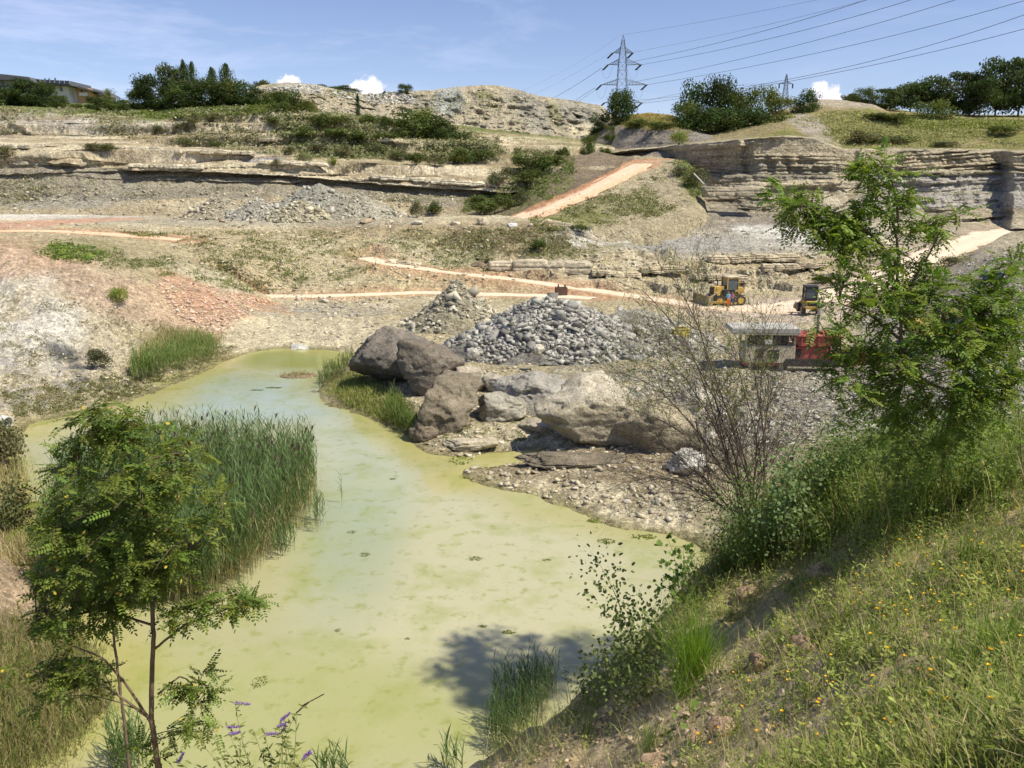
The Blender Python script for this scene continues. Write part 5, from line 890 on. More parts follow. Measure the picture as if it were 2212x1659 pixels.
# pylons
def pylon(u, vtop, vb, Y, arms, label, wb=34, wt=3, ins=True, sc_=1.):
    b, t = P(u, vb, Y), P(u, vtop, Y); H = t[2] - b[2]; mu = Y / FOC * .985; e = empty('power_pylon', tuple(b), label, 'pylon', 'steel lattice pylons'); r = .072 * sc_
    pr = [(0, wb * mu / 2), (.42 * H, wb * .72 * mu / 2), (.80 * H, 15 * sc_ * mu / 2 if wb > 20 else wb * .4 * mu / 2), (.95 * H, wt * mu), (H, .12)]
    hw = lambda z: float(np.interp(z, [q[0] for q in pr], [q[1] for q in pr])); corner = lambda z, k: Vector(((1, 1), (-1, 1), (-1, -1), (1, -1))[k % 4] + (0,)) * hw(z) + Vector((0, 0, z)); zs = [0]; 
    while zs[-1] < H * .96: zs.append(min(zs[-1] + max(hw(zs[-1]) * 1.9, 1.0), H * .96))
    for k in range(4):
        m = MB(); [m.bar(corner(a, k), corner(b_, k), r * 1.3) for a, b_ in zip(zs[:-1], zs[1:])]; m.bar(corner(zs[-1], k), Vector((0, 0, H)), r); m.build('leg', M_steel, e)
    m = MB()
    for a, b_ in zip(zs[:-1], zs[1:]):
        for k in range(4): m.bar(corner(a, k), corner(b_, k + 1), r * .8, 3); m.bar(corner(a, k + 1), corner(b_, k), r * .8, 3); m.bar(corner(b_, k), corner(b_, k + 1), r * .8, 3)
    m.build('lattice', M_steel, e)
    for ul, ur, va in arms:
        z = P(u, va, Y)[2] - b[2]; tz = z + H * .045; m = MB()
        for ue in (ul, ur):
            xe = (ue - u) * mu; s = 1 if xe > 0 else -1; tip = Vector((xe, 0, z))
            for yk in (-1, 1):
                lo = Vector((s * hw(z), yk * hw(z), z)); hi = Vector((s * hw(tz), yk * hw(tz), tz)); m.bar(lo, tip, r * 1.2); m.bar(hi, tip, r)
                for j in range(1, 6): f0, f1 = j / 6, (j - .5) / 6; m.bar(lo.lerp(tip, f0), hi.lerp(tip, f1), r * .6, 3); m.bar(lo.lerp(tip, f0), hi.lerp(tip, f0), r * .6, 3)
            if ins == 'hang': MB().bar(tip, tip - Vector((0, 0, 3.2)), .35 * sc_, 6).build('insulator', M_ins, e)
            elif ins:
                d = Vector((-2.9, 4.6, -2.7)).normalized(); [MB().bar(tip + Vector((o_, 0, 0)), tip + d * 3.6 + Vector((o_, 0, 0)), .16, 6).build('insulator', M_ins, e) for o_ in (-.22, .22)]
        m.build('crossarm', M_steel, e)
    return e, mu
PY = 330
pylon(1339, 76, 330, PY, [(1319, 1360, 114), (1310, 1378, 139.5), (1297, 1391, 183), (1304, 1382, 222)], 'tall steel lattice pylon with four crossarms behind the dark tree', 32)
pylon(1693, 159, 250, 640, [(1679, 1707, 181)], 'small distant pylon with one crossarm and hanging insulators above the right grove', 14, 1.2, 'hang', 1.6)
M_wire = paint('conductor', (.10, .12, .16), .5)
def wire(p0, p1, p2, Y0, Y2, rad, label, grp='overhead wires of the power line'):
    """v is quadratic in u through three photo points; plan is a straight line (1/Y linear in u)"""
    co = np.polyfit([p0[0], p1[0], p2[0]], [p0[1], p1[1], p2[1]], 2); us = np.linspace(p0[0], p2[0], 60); vs = np.polyval(co, us); iy = np.interp(us, sorted((p0[0], p2[0])), (1 / Y0, 1 / Y2) if p0[0] < p2[0] else (1 / Y2, 1 / Y0))
    pts = PA(us, vs, 1 / iy); V, F = tube(pts, rad, 5); o = mesh_np('overhead_wire', V - pts[0], F, M_wire, loc=tuple(pts[0])); tag(o, label, 'wire', grp)
for a, b, c, lb in [((1352, 136), (1646, 68), (1990, -42), 'uppermost thick wire from the right of the second crossarm'), ((1378, 141), (1726, 68), (2100, -44), 'second thick wire from the top, from the tip of the second crossarm'), ((1360, 179), (1833, 68), (2300, -80), 'third thick wire from the top at the right'), ((1391, 184), (1965, 68), (2420, -62), 'fourth thick wire, starting at the tip of the widest crossarm'), ((1362, 218), (1700, 172), (2330, -12), 'fifth thick wire, leaving the right of the lowest crossarm'), ((1382, 224), (1800, 158), (2400, 9), 'lowest thick wire, crossing the whole sky to the right frame edge')]:
    wire(a, b, c, PY, 150, .055, lb)
for a, b, c, lb in [((1339, 76), (1600, 32), (1900, -30), 'thin earth wire from the pylon top to the upper right'), ((1360, 114), (1560, 75), (1900, -8), 'faint thin wire from the right end of the top crossarm')]: wire(a, b, c, PY, 180, .03, lb)
for a, b, c, Y2, rad, lb in [((1299, 147), (1250, 180), (1180, 220), 420, .07, 'wire sloping down left from the second crossarm behind the mound'), ((1286, 190), (1262, 204), (1215, 240), 420, .07, 'wire sloping down left from the widest crossarm'), ((1292, 191), (1268, 206), (1222, 242), 420, .05, 'lower twin of the wire sloping down left from the widest crossarm'), ((1319, 114), (1230, 165), (1130, 215), 430, .025, 'faint wire down left from the top crossarm'), ((1338, 77), (1240, 140), (1080, 215), 430, .02, 'faint earth wire down left from the pylon top'), ((1694, 181), (1500, 196), (1382, 222), PY, .06, 'thin wire between the two pylons')]: wire(c, b, a, Y2, 640 if a[0] == 1694 else PY, rad, lb)
def jumper(u, v): pts = PA(np.linspace(u - 11, u + 13, 14), v + 24 * (1 - (np.linspace(-1, 1, 14)) ** 2) + np.linspace(0, -6, 14), PY); V, F = tube(pts, .03, 4); return V, F, np.array((.1, .1, .1))
for u, v, lb in [(1310, 149, 'left under the second crossarm'), (1367, 150, 'right under the second crossarm'), (1298, 192, 'left under the widest crossarm'), (1379, 192, 'right under the widest crossarm')]: tag(mk('jumper_cable', [jumper(u, v)], M_wire, loc=P(u, v, PY)), 'slack loop of cable hanging ' + lb, 'cable', 'cable loops on the tall pylon')
# ================= machines =================
M_yel = paint('machine_yellow', (.42, .27, .07), .65, .3, wear=.4); M_dark = paint('dark_steel', (.035, .033, .03), .6, wear=.3); M_blk = paint('black_paint', (.02, .02, .022), .45); M_beige = paint('beige_paint', (.48, .43, .31), .75, .2, wear=.4); M_redp = paint('red_machine_paint', (.36, .095, .07), .75, .2, wear=.4); M_lgrey = paint('pale_grey_sheet', (.40, .385, .34), .7, wear=.3); M_blue = paint('blue_paint', (.05, .11, .30), .6); M_rust = paint('rusty_steel', (.16, .085, .05), .8, wear=.35); M_cab = material('cab_glass', .1, .6, col=(.09, .11, .12)); M_bucket = paint('worn_blade_steel', (.30, .24, .15), .7, wear=.35); M_ylt = paint('faded_yellow', (.62, .50, .13), .6, .25, wear=.25); M_pipe = paint('concrete_pipe', (.56, .56, .53), .8, wear=.12)
def track(mb, L_, h, w_, x, y):   # stadium profile along x
    n = 10; pts = [(L_ / 2 - h / 2 + math.sin(t) * h / 2, h / 2 - math.cos(t) * h / 2) for t in np.linspace(0, math.pi, n)] + [(-L_ / 2 + h / 2 - math.sin(t) * h / 2, h / 2 + math.cos(t) * h / 2) for t in np.linspace(0, math.pi, n)]
    m2 = MB().prism([(p + x, q) for p, q in pts], y - w_ / 2, y + w_ / 2); mb.add(m2.v, m2.f)
    for k in range(int(L_ / .22)): mb.box((x - L_ / 2 + .2 + k * .22, y, h + .015), (.06, w_, .05))
    return mb
def cabin(e, x, y, z, L_, w_, h, mcol, roofm, glass=M_cab):
    m = MB()
    for sx in (-1, 1):
        for sy in (-1, 1): m.box((x + sx * (L_ / 2 - .05), y + sy * (w_ / 2 - .05), z + h / 2), (.1, .1, h))
    for sy in (-1, 1): m.box((x, y + sy * (w_ / 2 - .04), z + .12), (L_ - .2, .08, .24)); m.box((x, y + sy * (w_ / 2 - .04), z + h - .1), (L_ - .2, .08, .12))
    for sx in (-1, 1): m.box((x + sx * (L_ / 2 - .04), y, z + .12), (.08, w_ - .2, .24)); m.box((x + sx * (L_ / 2 - .04), y, z + h - .1), (.08, w_ - .2, .12))
    m.build('cab_frame', mcol, e)
    for sy in (-1, 1): MB().box((x, y + sy * (w_ / 2 - .09), z + h / 2 + .03), (L_ - .2, .02, h - .4)).build('cab_window', glass, e)
    for sx in (-1, 1): MB().box((x + sx * (L_ / 2 - .09), y, z + h / 2 + .03), (.02, w_ - .2, h - .4)).build('cab_window', glass, e)
    MB().box((x, y, z + h + .05), (L_ + .12, w_ + .12, .12), tap=(.94, .94)).build('cab_roof', roofm, e, bev=.03)
    MB().box((x + .05, y, z + .35), (.5, .5, .25)).box((x + .28, y, z + .75), (.14, .5, .75)).build('seat', M_blk, e, bev=.04)
# bulldozer, blade to the left
h, _ = hit(1566, 658); g = Vector((h.x, h.y, h.z)); bz = empty('bulldozer', tuple(g), 'yellow bulldozer with its blade to the left on the haul road', 'bulldozer', None, R(14))
for sy in (-.85, .85):
    tr = track(MB(), 3.6, 1.15, .5, 0, sy).build('track', M_dark, bz)
    wh = MB()
    for x in (-1.2, 1.2): wh.bar((x, sy - .28, .58), (x, sy + .28, .58), .36, 14)
    for x in (-.6, -.2, .2, .6): wh.bar((x, sy - .27, .28), (x, sy + .27, .28), .15, 10)
    wh.build('sprocket', M_yel, bz, bev=.01)
MB().box((0, 0, .95), (3.0, 1.15, .7)).build('chassis', M_yel, bz, bev=.04); MB().box((-.95, 0, 1.75), (1.35, 1.0, .95), tap=(.94, .9)).build('hood', M_yel, bz, bev=.05)
MB().box((-1.64, 0, 1.72), (.06, .85, .8)).build('grille', M_blk, bz); MB().bar((-.9, .2, 2.2), (-.9, .2, 2.75), .07, 8).bar((-.9, .2, 2.75), (-.96, .2, 2.95), .07, 8).build('exhaust', M_blk, bz)
MB().box((.0, -.62, 1.6), (1.4, .3, .55)).box((.0, .62, 1.6), (1.4, .3, .55)).build('side_panel', M_blk, bz, bev=.03); cabin(bz, .45, 0, 1.55, 1.35, 1.35, 1.7, M_yel, M_beige); MB().box((1.35, 0, 1.75), (.75, 1.35, .65), tap=(.9, .95)).build('fuel_tank', M_yel, bz, bev=.06)
m = MB(); n = 9
for i in range(n):
    t0, t1 = i / n, (i + 1) / n; f = lambda t: (-2.75 + .38 * math.sin(t * math.pi) * .8 , -.05 + t * 1.35)
    (x0, z0), (x1, z1) = f(t0), f(t1); m.box(((x0 + x1) / 2, 0, (z0 + z1) / 2), (.09, 3.5, math.hypot(x1 - x0, z1 - z0) + .03), ry=math.atan2(x1 - x0, z1 - z0))
m.box((-2.6, -1.75, .65), (.5, .06, 1.3)).box((-2.6, 1.75, .65), (.5, .06, 1.3)); m.build('blade', M_bucket, bz); MB().box((-2.8, 0, .06), (.12, 3.5, .22)).build('cutting_edge', M_blue, bz)
for sy in (-1.2, 1.2): MB().box((-1.35, sy, .5), (2.5, .16, .26)).build('push_arm', M_yel, bz, bev=.02); MB().bar((-1.2, sy * .5, 1.5), (-2.5, sy * .5, .8), .07, 8).build('hydraulic_ram', M_lgrey, bz)
MB().box((1.95, 0, .8), (.5, .8, .14)).bar((2.15, 0, .9), (2.3, 0, .25), .09, 6, .04).build('ripper', M_yel, bz)
bz.scale = (1.12, 1.12, 1.0)
# compact loader seen from behind
h, _ = hit(1746, 676); lz = empty('wheel_loader', tuple(h), 'small yellow machine with a black cab parked on the haul road right of the bulldozer', 'loader', None, R(85))
MB().box((.1, 0, 1.0), (2.5, 1.25, .75), tap=(.95, .9)).build('body', M_yel, lz, bev=.06); cabin(lz, -.1, 0, 1.4, 1.25, 1.3, 1.45, M_blk, M_blk)
MB().box((-1.25, 0, 1.0), (.08, 1.0, .5)).build('radiator_grille', M_blk, lz); MB().box((-1.4, 0, .72), (.2, 1.5, .3)).build('rear_bumper', M_yel, lz, bev=.03)
for x in (-.85, 1.0):
    for sy in (-.78, .78): t = MB().bar((x, sy - .19, .5), (x, sy + .19, .5), .5, 18).build('wheel', M_dark, lz, bev=.05); MB().bar((x, sy * 1.0 - .21, .5), (x, sy + .21, .5), .24, 12).build('rim', M_yel, lz).parent = t
for sy in (-.4, .4): MB().box((1.7, sy, 1.05), (1.7, .12, .22), ry=R(18)).build('lift_arm', M_yel, lz, bev=.02)
MB().prism([(2.3, .1), (3.1, .12), (3.2, .3), (2.5, .9), (2.3, .8)], -.85, .85).build('bucket', M_bucket, lz, bev=.02)
for sy in (-.72, .72): MB().box((-.5, sy, 2.35), (.12, .12, .28)).build('mirror', M_blk, lz)
MB().bar((.6, -.45, 1.4), (.6, -.45, 2.1), .05, 8).build('exhaust', M_lgrey, lz)
# yellow skip
h, _ = hit(1464, 752); b = empty('yellow_bin', tuple(h), 'open faded yellow steel bin standing on the grey rubble', 'bin', None, R(12)); s_ = 1.42 * h.y / 72
m = MB(); wv = .06
for sx, sy, dx, dy in ((0, -1, 1, 0), (0, 1, 1, 0), (-1, 0, 0, 1), (1, 0, 0, 1)): m.box((sx * .5 * s_, sy * .5 * s_, .62 * s_), (s_ if dx else wv, s_ - 2 * wv if dy else wv, 1.22 * s_))
m.build('shell', M_ylt, b, bev=.01); MB().box((0, 0, .08), (s_ * .92, s_ * .92, .1)).build('floor', M_rust, b)
m = MB(); [m.box((sx * .5 * s_, 0, 1.27 * s_), (.14, s_ + .1, .1)).box((0, sx * .5 * s_, 1.268 * s_), (s_ - .05, .14, .1)) for sx in (-1, 1)]; m.build('rim', M_ylt, b, bev=.01)
for sx in (-.3, .3): MB().box((sx * s_, -.54 * s_, .6 * s_), (.08, .07, 1.1 * s_)).build('rib', M_ylt, b)
for sx in (-.35, .35): MB().box((sx * s_, -.2, .02), (.18, s_, .14)).build('skid', M_rust, b)
MB().box((-.25 * s_, 0, 1.34 * s_), (.3, .18, .12)).build('lifting_lug', M_rust, b, bev=.02)
# loose digger bucket on the heap
hh = P(1213, 636, 80); gz = max(ground(hh[0], 80), hh[2]); b = empty('excavator_bucket', (hh[0], 80, hh[2] - .05), 'rusty brown digger bucket lying on top of the grey heap', 'bucket', None, R(5))
MB().prism([(-.5, 0), (.35, 0), (.55, .25), (.5, .78), (.38, .78), (.4, .3), (.25, .12), (-.4, .12), (-.5, .3), (-.5, .78), (-.6, .78), (-.6, .1)], -.45, .45).box((0, -.44, .38), (1.0, .05, .74)).box((0, .44, .38), (1.0, .05, .74)).build('shell', M_rust, b, bev=.015)
for sx in (-.32, .32): MB().prism([(sx - .1, .76), (sx + .1, .76), (sx + .04, 1.02), (sx - .04, 1.02)], -.06, .06).build('lug', M_rust, b)
# red and beige mobile crusher
Yc = hit(1700, 806)[0].y + 1.4; gc = P(1700, 800, Yc); gz = ground(gc[0], Yc); mu = Yc / FOC; xo = lambda u: (u - 1700) * mu * 1.0; zo = lambda v: P(1700, v, Yc)[2] - gz
cr_ = empty('mobile_crusher', (gc[0], Yc, gz), 'red and beige crushing machine on crawler tracks behind the bare bush', 'crusher', None, R(-4))
def cb(n, u0, u1, vt, vb, y0, y1, mat, bev=.02, par=None): return MB().box(((xo(u0) + xo(u1)) / 2, (y0 + y1) / 2, (zo(vt) + zo(vb)) / 2), (xo(u1) - xo(u0), y1 - y0, zo(vt) - zo(vb))).build(n, mat, par or cr_, bev=bev)
for y in (-1.1, 1.1): track(MB(), xo(1830) - xo(1683), .85, .5, (xo(1683) + xo(1830)) / 2, y).build('crawler_track', M_dark, cr_)
cb('chassis', 1600, 1850, 776, 786, -.9, .9, M_redp); cb('engine_housing', 1600, 1706, 742, 778, -1.15, 1.15, M_beige); cb('corner_post', 1598, 1603, 716, 742, -1.1, -1.0, M_beige); cb('corner_post', 1652, 1657, 716, 742, -1.1, -1.0, M_beige); cb('corner_post', 1702, 1707, 716, 742, -1.1, -1.0, M_beige)
cb('corner_post', 1598, 1603, 716, 742, 1.0, 1.1, M_beige); cb('corner_post', 1702, 1707, 716, 742, 1.0, 1.1, M_beige); cb('engine', 1612, 1694, 722, 742, -.7, .7, M_dark); o = cb('canopy', 1568, 1712, 704, 714, -1.4, 1.5, M_lgrey); o = cb('canopy_edge', 1570, 1710, 714, 718, -1.38, -1.3, M_beige)
cb('access_hatch', 1622, 1640, 748, 768, -1.2, -1.152, M_dark); cb('access_hatch', 1650, 1672, 750, 770, -1.2, -1.152, M_dark); cb('control_box', 1640, 1654, 728, 738, -1.3, -1.12, M_white); cb('support_leg', 1676, 1686, 778, 800, -1.0, -.7, M_beige); cb('support_leg', 1610, 1618, 778, 800, -1.0, -.7, M_beige)
MB().prism([(xo(1712), zo(742)), (xo(1788), zo(742)), (xo(1800), zo(722)), (xo(1704), zo(722))], -1.2, 1.2).build('feed_hopper', M_redp, cr_, bev=.02)
for u_ in (1716, 1734, 1752, 1770, 1786): cb('hopper_rib', u_, u_ + 2.5, 723, 741, -1.28, -1.21, M_redp, 0)
cb('hopper_rim', 1702, 1802, 719, 722, -1.3, 1.3, M_redp); cb('jaw_housing', 1706, 1782, 744, 776, -1.05, 1.05, M_redp); cb('side_opening', 1709, 1719, 748, 764, -1.1, -1.06, M_blk); MB().prism([(xo(1782), zo(776)), (xo(1860), zo(776)), (xo(1866), zo(758)), (xo(1850), zo(756)), (xo(1782), zo(768))], -.8, .8).build('discharge_deck', M_redp, cr_, bev=.02)
cb('flywheel_guard', 1786, 1800, 728, 742, -1.32, -1.0, M_blk)
m = MB(); [m.box((xo(u_), -1.3, (zo(742) + zo(792)) / 2), (.05, .05, zo(742) - zo(792))) for u_ in (1772, 1782)]; [m.box((xo(1777), -1.3, zo(792) + k * .3 + .1), ((xo(1782) - xo(1772)), .04, .04)) for k in range(6)]; m.build('ladder', M_redp, cr_)
MB().bar((xo(1764), .6, zo(742)), (xo(1764), .6, zo(664)), .14, 10).bar((xo(1764), .6, zo(664)), (xo(1775), .6, zo(660)), .14, 10).build('exhaust_stack', M_lgrey, cr_)
m = MB(); m.box(((xo(1860) + xo(1940)) / 2, 0, (zo(770) + zo(730)) / 2), (3.6, .8, .16), ry=-R(22)); m.build('conveyor', M_dark, cr_); m = MB(); [m.box((xo(1700) + .1, -1.25, zo(744) + .02 + k), (.1, .05, .04)) for k in (.4, .8)]; m.build('handrail', M_redp, cr_)
cb('track_guard', 1690, 1826, 784, 788, -1.36, -.84, M_beige); cb('skid_beam', 1690, 1800, 806, 812, -1.9, -1.6, M_lgrey)
# excavator behind the right acacia
Ye = 62.; ge = P(2020, 770, Ye); gz = ground(ge[0], Ye); ex = empty('excavator', (ge[0], Ye, gz), 'yellow-orange excavator mostly hidden by the acacia at the right, boom reaching right', 'excavator', None, 0); zo2 = lambda v: P(2020, v, Ye)[2] - gz; x2 = lambda u: (u - 2020) * Ye / FOC
for y in (-1.0, 1.0): track(MB(), 3.6, .85, .55, 0, y).build('crawler_track', M_dark, ex)
MB().box((0, 0, 1.05), (1.2, 1.2, .4)).build('turntable', M_dark, ex); MB().box((-.5, .1, 1.75), (2.9, 2.3, 1.0), tap=(.96, .96)).build('engine_body', M_yel, ex, bev=.08); cabin(ex, .6, -.75, 1.5, 1.3, .95, 1.55, M_yel, M_yel)
a_, b_ = Vector((.6, .2, 1.9)), Vector((x2(2090), .2, zo2(702))); c_ = Vector((x2(2205), .2, zo2(716))); m = MB()
m.prism([(a_.x, a_.z - .3), (b_.x, b_.z - .22), (c_.x, c_.z - .18), (c_.x, c_.z + .14), (b_.x, b_.z + .32), (a_.x, a_.z + .3)], -.02, .46).build('boom', M_yel, ex, bev=.03)
MB().bar((1.0, .2, 1.5), (b_.x - .4, .2, b_.z - .3), .09, 8).build('hydraulic_ram', M_lgrey, ex); MB().prism([(c_.x - .2, c_.z + .1), (c_.x + .2, c_.z + .15), (c_.x + .5, c_.z - 2.2), (c_.x + .25, c_.z - 2.3)], .05, .4).build('dipper_arm', M_yel, ex, bev=.03); MB().prism([(c_.x + .1, c_.z - 2.2), (c_.x + .7, c_.z - 2.2), (c_.x + .9, c_.z - 2.9), (c_.x + .3, c_.z - 3.2), (c_.x - .1, c_.z - 2.8)], -.2, .65).build('digging_bucket', M_bucket, ex, bev=.03)
MB().box(((b_.x + c_.x) / 2 - 1., -.04, (b_.z + c_.z) / 2 + .1), (.5, .02, .16)).build('boom_marking', M_blk, ex)
# pipe at the left edge
h, _ = hit(10, 926); Yp = 48.; p0 = P(18, 912, Yp); m = MB(); n = 20; L0 = Vector(p0); dr_ = Vector((-.93, .35, .05)).normalized(); ax = dr_.orthogonal().normalized(); ay = dr_.cross(ax); ro, ri = .36, .30; vs = []
for q, rr_ in ((0, ro), (3.2, ro), (3.2, ri), (0, ri)): vs += [dr_ * q + (ax * math.cos(2 * math.pi * i / n) + ay * math.sin(2 * math.pi * i / n)) * rr_ for i in range(n)]
m.add(vs, [(k * n + i, k * n + (i + 1) % n, ((k + 1) % 4) * n + (i + 1) % n, ((k + 1) % 4) * n + i) for k in range(4) for i in range(n)]); o = m.build('drain_pipe', M_pipe, None, smooth=False); o.location = L0; tag(o, 'open end of a pale drain pipe sticking out of the left bank', 'pipe')
# thin pole and pale post near the right cliff, tarp by the haul road
o = MB().bar((0, 0, 0), (-1.9, .2, 1.9), .12, 6).build('fallen_pole', M_pipe); o.location = px(1521, 398, 150); tag(o, 'pale pole leaning on the right end of the ramp hill', 'pole')
v, f = ico(4); A = v * np.array((1.5, .9, .55)); A += unit(v) * (fbm(v, 2.3, 4, .65, off=4.)[:, None] * .42); h, _ = hit(2150, 600); k = fbm(v, 1.5, 2, off=8.); cc = np.where((k > .12)[:, None], np.array((.06, .12, .30)), np.where((k > -.12)[:, None], np.array((.03, .03, .035)), np.array((.36, .36, .34)))); M_tarp = material('tarpaulin', .45, .4, vcol=True, noise=[(3, .2)])
tag(mesh_np('tarp_heap', A, f, M_tarp, cc, loc=(h.x, h.y, h.z + .3)), 'crumpled blue and black tarpaulin heap on the right rubble slope', 'tarpaulin')
# ================= people =================
M_skin = material('skin', .6, .3, col=(.45, .26, .18)); M_org = material('orange_trousers', .85, .1, col=(.75, .14, .02)); M_bls = material('blue_shirt', .85, .1, col=(.12, .30, .42)); M_pnk = material('pink_top', .85, .1, col=(.55, .14, .25)); M_jean = material('blue_jeans', .85, .1, col=(.06, .10, .24)); M_hair = material('dark_hair', .8, .2, col=(.03, .02, .015)); M_shoe = material('dark_boots', .7, .2, col=(.03, .025, .02))
def person(u, v, H, label, top, bottom, rz, arms):
    h, _ = hit(u, v); s = H / 1.75; nodes = {'pel': (0, 0, .95, .135), 'wst': (0, 0, 1.1, .125), 'che': (0, .01, 1.3, .155), 'nck': (0, 0, 1.47, .06), 'hd0': (0, -.01, 1.56, .085), 'hd1': (0, -.01, 1.66, .10), 'hd2': (0, 0, 1.73, .07)}
    ed = [('pel', 'wst'), ('wst', 'che'), ('che', 'nck'), ('nck', 'hd0'), ('hd0', 'hd1'), ('hd1', 'hd2')]
    for sx, n_ in ((-1, 'l'), (1, 'r')):
        el, wr = arms[0 if sx < 0 else 1]; nodes.update({'sh' + n_: (sx * .19, 0, 1.40, .07), 'el' + n_: (sx * .26 + el[0], el[1], 1.13 + el[2], .046), 'wr' + n_: (sx * .27 + wr[0], wr[1], .88 + wr[2], .032), 'hp' + n_: (sx * .09, 0, .9, .10), 'kn' + n_: (sx * .11, -.02 + sx * .04, .49, .062), 'an' + n_: (sx * .12, sx * .05, .09, .042), 'to' + n_: (sx * .13, -.14 + sx * .05, .035, .036)})
        w0 = nodes['wr' + n_]; ed += [('che', 'sh' + n_), ('sh' + n_, 'el' + n_), ('el' + n_, 'wr' + n_), ('pel', 'hp' + n_), ('hp' + n_, 'kn' + n_), ('kn' + n_, 'an' + n_), ('an' + n_, 'to' + n_)]
        nodes['pm' + n_] = (w0[0], w0[1] - .01, w0[2] - .07, .034); ed.append(('wr' + n_, 'pm' + n_))
        for q in range(5): nodes['f%d' % q + n_] = (w0[0] + (sx * -.03 if q == 4 else 0), w0[1] - .01 + (q - 1.5) * .02 if q < 4 else w0[1] - .06, w0[2] - (.165, .175, .17, .15, .10)[q], .0085); ed.append(('pm' + n_, 'f%d' % q + n_))
    ks = list(nodes); me = bpy.data.meshes.new('person'); me.from_pydata([nodes[k][:3] for k in ks], [(ks.index(a), ks.index(b)) for a, b in ed], []); o = bpy.data.objects.new('person', me); COL.objects.link(o); m = o.modifiers.new('s', 'SKIN')
    for k, sv in zip(ks, me.skin_vertices[0].data): sv.radius = (nodes[k][3] * (1.25 if k in ('pel', 'wst', 'che') else 1), nodes[k][3])
    me.skin_vertices[0].data[0].use_root = True; o.modifiers.new('d', 'SUBSURF').levels = 1; dg = bpy.context.evaluated_depsgraph_get(); m2 = bpy.data.meshes.new_from_object(o.evaluated_get(dg)); o.modifiers.clear(); o.data = m2; m2.materials.clear()
    for mt in (M_skin, top, bottom, M_shoe): m2.materials.append(mt)
    for p in m2.polygons: c = p.center; p.material_index = 3 if c.z < .1 else 2 if c.z < .98 and abs(c.x) < .21 else 1 if c.z < 1.46 and not (c.z < 1.0) else 0
    m2.polygons.foreach_set('use_smooth', [True] * len(m2.polygons)); o.location = h; o.rotation_euler.z = rz; o.scale = (s,) * 3; tag(o, label, 'person')
    v, f = ico(2); hr = v * np.array((.108, .118, .10)); hr = hr[:]; hr[:, 2] = np.maximum(hr[:, 2], -.03); hr += np.array((0, .018, 1.69)); mesh_np('hair', hr, f, M_hair, smooth=True, parent=o)
    m = MB(); [m.box((x_, -.105, 1.655), (.022, .012, .012)) for x_ in (-.035, .035)]; m.build('eyes', M_hair, o); MB().box((0, -.12, 1.625), (.022, .04, .04), tap=(.5, .3)).build('nose', M_skin, o); MB().box((0, -.106, 1.585), (.045, .012, .01)).build('mouth', M_pnk, o); [MB().box((x_, 0, 1.64), (.02, .04, .06)).build('ear', M_skin, o) for x_ in (-.105, .105)]
    return o
person(1572, 664, 1.85, 'person in orange trousers and pale blue top standing beside the bulldozer track', M_bls, M_org, R(20), (((0, -.06, 0), (.03, -.22, .1)), ((.02, 0, 0), (0, -.05, 0))))
person(1580, 662, 1.72, 'person in pink top and blue trousers, right of the one in orange trousers', M_pnk, M_jean, R(-40), (((0, 0, 0), (0, -.04, 0)), ((0, -.08, .02), (-.06, -.25, .2))))
# ================= near and middle vegetation =================
def weeds(name, poly, n, s, colr, label, per=9, leaf=.44, near=0, dens=None, flat=.5, mat=None, cat='weeds'):
    h = region_hits(poly, n, near, dens=dens); k = len(h); sc_ = s * .72 * rng.uniform(.25, 1.5, k) ** 1.5; o = np.repeat(h[:, :3], per, 0); m = len(o); d = rng.normal(0, 1, (m, 3)) * np.array((1, 1, .5)); d = d * np.repeat(sc_, per)[:, None] * .45; d[:, 2] = np.abs(d[:, 2]) * flat * 2
    c = np.asarray(colr) * rng.uniform(.65, 1.4, (k, 1)) * (1 + rng.normal(0, .045, (k, 3))); c = np.repeat(np.repeat(c, per, 0) * (1 + rng.normal(0, .12, (m, 1))), 4, 0)
    V, F = quads(o + d, rng.normal(0, .6, (m, 3)) + np.array((0, -.3, .8)), np.repeat(sc_, per) * leaf * rng.uniform(.6, 1.3, m), .6); return tag(mesh_np(name, V, F, mat or M_leaf, np.clip(c, .01, .7)), label, cat, kind='stuff')
nz2 = lambda f, off, th=0.: (lambda u, v: .04 + .96 * sst(th - .1, th + .45, fbm(np.stack([u * f, v * f * 2.2, 0 * u + off], 1), 1, 3)))
W_OL = (.19, .20, .08); W_GY = (.235, .22, .13); W_BR = (.17, .23, .05); W_DR = (.30, .25, .12)
weeds('ground_weeds', [(60, 520), (500, 500), (900, 495), (1240, 495), (1250, 560), (1000, 595), (850, 560), (760, 600), (560, 635), (300, 590), (100, 560)], 4200, .55, W_OL, 'low green weeds patchy over the spoil slope', dens=nz2(.02, 3., -.1))
weeds('ground_weeds', [(70, 520), (260, 520), (260, 580), (70, 580)], 420, .6, W_BR, 'bright green bramble mat on the left shelf', per=12, dens=lambda u, v: ell(u, v, 162, 546, 62, 15, 4, .6, n=fbm(np.stack([u * .05, v * .1, 0 * u], 1), 1, 3)))
weeds('ground_weeds', [(250, 500), (400, 505), (300, 512)], 120, .5, W_OL, 'dark weeds beside the terrace road')
weeds('ground_weeds', [(860, 492), (1290, 492), (1290, 575), (860, 575)], 1900, .5, (.23, .20, .105), 'dry brown-green weeds on the bank under the terrace edge', dens=lambda u, v: ell(u, v, 1090, 520, 170, 26, 3, .6) * (.3 + .7 * sst(-.3, .3, fbm(np.stack([u * .03, v * .06, 0 * u], 1), 1, 3))))
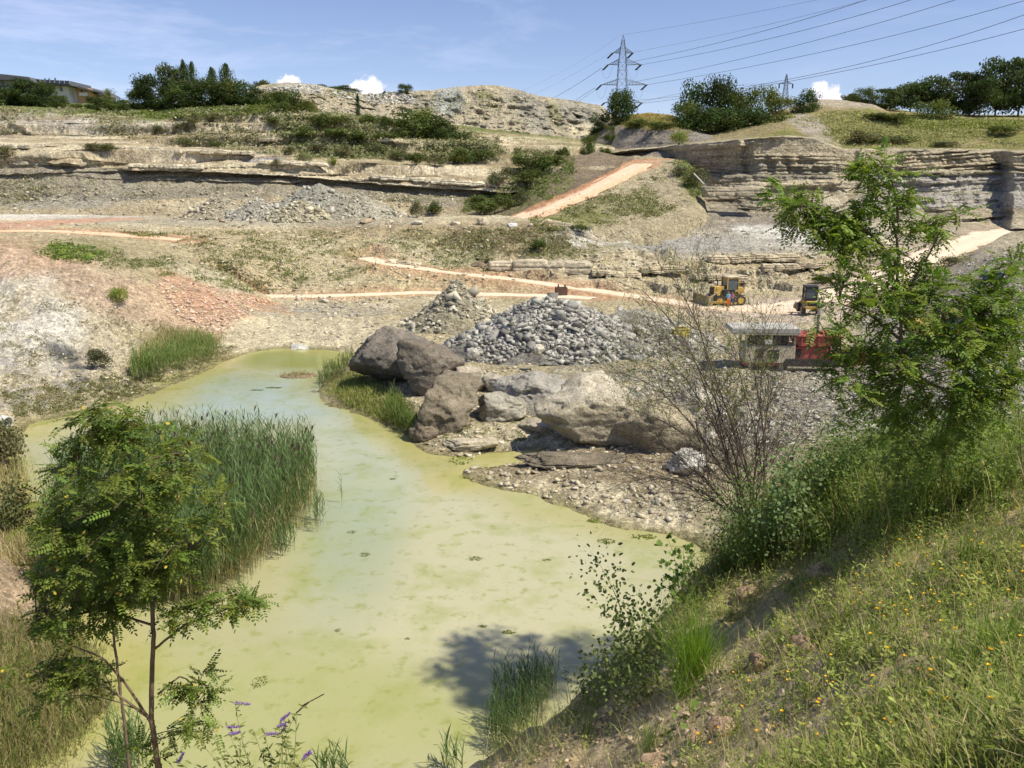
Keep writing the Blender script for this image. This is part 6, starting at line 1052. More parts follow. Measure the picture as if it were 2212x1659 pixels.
weeds('slope_weeds', [(0, 232), (340, 240), (620, 225), (720, 245), (1000, 275), (1080, 300), (1080, 345), (640, 345), (330, 300), (0, 290)], 4200, 1.25, W_GY, 'grey-green brush over the upper left benches', dens=nz2(.012, 5., -.12), leaf=.42, mat=M_farleaf)
weeds('slope_weeds', [(560, 250), (720, 240), (1000, 285), (1090, 330), (1060, 352), (640, 340), (600, 290)], 3600, 1.4, (.17, .18, .085), 'dense olive brush below the skyline mound', leaf=.42, dens=nz2(.015, 9., -.35), mat=M_farleaf)
weeds('slope_weeds', [(170, 228), (620, 222), (620, 245), (350, 258), (170, 242)], 2600, .9, (.15, .19, .045), 'green tall grass along the left rim', leaf=.5, mat=M_farleaf, per=12)
weeds('slope_weeds', [(1110, 320), (1240, 330), (1240, 390), (1180, 440), (1000, 462), (1000, 435), (1100, 400)], 2400, .9, (.14, .165, .05), 'green brush in the hollow left of the ramp road', dens=nz2(.02, 2., -.35), mat=M_farleaf)
weeds('slope_weeds', [(1150, 470), (1400, 375), (1500, 355), (1515, 420), (1420, 470), (1250, 500), (1150, 500)], 1900, .7, (.17, .175, .07), 'olive weeds on the ramp hill', dens=nz2(.02, 7., -.1), mat=M_farleaf)
weeds('slope_weeds', [(1450, 345), (1500, 350), (1522, 410), (1500, 432), (1480, 400)], 500, .8, (.13, .17, .045), 'green weeds on the rounded end of the ramp hill', mat=M_farleaf)
weeds('slope_weeds', [(1700, 260), (1800, 240), (2212, 262), (2300, 262), (2300, 320), (1820, 318), (1780, 290)], 5200, .9, (.25, .25, .10), 'rough olive herbs on the slope above the right cliff', dens=nz2(.012, 1., -.35), mat=M_farleaf)
weeds('slope_weeds', [(1890, 255), (2300, 262), (2300, 275), (1990, 280)], 1700, .9, (.21, .24, .055), 'yellow-green grass under the right-hand tree row', mat=M_farleaf)
weeds('slope_weeds', [(1340, 250), (1400, 244), (1470, 252), (1500, 290), (1440, 282), (1350, 280)], 900, .8, (.22, .19, .06), 'dry golden grass on top of the shaded hill', mat=M_farleaf)
weeds('slope_weeds', [(0, 372), (1050, 430), (1040, 455), (560, 410), (0, 455)], 800, .8, W_GY, 'sparse weeds on the scree of the left cliff', dens=nz2(.012, 4., .05), mat=M_farleaf)
weeds('ledge_weeds', [(1500, 380), (2170, 370), (2170, 376), (1500, 386)], 400, .5, W_GY, 'thin weeds along a ledge of the right cliff', mat=M_farleaf); weeds('ledge_weeds', [(1820, 412), (2170, 413), (2170, 420), (1820, 424)], 300, .5, W_OL, 'thin weeds along the lower ledge of the right cliff', mat=M_farleaf)
weeds('slope_weeds', [(540, 240), (700, 195), (1200, 215), (1250, 290), (1000, 265), (700, 240)], 700, .9, (.18, .19, .075), 'weeds scattered over the skyline mound', dens=nz2(.012, 14., .0), mat=M_farleaf)
weeds('bank_weeds', [(0, 850), (120, 830), (260, 800), (470, 740), (520, 745), (440, 800), (250, 870), (40, 905)], 2600, .28, (.17, .17, .06), 'weeds along the left shore', dens=nz2(.03, 6., -.35)); weeds('bank_weeds', [(0, 640), (150, 640), (480, 730), (260, 860), (0, 880)], 1300, .3, (.27, .24, .12), 'dry weeds on the pale left bank', dens=nz2(.02, 12., -.05))
weeds('bank_weeds', [(700, 800), (780, 790), (900, 880), (920, 960), (860, 925), (740, 870)], 2600, .22, (.15, .155, .05), 'weeds on the point of land in front of the boulders', dens=nz2(.03, 2., -.5)); weeds('bank_weeds', [(950, 900), (1150, 900), (1160, 950), (960, 970)], 500, .18, W_OL, 'weeds between the boulders', dens=nz2(.04, 9., -.1))
weeds('haul_road_weeds', [(2000, 580), (2100, 540), (2110, 560), (2010, 600)], 160, .5, W_OL, 'weeds in the middle of the right rubble slope')
weeds('algae', [(300, 1420), (700, 1380), (1200, 1100), (1300, 1300), (900, 1640), (300, 1640)], 1, .1, W_OL, 'tiny algae') if False else None
# ---- grass and reeds ----
def grass(name, h, hh, ww, lean, colr, label, mat=None, segs=4, tipc=None, cat='grass', per=1, spread=.05, azc=None):
    p = np.repeat(h[:, :3], per, 0) + np.c_[rng.normal(0, spread, (len(h) * per, 2)), np.zeros(len(h) * per) - .02]; m = len(p); az = rng.uniform(0, 6.28, m) if azc is None else rng.normal(azc, .8, m); cc = np.asarray(colr)
    if cc.ndim == 2: cc = cc[rng.integers(0, len(cc), m)]
    V, F, C = blades(p, rng.uniform(*hh, m), rng.uniform(*ww, m), rng.uniform(*lean, m), az, cc, segs, 1.2, tipc, .18); return tag(mesh_np(name, V, F, mat or M_leaf, C), label, cat, kind='stuff')
GRN = np.array(((.22, .30, .045), (.30, .36, .07), (.16, .23, .04), (.46, .44, .15), (.56, .47, .24))); DRYC = np.array(((.54, .45, .26), (.44, .37, .20), (.34, .28, .15), (.27, .27, .10)))
# water reeds: stems with leaves
def reeds(name, pts, hh, label, colr=(.115, .175, .065), leaves=8, lw=.032, ll=(.35, .65), stemc=(.22, .22, .09), r=None, plume=0., cat='reeds', lean=.12):
    n = len(pts); H = rng.uniform(*hh, n); az = rng.uniform(0, 6.28, n); ln = np.abs(rng.normal(0, lean, n)) + .02; parts = [blades(pts, H, .014, ln, az, np.array(stemc), 5, 1.)]
    t = (np.arange(leaves) + .5) / leaves * .72 + .26; T = np.tile(t, n); pi = np.repeat(np.arange(n), leaves); off = np.sin(ln * .7)[pi] * T ** 1.7 * H[pi]
    base = pts[pi] + np.stack([np.cos(az[pi]) * off, np.sin(az[pi]) * off, H[pi] * T * np.cos(ln[pi] * .6)], 1); m = len(base)
    la = rng.uniform(0, 6.28, m) * .8 + .9; V, F, C = blades(base, rng.uniform(*ll, m), lw * rng.uniform(.7, 1.3, m), rng.uniform(.35, 1.0, m), la, np.array(colr) * rng.uniform(.75, 1.35, (m, 1)) * np.array((1, 1, 1)) , 4, 1.1); parts.append((V, F, C))
    if plume: k = rng.random(n) < plume; tp = pts[k] + np.stack([np.cos(az[k]) * np.sin(ln[k]) * H[k] * .8, np.sin(az[k]) * np.sin(ln[k]) * H[k] * .8, H[k] * .97], 1); q = np.repeat(tp, 14, 0); parts.append(blades(q + rng.normal(0, .02, q.shape), .28, .03, rng.uniform(.1, .6, len(q)), rng.uniform(-.6, .6, len(q)), np.array((.21, .15, .13)), 3))
    return tag(mk(name, parts, M_leaf), label, cat, kind='stuff')
def water_pts(poly, n, dens=None):
    pl = np.array(poly); lo, hi = pl.min(0), pl.max(0); q = rng.uniform(lo, hi, (n * 4, 2)); q = q[inside(q[:, 0], q[:, 1], [tuple(x) for x in poly])][:n]; return np.array([P(a, b, z=0.) for a, b in q])
reeds('reed_bed', water_pts([(110, 1290), (200, 1318), (330, 1326), (470, 1300), (545, 1255), (600, 1190), (662, 1138), (690, 1090), (680, 1040), (540, 1012), (300, 1010), (140, 1090)], 5200), (2.3, 3.75), 'big stand of blue-green reeds growing in the left of the pond', plume=.05)
reeds('dead_reeds', water_pts([(110, 1290), (330, 1326), (470, 1300), (545, 1255), (600, 1190), (662, 1138), (690, 1090), (640, 1080), (540, 1200), (400, 1280)], 900), (1.2, 2.6), 'pale dead reed stems along the water edge of the big reed stand', colr=(.32, .27, .13), leaves=3, stemc=(.42, .34, .18), lean=.25)
reeds('reed_clump', water_pts([(675, 1120), (705, 1125), (700, 1150), (680, 1155)], 26), (1.0, 1.7), 'small isolated reed clump right of the big reed stand', leaves=4, lw=.03); reeds('reed_clump', water_pts([(585, 1190), (640, 1170), (650, 1185), (600, 1215)], 40), (.7, 1.3), 'low thin reeds at the edge of the big stand', leaves=4)
reeds('reed_clump', water_pts([(733, 1085), (742, 1085), (740, 1100), (734, 1100)], 3), (1.2, 1.7), 'single thin reed stalk standing in the open water', leaves=4, lw=.018)
hh_ = region_hits([(285, 838), (460, 788), (480, 765), (420, 752), (290, 800)], 650); reeds('reed_bed', hh_[:, :3], (1.1, 2.3), 'mid green reeds on the far left shore', colr=(.17, .23, .07), leaves=6)
hh_ = region_hits([(280, 800), (470, 745), (480, 730), (360, 715), (300, 770)], 1100); grass('dry_grass', hh_, (.4, 1.1), (.02, .04), (.1, .6), DRYC, 'dry brown grass above the far left reeds', per=3, spread=.3)
hh_ = region_hits([(690, 850), (760, 800), (770, 780), (740, 790), (690, 825)], 160); reeds('reed_clump', hh_[:, :3], (.7, 1.4), 'wispy reeds at the tip of the point before the boulders', colr=(.14, .18, .06), leaves=5)
hh_ = region_hits([(830, 915), (890, 950), (910, 930), (850, 870)], 240); reeds('reed_clump', hh_[:, :3], (.7, 1.5), 'reeds on the shore under the brown boulders', colr=(.14, .185, .05), leaves=5)
hh_ = region_hits([(700, 850), (760, 800), (870, 860), (900, 940), (860, 925), (740, 870)], 1500); grass('dry_grass', hh_, (.2, .6), (.015, .03), (.1, .8), GRN * .9, 'rough grass on the point of land by the boulders', per=3, spread=.15)
reeds('reed_clump', water_pts([(1050, 1620), (1070, 1520), (1160, 1480), (1210, 1490), (1150, 1600), (1080, 1650)], 300), (.8, 1.7), 'reeds at the water edge below the near bank', colr=(.075, .13, .045), leaves=6, ll=(.2, .4), lw=.02)
reeds('reed_clump', water_pts([(950, 1655), (1010, 1640), (1010, 1700), (940, 1700)], 16), (.6, 1.1), 'few reed blades at the bottom edge of the picture', leaves=4)
reeds('reed_clump', water_pts([(690, 1690), (760, 1690), (760, 1740), (690, 1740)], 26), (.7, 1.3), 'reed tips rising beside the purple-flowered bush', leaves=4); reeds('reed_clump', water_pts([(240, 1640), (310, 1620), (330, 1700), (240, 1700)], 60), (.8, 1.5), 'reeds behind the trunk of the left acacia', leaves=5)
hh_ = region_hits([(0, 1340), (150, 1330), (230, 1420), (230, 1560), (150, 1700), (-100, 1700), (-100, 1340)], 2300); grass('dry_grass', hh_, (.25, .75), (.012, .025), (.15, .9), np.array(((.33, .29, .14), (.20, .23, .07), (.15, .19, .05), (.26, .22, .10))), 'pale dry grass and weeds on the lower left bank', per=3, spread=.15)
hh_ = region_hits([(0, 960), (60, 980), (90, 1120), (150, 1290), (0, 1200)], 1600); grass('dry_grass', hh_, (.2, .7), (.015, .03), (.1, .8), DRYC, 'dry grass on the left shore beside the acacia', per=3, spread=.2)
# near bank cover
NEARP = [(1040, 1659), (1130, 1560), (1240, 1480), (1420, 1300), (1530, 1180), (1700, 1055), (1900, 960), (2212, 900), (2520, 880), (2520, 1760), (1000, 1760)]
HN = region_hits(NEARP, 21000); HN = HN[HN[:, 1] < 19]; nd = fbm(HN[:, :3], .55, 3, off=2.); dist = np.hypot(HN[:, 0], HN[:, 1]); low = sst(1500, 1250, HN[:, 3]) + sst(1750, 1600, HN[:, 4]) * 0
keep = rng.random(len(HN)) < np.clip(.78 - low * .55 - .45 * sst(1950, 1500, HN[:, 3]) * sst(1250, 1450, HN[:, 4]) + nd * 1.6, .06, 1); G_ = HN[keep]; far = np.hypot(G_[:, 0], G_[:, 1])
i1 = rng.random(len(G_)); a_ = G_[i1 < .34]; b_ = G_[(i1 >= .34) & (i1 < .66)]; c_ = G_[(i1 >= .66)]
grass('green_grass', a_, (.10, .34), (.0035, .007), (.15, .9), GRN, 'green grass blades over the near bank', per=3, spread=.06); grass('dry_grass', b_, (.12, .42), (.002, .005), (.2, 1.2), DRYC, 'thin dry grass stalks over the near bank', per=3, spread=.08)
def leafweed(name, h, s, colr, label, per=16, hmax=.22, asp=.42, r=None):
    o = np.repeat(h[:, :3], per, 0); m = len(o); t = rng.random(m) ** .8; az = np.repeat(rng.uniform(0, 6.28, len(h)), per) + rng.normal(0, .5, m); L_ = np.repeat(rng.uniform(.4, 1, len(h)), per) * hmax
    p = o + np.stack([np.cos(az) * t * L_ * .55, np.sin(az) * t * L_ * .55, t * L_], 1) + rng.normal(0, .012, (m, 3)); d = np.stack([np.cos(az + rng.normal(0, 1.3, m)), np.sin(az + rng.normal(0, 1.3, m)), rng.uniform(-.2, .7, m)], 1)
    V, F = ovals(p, d, rng.normal(0, .5, (m, 3)) + np.array((0, 0, 1)), s * rng.uniform(.6, 1.3, m), s * asp * rng.uniform(.7, 1.3, m)); c = np.asarray(colr) * np.repeat(rng.uniform(.7, 1.3, (len(h), 1)), per, 0) * rng.uniform(.8, 1.2, (m, 1)); return tag(mesh_np(name, V, F, M_leaf, np.repeat(np.clip(c, .01, .5), 6, 0)), label, 'weeds', kind='stuff')
leafweed('leafy_weeds', c_[::1], .030, (.18, .23, .05), 'small-leaved vetch and trefoil over the near bank'); leafweed('leafy_weeds', c_[::4], .042, (.31, .35, .09), 'paler broad-leaved weeds over the near bank', hmax=.28)
HD = region_hits([(1040, 1659), (1130, 1560), (1240, 1480), (1330, 1450), (1600, 1450), (1750, 1600), (1700, 1760), (1000, 1760)], 2600); grass('dry_grass', HD[:1500], (.1, .35), (.002, .0045), (.4, 1.5), DRYC * .9, 'brown dead stalks on the bare part of the near bank', per=2, spread=.1)
pb = region_hits(NEARP, 2600, dens=lambda u, v: .25 + .75 * sst(1750, 1300, u)); stones('loose_stones', pb[:, :3], .012 * (6 ** (rng.random(len(pb)) ** 2)), np.array((.46, .36, .25)) * rng.uniform(.6, 1.3, (len(pb), 1)), bury=.3); tag(bpy.data.objects[-1] if False else [o for o in bpy.data.objects if o.name.startswith('loose_stones')][-1], 'small stones in the soil of the near bank', 'stones', kind='stuff')
for o in bpy.data.objects:
    if o.name.startswith('loose_stones') and o.parent is None and 'kind' not in o: tag(o, 'small stones in the soil of the near bank', 'stones', kind='stuff')
def tuft(u, v, n, hh, ww, colr, label, lean=(.1, .9), spread=.08, Y=None, segs=6, tipc=None):
    h, _ = hit(u, v); p = np.array(h); pts = np.zeros((n, 3)) + np.c_[rng.normal(0, spread, (n, 2)), np.zeros(n) - .03]; cc = np.asarray(colr) * rng.uniform(.75, 1.25, (n, 1)); V, F, C = blades(pts, rng.uniform(*hh, n), rng.uniform(*ww, n), rng.uniform(*lean, n), rng.uniform(0, 6.28, n), cc, segs, 1.3, tipc); return tag(mesh_np('grass_tuft', V, F, M_leaf, C, loc=tuple(p)), label, 'grass tuft', 'tufts of long grass on the near bank')
tuft(1496, 1462, 420, (.5, 1.15), (.005, .010), (.22, .33, .045), 'big bright green grass tuft at the edge of the near bank above the water', (.05, .75), .10); tuft(1480, 1500, 160, (.3, .6), (.005, .009), (.20, .29, .05), 'small bright tuft under the big one', (.3, 1.2), .08)
tuft(2150, 1440, 150, (.3, .62), (.004, .008), (.20, .28, .06), 'long green tuft leaning at the right edge above the flowers', (.1, .8), .06); tuft(2075, 1480, 120, (.3, .6), (.004, .007), (.19, .26, .06), 'long green tuft left of the one at the right edge', (.1, .8), .05); tuft(2185, 1600, 120, (.25, .5), (.004, .007), (.18, .26, .05), 'long green tuft in the lower right corner', (.1, .9), .05); tuft(1960, 1560, 90, (.25, .45), (.003, .006), (.22, .26, .08), 'pale long tuft among the flowers in the lower right', (.1, .9), .05)
tuft(1400, 1620, 70, (.25, .5), (.005, .008), (.19, .25, .07), 'thin green tuft on the bare lower bank', (.1, .7), .05); tuft(1265, 1590, 60, (.3, .6), (.005, .008), (.21, .25, .09), 'thin tuft at the lower left of the near bank', (.1, .7), .05); tuft(1560, 1240, 200, (.3, .7), (.005, .009), (.12, .17, .045), 'dark green tuft under the bare bush', (.1, .8), .12); tuft(1880, 1050, 180, (.3, .7), (.005, .009), (.18, .24, .06), 'grass tuft under the right acacia', (.1, .8), .15); tuft(2100, 1220, 130, (.3, .6), (.004, .007), (.15, .22, .045), 'green tuft halfway up the right of the near bank', (.1, .8), .08); tuft(1780, 1180, 130, (.3, .6), (.004, .008), (.15, .2, .05), 'green tuft below the round-leaved sapling', (.1, .8), .1)
hh_ = region_hits([(1560, 1150), (1700, 1050), (1900, 955), (2212, 900), (2300, 900), (2212, 1010), (1950, 1080), (1700, 1230), (1560, 1240)], 2300); grass('tall_grass', hh_, (.3, .75), (.004, .008), (.1, .7), GRN * .95, 'tall grass along the top of the near bank', per=2, spread=.1); leafweed('tall_herbs', region_hits([(1560, 1130), (1700, 1020), (1850, 970), (2212, 930), (2260, 960), (2150, 1020), (1850, 1060), (1640, 1200)], 420)[:, :3], .055, (.15, .20, .05), 'tall leafy herbs hiding the stems of the right acacias', per=40, hmax=.95)
leafweed('leafy_weeds', hh_[::2], .05, (.15, .21, .05), 'leafy herbs along the top of the near bank', per=22, hmax=.5)
hx = region_hits([(2500, 900), (3300, 1000), (3300, 2300), (2300, 2300), (1900, 1760), (2500, 1760)], 5000); hx = hx[hx[:, 1] > -2]; grass('green_grass', hx, (.12, .38), (.004, .009), (.15, .9), GRN, 'grass over the near bank beyond the right frame edge', per=4, spread=.12); leafweed('leafy_weeds', hx[::3], .04, (.23, .26, .065), 'leafy weeds over the near bank beyond the right frame edge')
# yellow flowers
M_flow = material('yellow_petal', .7, .2, col=(.85, .50, .01)); M_stalk = material('green_stalk', .7, .2, col=(.12, .17, .04))
def flower_mesh():
    e = empty('yellow_flower', (0, 0, 0), 'small yellow flower head in the grass of the near bank', 'flower', 'yellow flowers in the grass'); P_, D_, N_ = [], [], []
    for k in range(9): a = k * .7; P_.append((0, 0, .16)); D_.append((math.cos(a), math.sin(a), .5 + .3 * (k % 2))); N_.append((0, 0, 1))
    V, F = ovals(np.array(P_), np.array(D_), np.array(N_) + rng.normal(0, .2, (9, 3)), np.full(9, .013), np.full(9, .010)); mesh_np('petals', V, F, M_flow, parent=e); V, F = tube([(0, 0, -.03), (.004, 0, .08), (0, 0, .16)], .0012, 4); mesh_np('stalk', V, F, M_stalk, parent=e); return e
fe = flower_mesh(); FH = region_hits([(1740, 1180), (2212, 1120), (2212, 1659), (1330, 1659), (1500, 1560), (1700, 1350)], 150, dens=lambda u, v: .35 + .65 * ell(u, v, 1990, 1270, 230, 120))
for i, q in enumerate(FH):
    p = (q[0], q[1], q[2] + rng.uniform(.02, .12)); s_ = rng.uniform(.8, 1.35)
    if i == 0: fe.location = p; fe.scale = (s_,) * 3
    else: copy_tree(fe, p, rng.uniform(0, 6), s_)
# pinkish stones in the near bank
for i, (u, v, w_, h_, lb) in enumerate([(1768, 1256, 66, 40, 'flat pinkish stone half hidden in grass, topmost of the near bank'), (1700, 1425, 40, 34, 'small angular pink stone left of the flat pair'), (1738, 1412, 62, 36, 'flat pinkish stone in the middle of the near bank'), (1636, 1452, 52, 50, 'upright pinkish stone below the bright grass tuft'), (1612, 1300, 60, 36, 'rough pinkish stone near the top of the bare soil'), (1560, 1590, 84, 46, 'large pinkish slab near the bottom of the near bank'), (1585, 1548, 62, 26, 'thin pinkish stone lying above the large slab'), (1500, 1610, 50, 40, 'pinkish stone left of the large slab'), (1425, 1655, 90, 26, 'flat stone cut by the bottom edge of the picture'), (1945, 1500, 54, 28, 'pinkish stone between the tufts in the lower right')]):
    boulder(u - w_ / 2, u + w_ / 2, v - h_, v + 2, 80 + i, (.52, .36, .24), lb, 'stone', 'pinkish stones in the near bank', sub=3, planes=12, dep=.8, name='stone')
# ---- acacias ----
def pinnate(p, d, nrm, L, pairs=7, ls=.040, lw=.018, colr=(.1, .16, .03), r=None):
    """compound leaves: rachis from p along d, with opposite oval leaflets"""
    r = r or rng; n = len(p); d = unit(d); s = unit(np.cross(nrm, d)); up = unit(np.cross(d, s)); Pn, Dn, Nn, Cn = [], [], [], []; col = np.asarray(colr) * r.uniform(.65, 1.4, (n, 1)) * np.c_[r.uniform(.85, 1.25, n), np.ones(n), r.uniform(.7, 1.2, n)]
    for k in range(pairs + 1):
        t = .18 + .82 * k / pairs; q = p + d * (L * t)[:, None] - up * (L * .28 * t * t)[:, None]; dd = d - up * (.5 * t)
        for sg in ((0,) if k == pairs else (-1, 1)):
            Pn.append(q); Dn.append(dd if sg == 0 else dd * .35 + s * sg - up * r.uniform(0, .35, (n, 1))); Nn.append(up + r.normal(0, .22, (n, 3))); Cn.append(col * r.uniform(.85, 1.15, (n, 1)))
    Pn, Dn, Nn, Cn = map(np.concatenate, (Pn, Dn, Nn, Cn)); m = len(Pn); V, F = ovals(Pn, Dn, Nn, ls * r.uniform(.75, 1.15, m), lw * r.uniform(.8, 1.15, m)); return V, F, np.repeat(np.clip(Cn, .01, .6), 6, 0)
def acacia(base, skel, clusters, label, Y0, seed, colr, leafL=(.13, .22), per=9, pods=False, yellow=0., rt=.035, group='young acacia trees in the foreground', ls=.040):
    r = np.random.default_rng(seed); e = empty('acacia_tree', tuple(base), label, 'tree', group); lines = []; wood = []
    for i, ln in enumerate(skel):
        q = resample([pt(x) if not isinstance(x, np.ndarray) else x for x in ln[1]], .08); q = q + np.cumsum(r.normal(0, .004, q.shape), 0); lines.append(q); wood.append((*tube(q, np.linspace(ln[0], ln[0] * .35, len(q)), 7), BARK * 1.1))
    S = np.concatenate(lines); PP, DD = [], []
    for (u, v, ru, rv, Yc_, n, dY) in clusters:
        for _ in range(n):
            a = r.uniform(0, 6.28); q = math.sqrt(r.random()); T = P(u + ru * q * math.cos(a), v + rv * q * math.sin(a), Yc_ + r.normal(0, dY))
            dd = np.linalg.norm(S - T, axis=1) + np.maximum(0, S[:, 2] - T[2]) * .8; b = S[dd.argmin()]; ln = np.linalg.norm(T - b)
            if ln < .12: T = b + unit(r.normal(size=3)) * .25; ln = .25
            c = curve(b, T, -.10, 7, .05, r); wood.append((*tube(c, np.linspace(.0035 + .004 * min(ln, 1.2), .0018, 7), 4), BARK * .9)); t0 = max(0, 1 - .75 / ln)
            for t in np.linspace(max(t0, .25), 1, per): k = t * 6; i0 = min(5, int(k)); PP.append(c[i0] + (c[i0 + 1] - c[i0]) * (k - i0)); DD.append(unit(c[i0 + 1] - c[i0]) * .35 + unit(r.normal(size=3) * (1, 1, .5)))
    PP, DD = np.array(PP), np.array(DD); n = len(PP); L_ = r.uniform(*leafL, n); NN = np.array((0, 0, 1.)) + r.normal(0, .3, (n, 3)); mk('trunk', [(v - base, f, c) for v, f, c in wood], M_bark, e)
    V, F, C = pinnate(PP, DD, NN, L_, 7, ls, ls * .45, colr, r); mk('foliage', [(V - base, F, C)], M_leaf, e)
    if pods: k = r.integers(0, n, 420); m = len(k); V, F = ovals(PP[k] + r.normal(0, .03, (m, 3)), np.array((0, 0, -1.)) + r.normal(0, .2, (m, 3)), r.normal(size=(m, 3)), r.uniform(.05, .09, m), np.full(m, .016)); mk('seed_pods', [(V - base, F, np.array((.16, .07, .04)))], M_leaf, e)['kind'] = 'stuff'
    if yellow: k = r.integers(0, n, int(yellow)); m = len(k); V, F = ovals(PP[k] + r.normal(0, .08, (m, 3)), r.normal(size=(m, 3)), r.normal(0, .5, (m, 3)) + (0, -.6, .8), r.uniform(.035, .06, m), r.uniform(.02, .032, m)); mk('yellow_leaves', [(V - base, F, np.array((.66, .50, .09)))], M_leaf, e)['kind'] = 'stuff'
    return e
Yl = 7.6; bx = P(352, 1690, Yl); bz_ = ground(bx[0], bx[1]); B = np.array((bx[0], bx[1], bz_ - .05))
acacia(B, [(.036, [B, (347, 1659, Yl), (331, 1552, Yl), (334, 1374, Yl - .05), (326, 1272, Yl), (321, 1144, Yl), (300, 1060, Yl), (286, 1010, Yl), (250, 940, Yl), (204, 888, Yl)]), (.018, [(331, 1568, Yl), (275, 1471, Yl - .1), (229, 1420, Yl - .2), (150, 1390, Yl - .3)]), (.015, [(331, 1560, Yl), (229, 1491, Yl - .2), (102, 1471, Yl - .4), (50, 1440, Yl - .5)]), (.014, [(334, 1400, Yl), (400, 1350, Yl - .1), (480, 1320, Yl), (540, 1300, Yl)]), (.014, [(330, 1350, Yl), (230, 1320, Yl), (120, 1330, Yl - .1), (70, 1340, Yl)]), (.013, [(340, 1500, Yl), (390, 1460, Yl + .1), (440, 1500, Yl)]),
 (.014, [(322, 1200, Yl), (220, 1150, Yl + .1), (130, 1150, Yl)]), (.014, [(324, 1250, Yl), (420, 1180, Yl), (480, 1120, Yl + .1)]), (.012, [(300, 1060, Yl), (200, 1030, Yl), (110, 1020, Yl)]), (.012, [(295, 1040, Yl), (370, 1000, Yl), (430, 960, Yl)])],
 [(265, 1080, 190, 180, Yl, 100, .5), (190, 920, 66, 45, Yl, 12, .15), (130, 1180, 75, 110, Yl, 16, .3), (220, 1250, 150, 50, Yl, 30, .4), (290, 930, 70, 30, Yl, 10, .2), (420, 1150, 90, 120, Yl, 20, .3), (110, 1345, 80, 16, Yl, 11, .2), (200, 1335, 100, 20, Yl, 8, .2), (490, 1305, 80, 20, Yl, 11, .2), (400, 1330, 80, 18, Yl, 7, .2), (100, 1450, 90, 18, Yl - .2, 9, .2), (190, 1440, 80, 20, Yl - .1, 5, .2), (90, 1530, 60, 30, Yl - .2, 3, .2), (430, 1480, 45, 40, Yl, 6, .2), (435, 1570, 45, 40, Yl, 5, .2), (320, 1620, 90, 20, Yl, 3, .2)],
 'dark green acacia with yellow leaves and seed pods in front of the reeds', Yl, 3, (.125, .175, .032), pods=True, yellow=210, ls=.045, leafL=(.15, .24))
Yd = 10.5; bx = P(240, 1400, Yd); B = np.array((bx[0], bx[1], ground(bx[0], bx[1]) - .05))
acacia(B, [(.030, [B, (242, 1330, Yd), (235, 1200, Yd), (215, 1080, Yd)]), (.015, [(240, 1300, Yd), (170, 1200, Yd), (120, 1150, Yd)]), (.015, [(240, 1300, Yd), (320, 1220, Yd), (360, 1160, Yd)])], [(225, 1170, 150, 125, Yd, 120, .4), (130, 1150, 60, 90, Yd, 22, .3), (330, 1230, 70, 60, Yd, 20, .3)], 'dense dark acacia bush behind the thin-stemmed acacia, hiding the left of the reeds', Yd, 21, (.075, .108, .022), ls=.045, leafL=(.15, .24))
Yr = 8.4; bx = P(1948, 1000, Yr + 2.6); B = np.array((bx[0], bx[1], ground(bx[0], bx[1]) - .05)); bx2 = P(2045, 1000, Yr + 2.); B2 = np.array((bx2[0], bx2[1], ground(bx2[0], bx2[1]) - .05))
ACB = [B, B2]
acacia(B, [(.032, [B, (1948, 930, Yr + 1.6), (1950, 760, Yr), (1944, 600, Yr), (1948, 545, Yr), (1940, 480, Yr), (1919, 424, Yr), (1880, 400, Yr)]), (.014, [(1940, 480, Yr), (1925, 400, Yr), (1895, 345, Yr)]), (.018, [(1944, 580, Yr), (1897, 524, Yr), (1851, 485, Yr), (1780, 453, Yr), (1690, 445, Yr)]), (.016, [(1948, 640, Yr), (2000, 560, Yr), (2030, 500, Yr), (2040, 470, Yr)]), (.016, [(1950, 740, Yr), (1880, 680, Yr), (1810, 650, Yr)]), (.016, [(1950, 830, Yr), (1880, 780, Yr), (1800, 780, Yr)]), (.013, [(1950, 700, Yr), (2010, 640, Yr)])],
 [(1888, 370, 46, 38, Yr, 13, .1), (1920, 440, 60, 34, Yr, 12, .12), (1780, 470, 80, 34, Yr, 22, .15), (1710, 450, 50, 26, Yr, 9, .1), (1850, 520, 80, 40, Yr, 26, .2), (1810, 510, 50, 40, Yr, 12, .2), (2000, 500, 56, 34, Yr, 13, .15), (1900, 600, 120, 50, Yr, 24, .4), (1890, 700, 135, 80, Yr, 40, .5), (1890, 800, 120, 90, Yr, 30, .5), (1930, 910, 140, 60, Yr + .6, 22, .4), (1920, 985, 130, 50, Yr + 1.0, 14, .4), (1820, 860, 60, 50, Yr + .2, 9, .3)],
 'bright green acacia with a tall leafy top at the right, in front of the crusher', Yr, 5, (.15, .22, .036), ls=.043, leafL=(.14, .23))
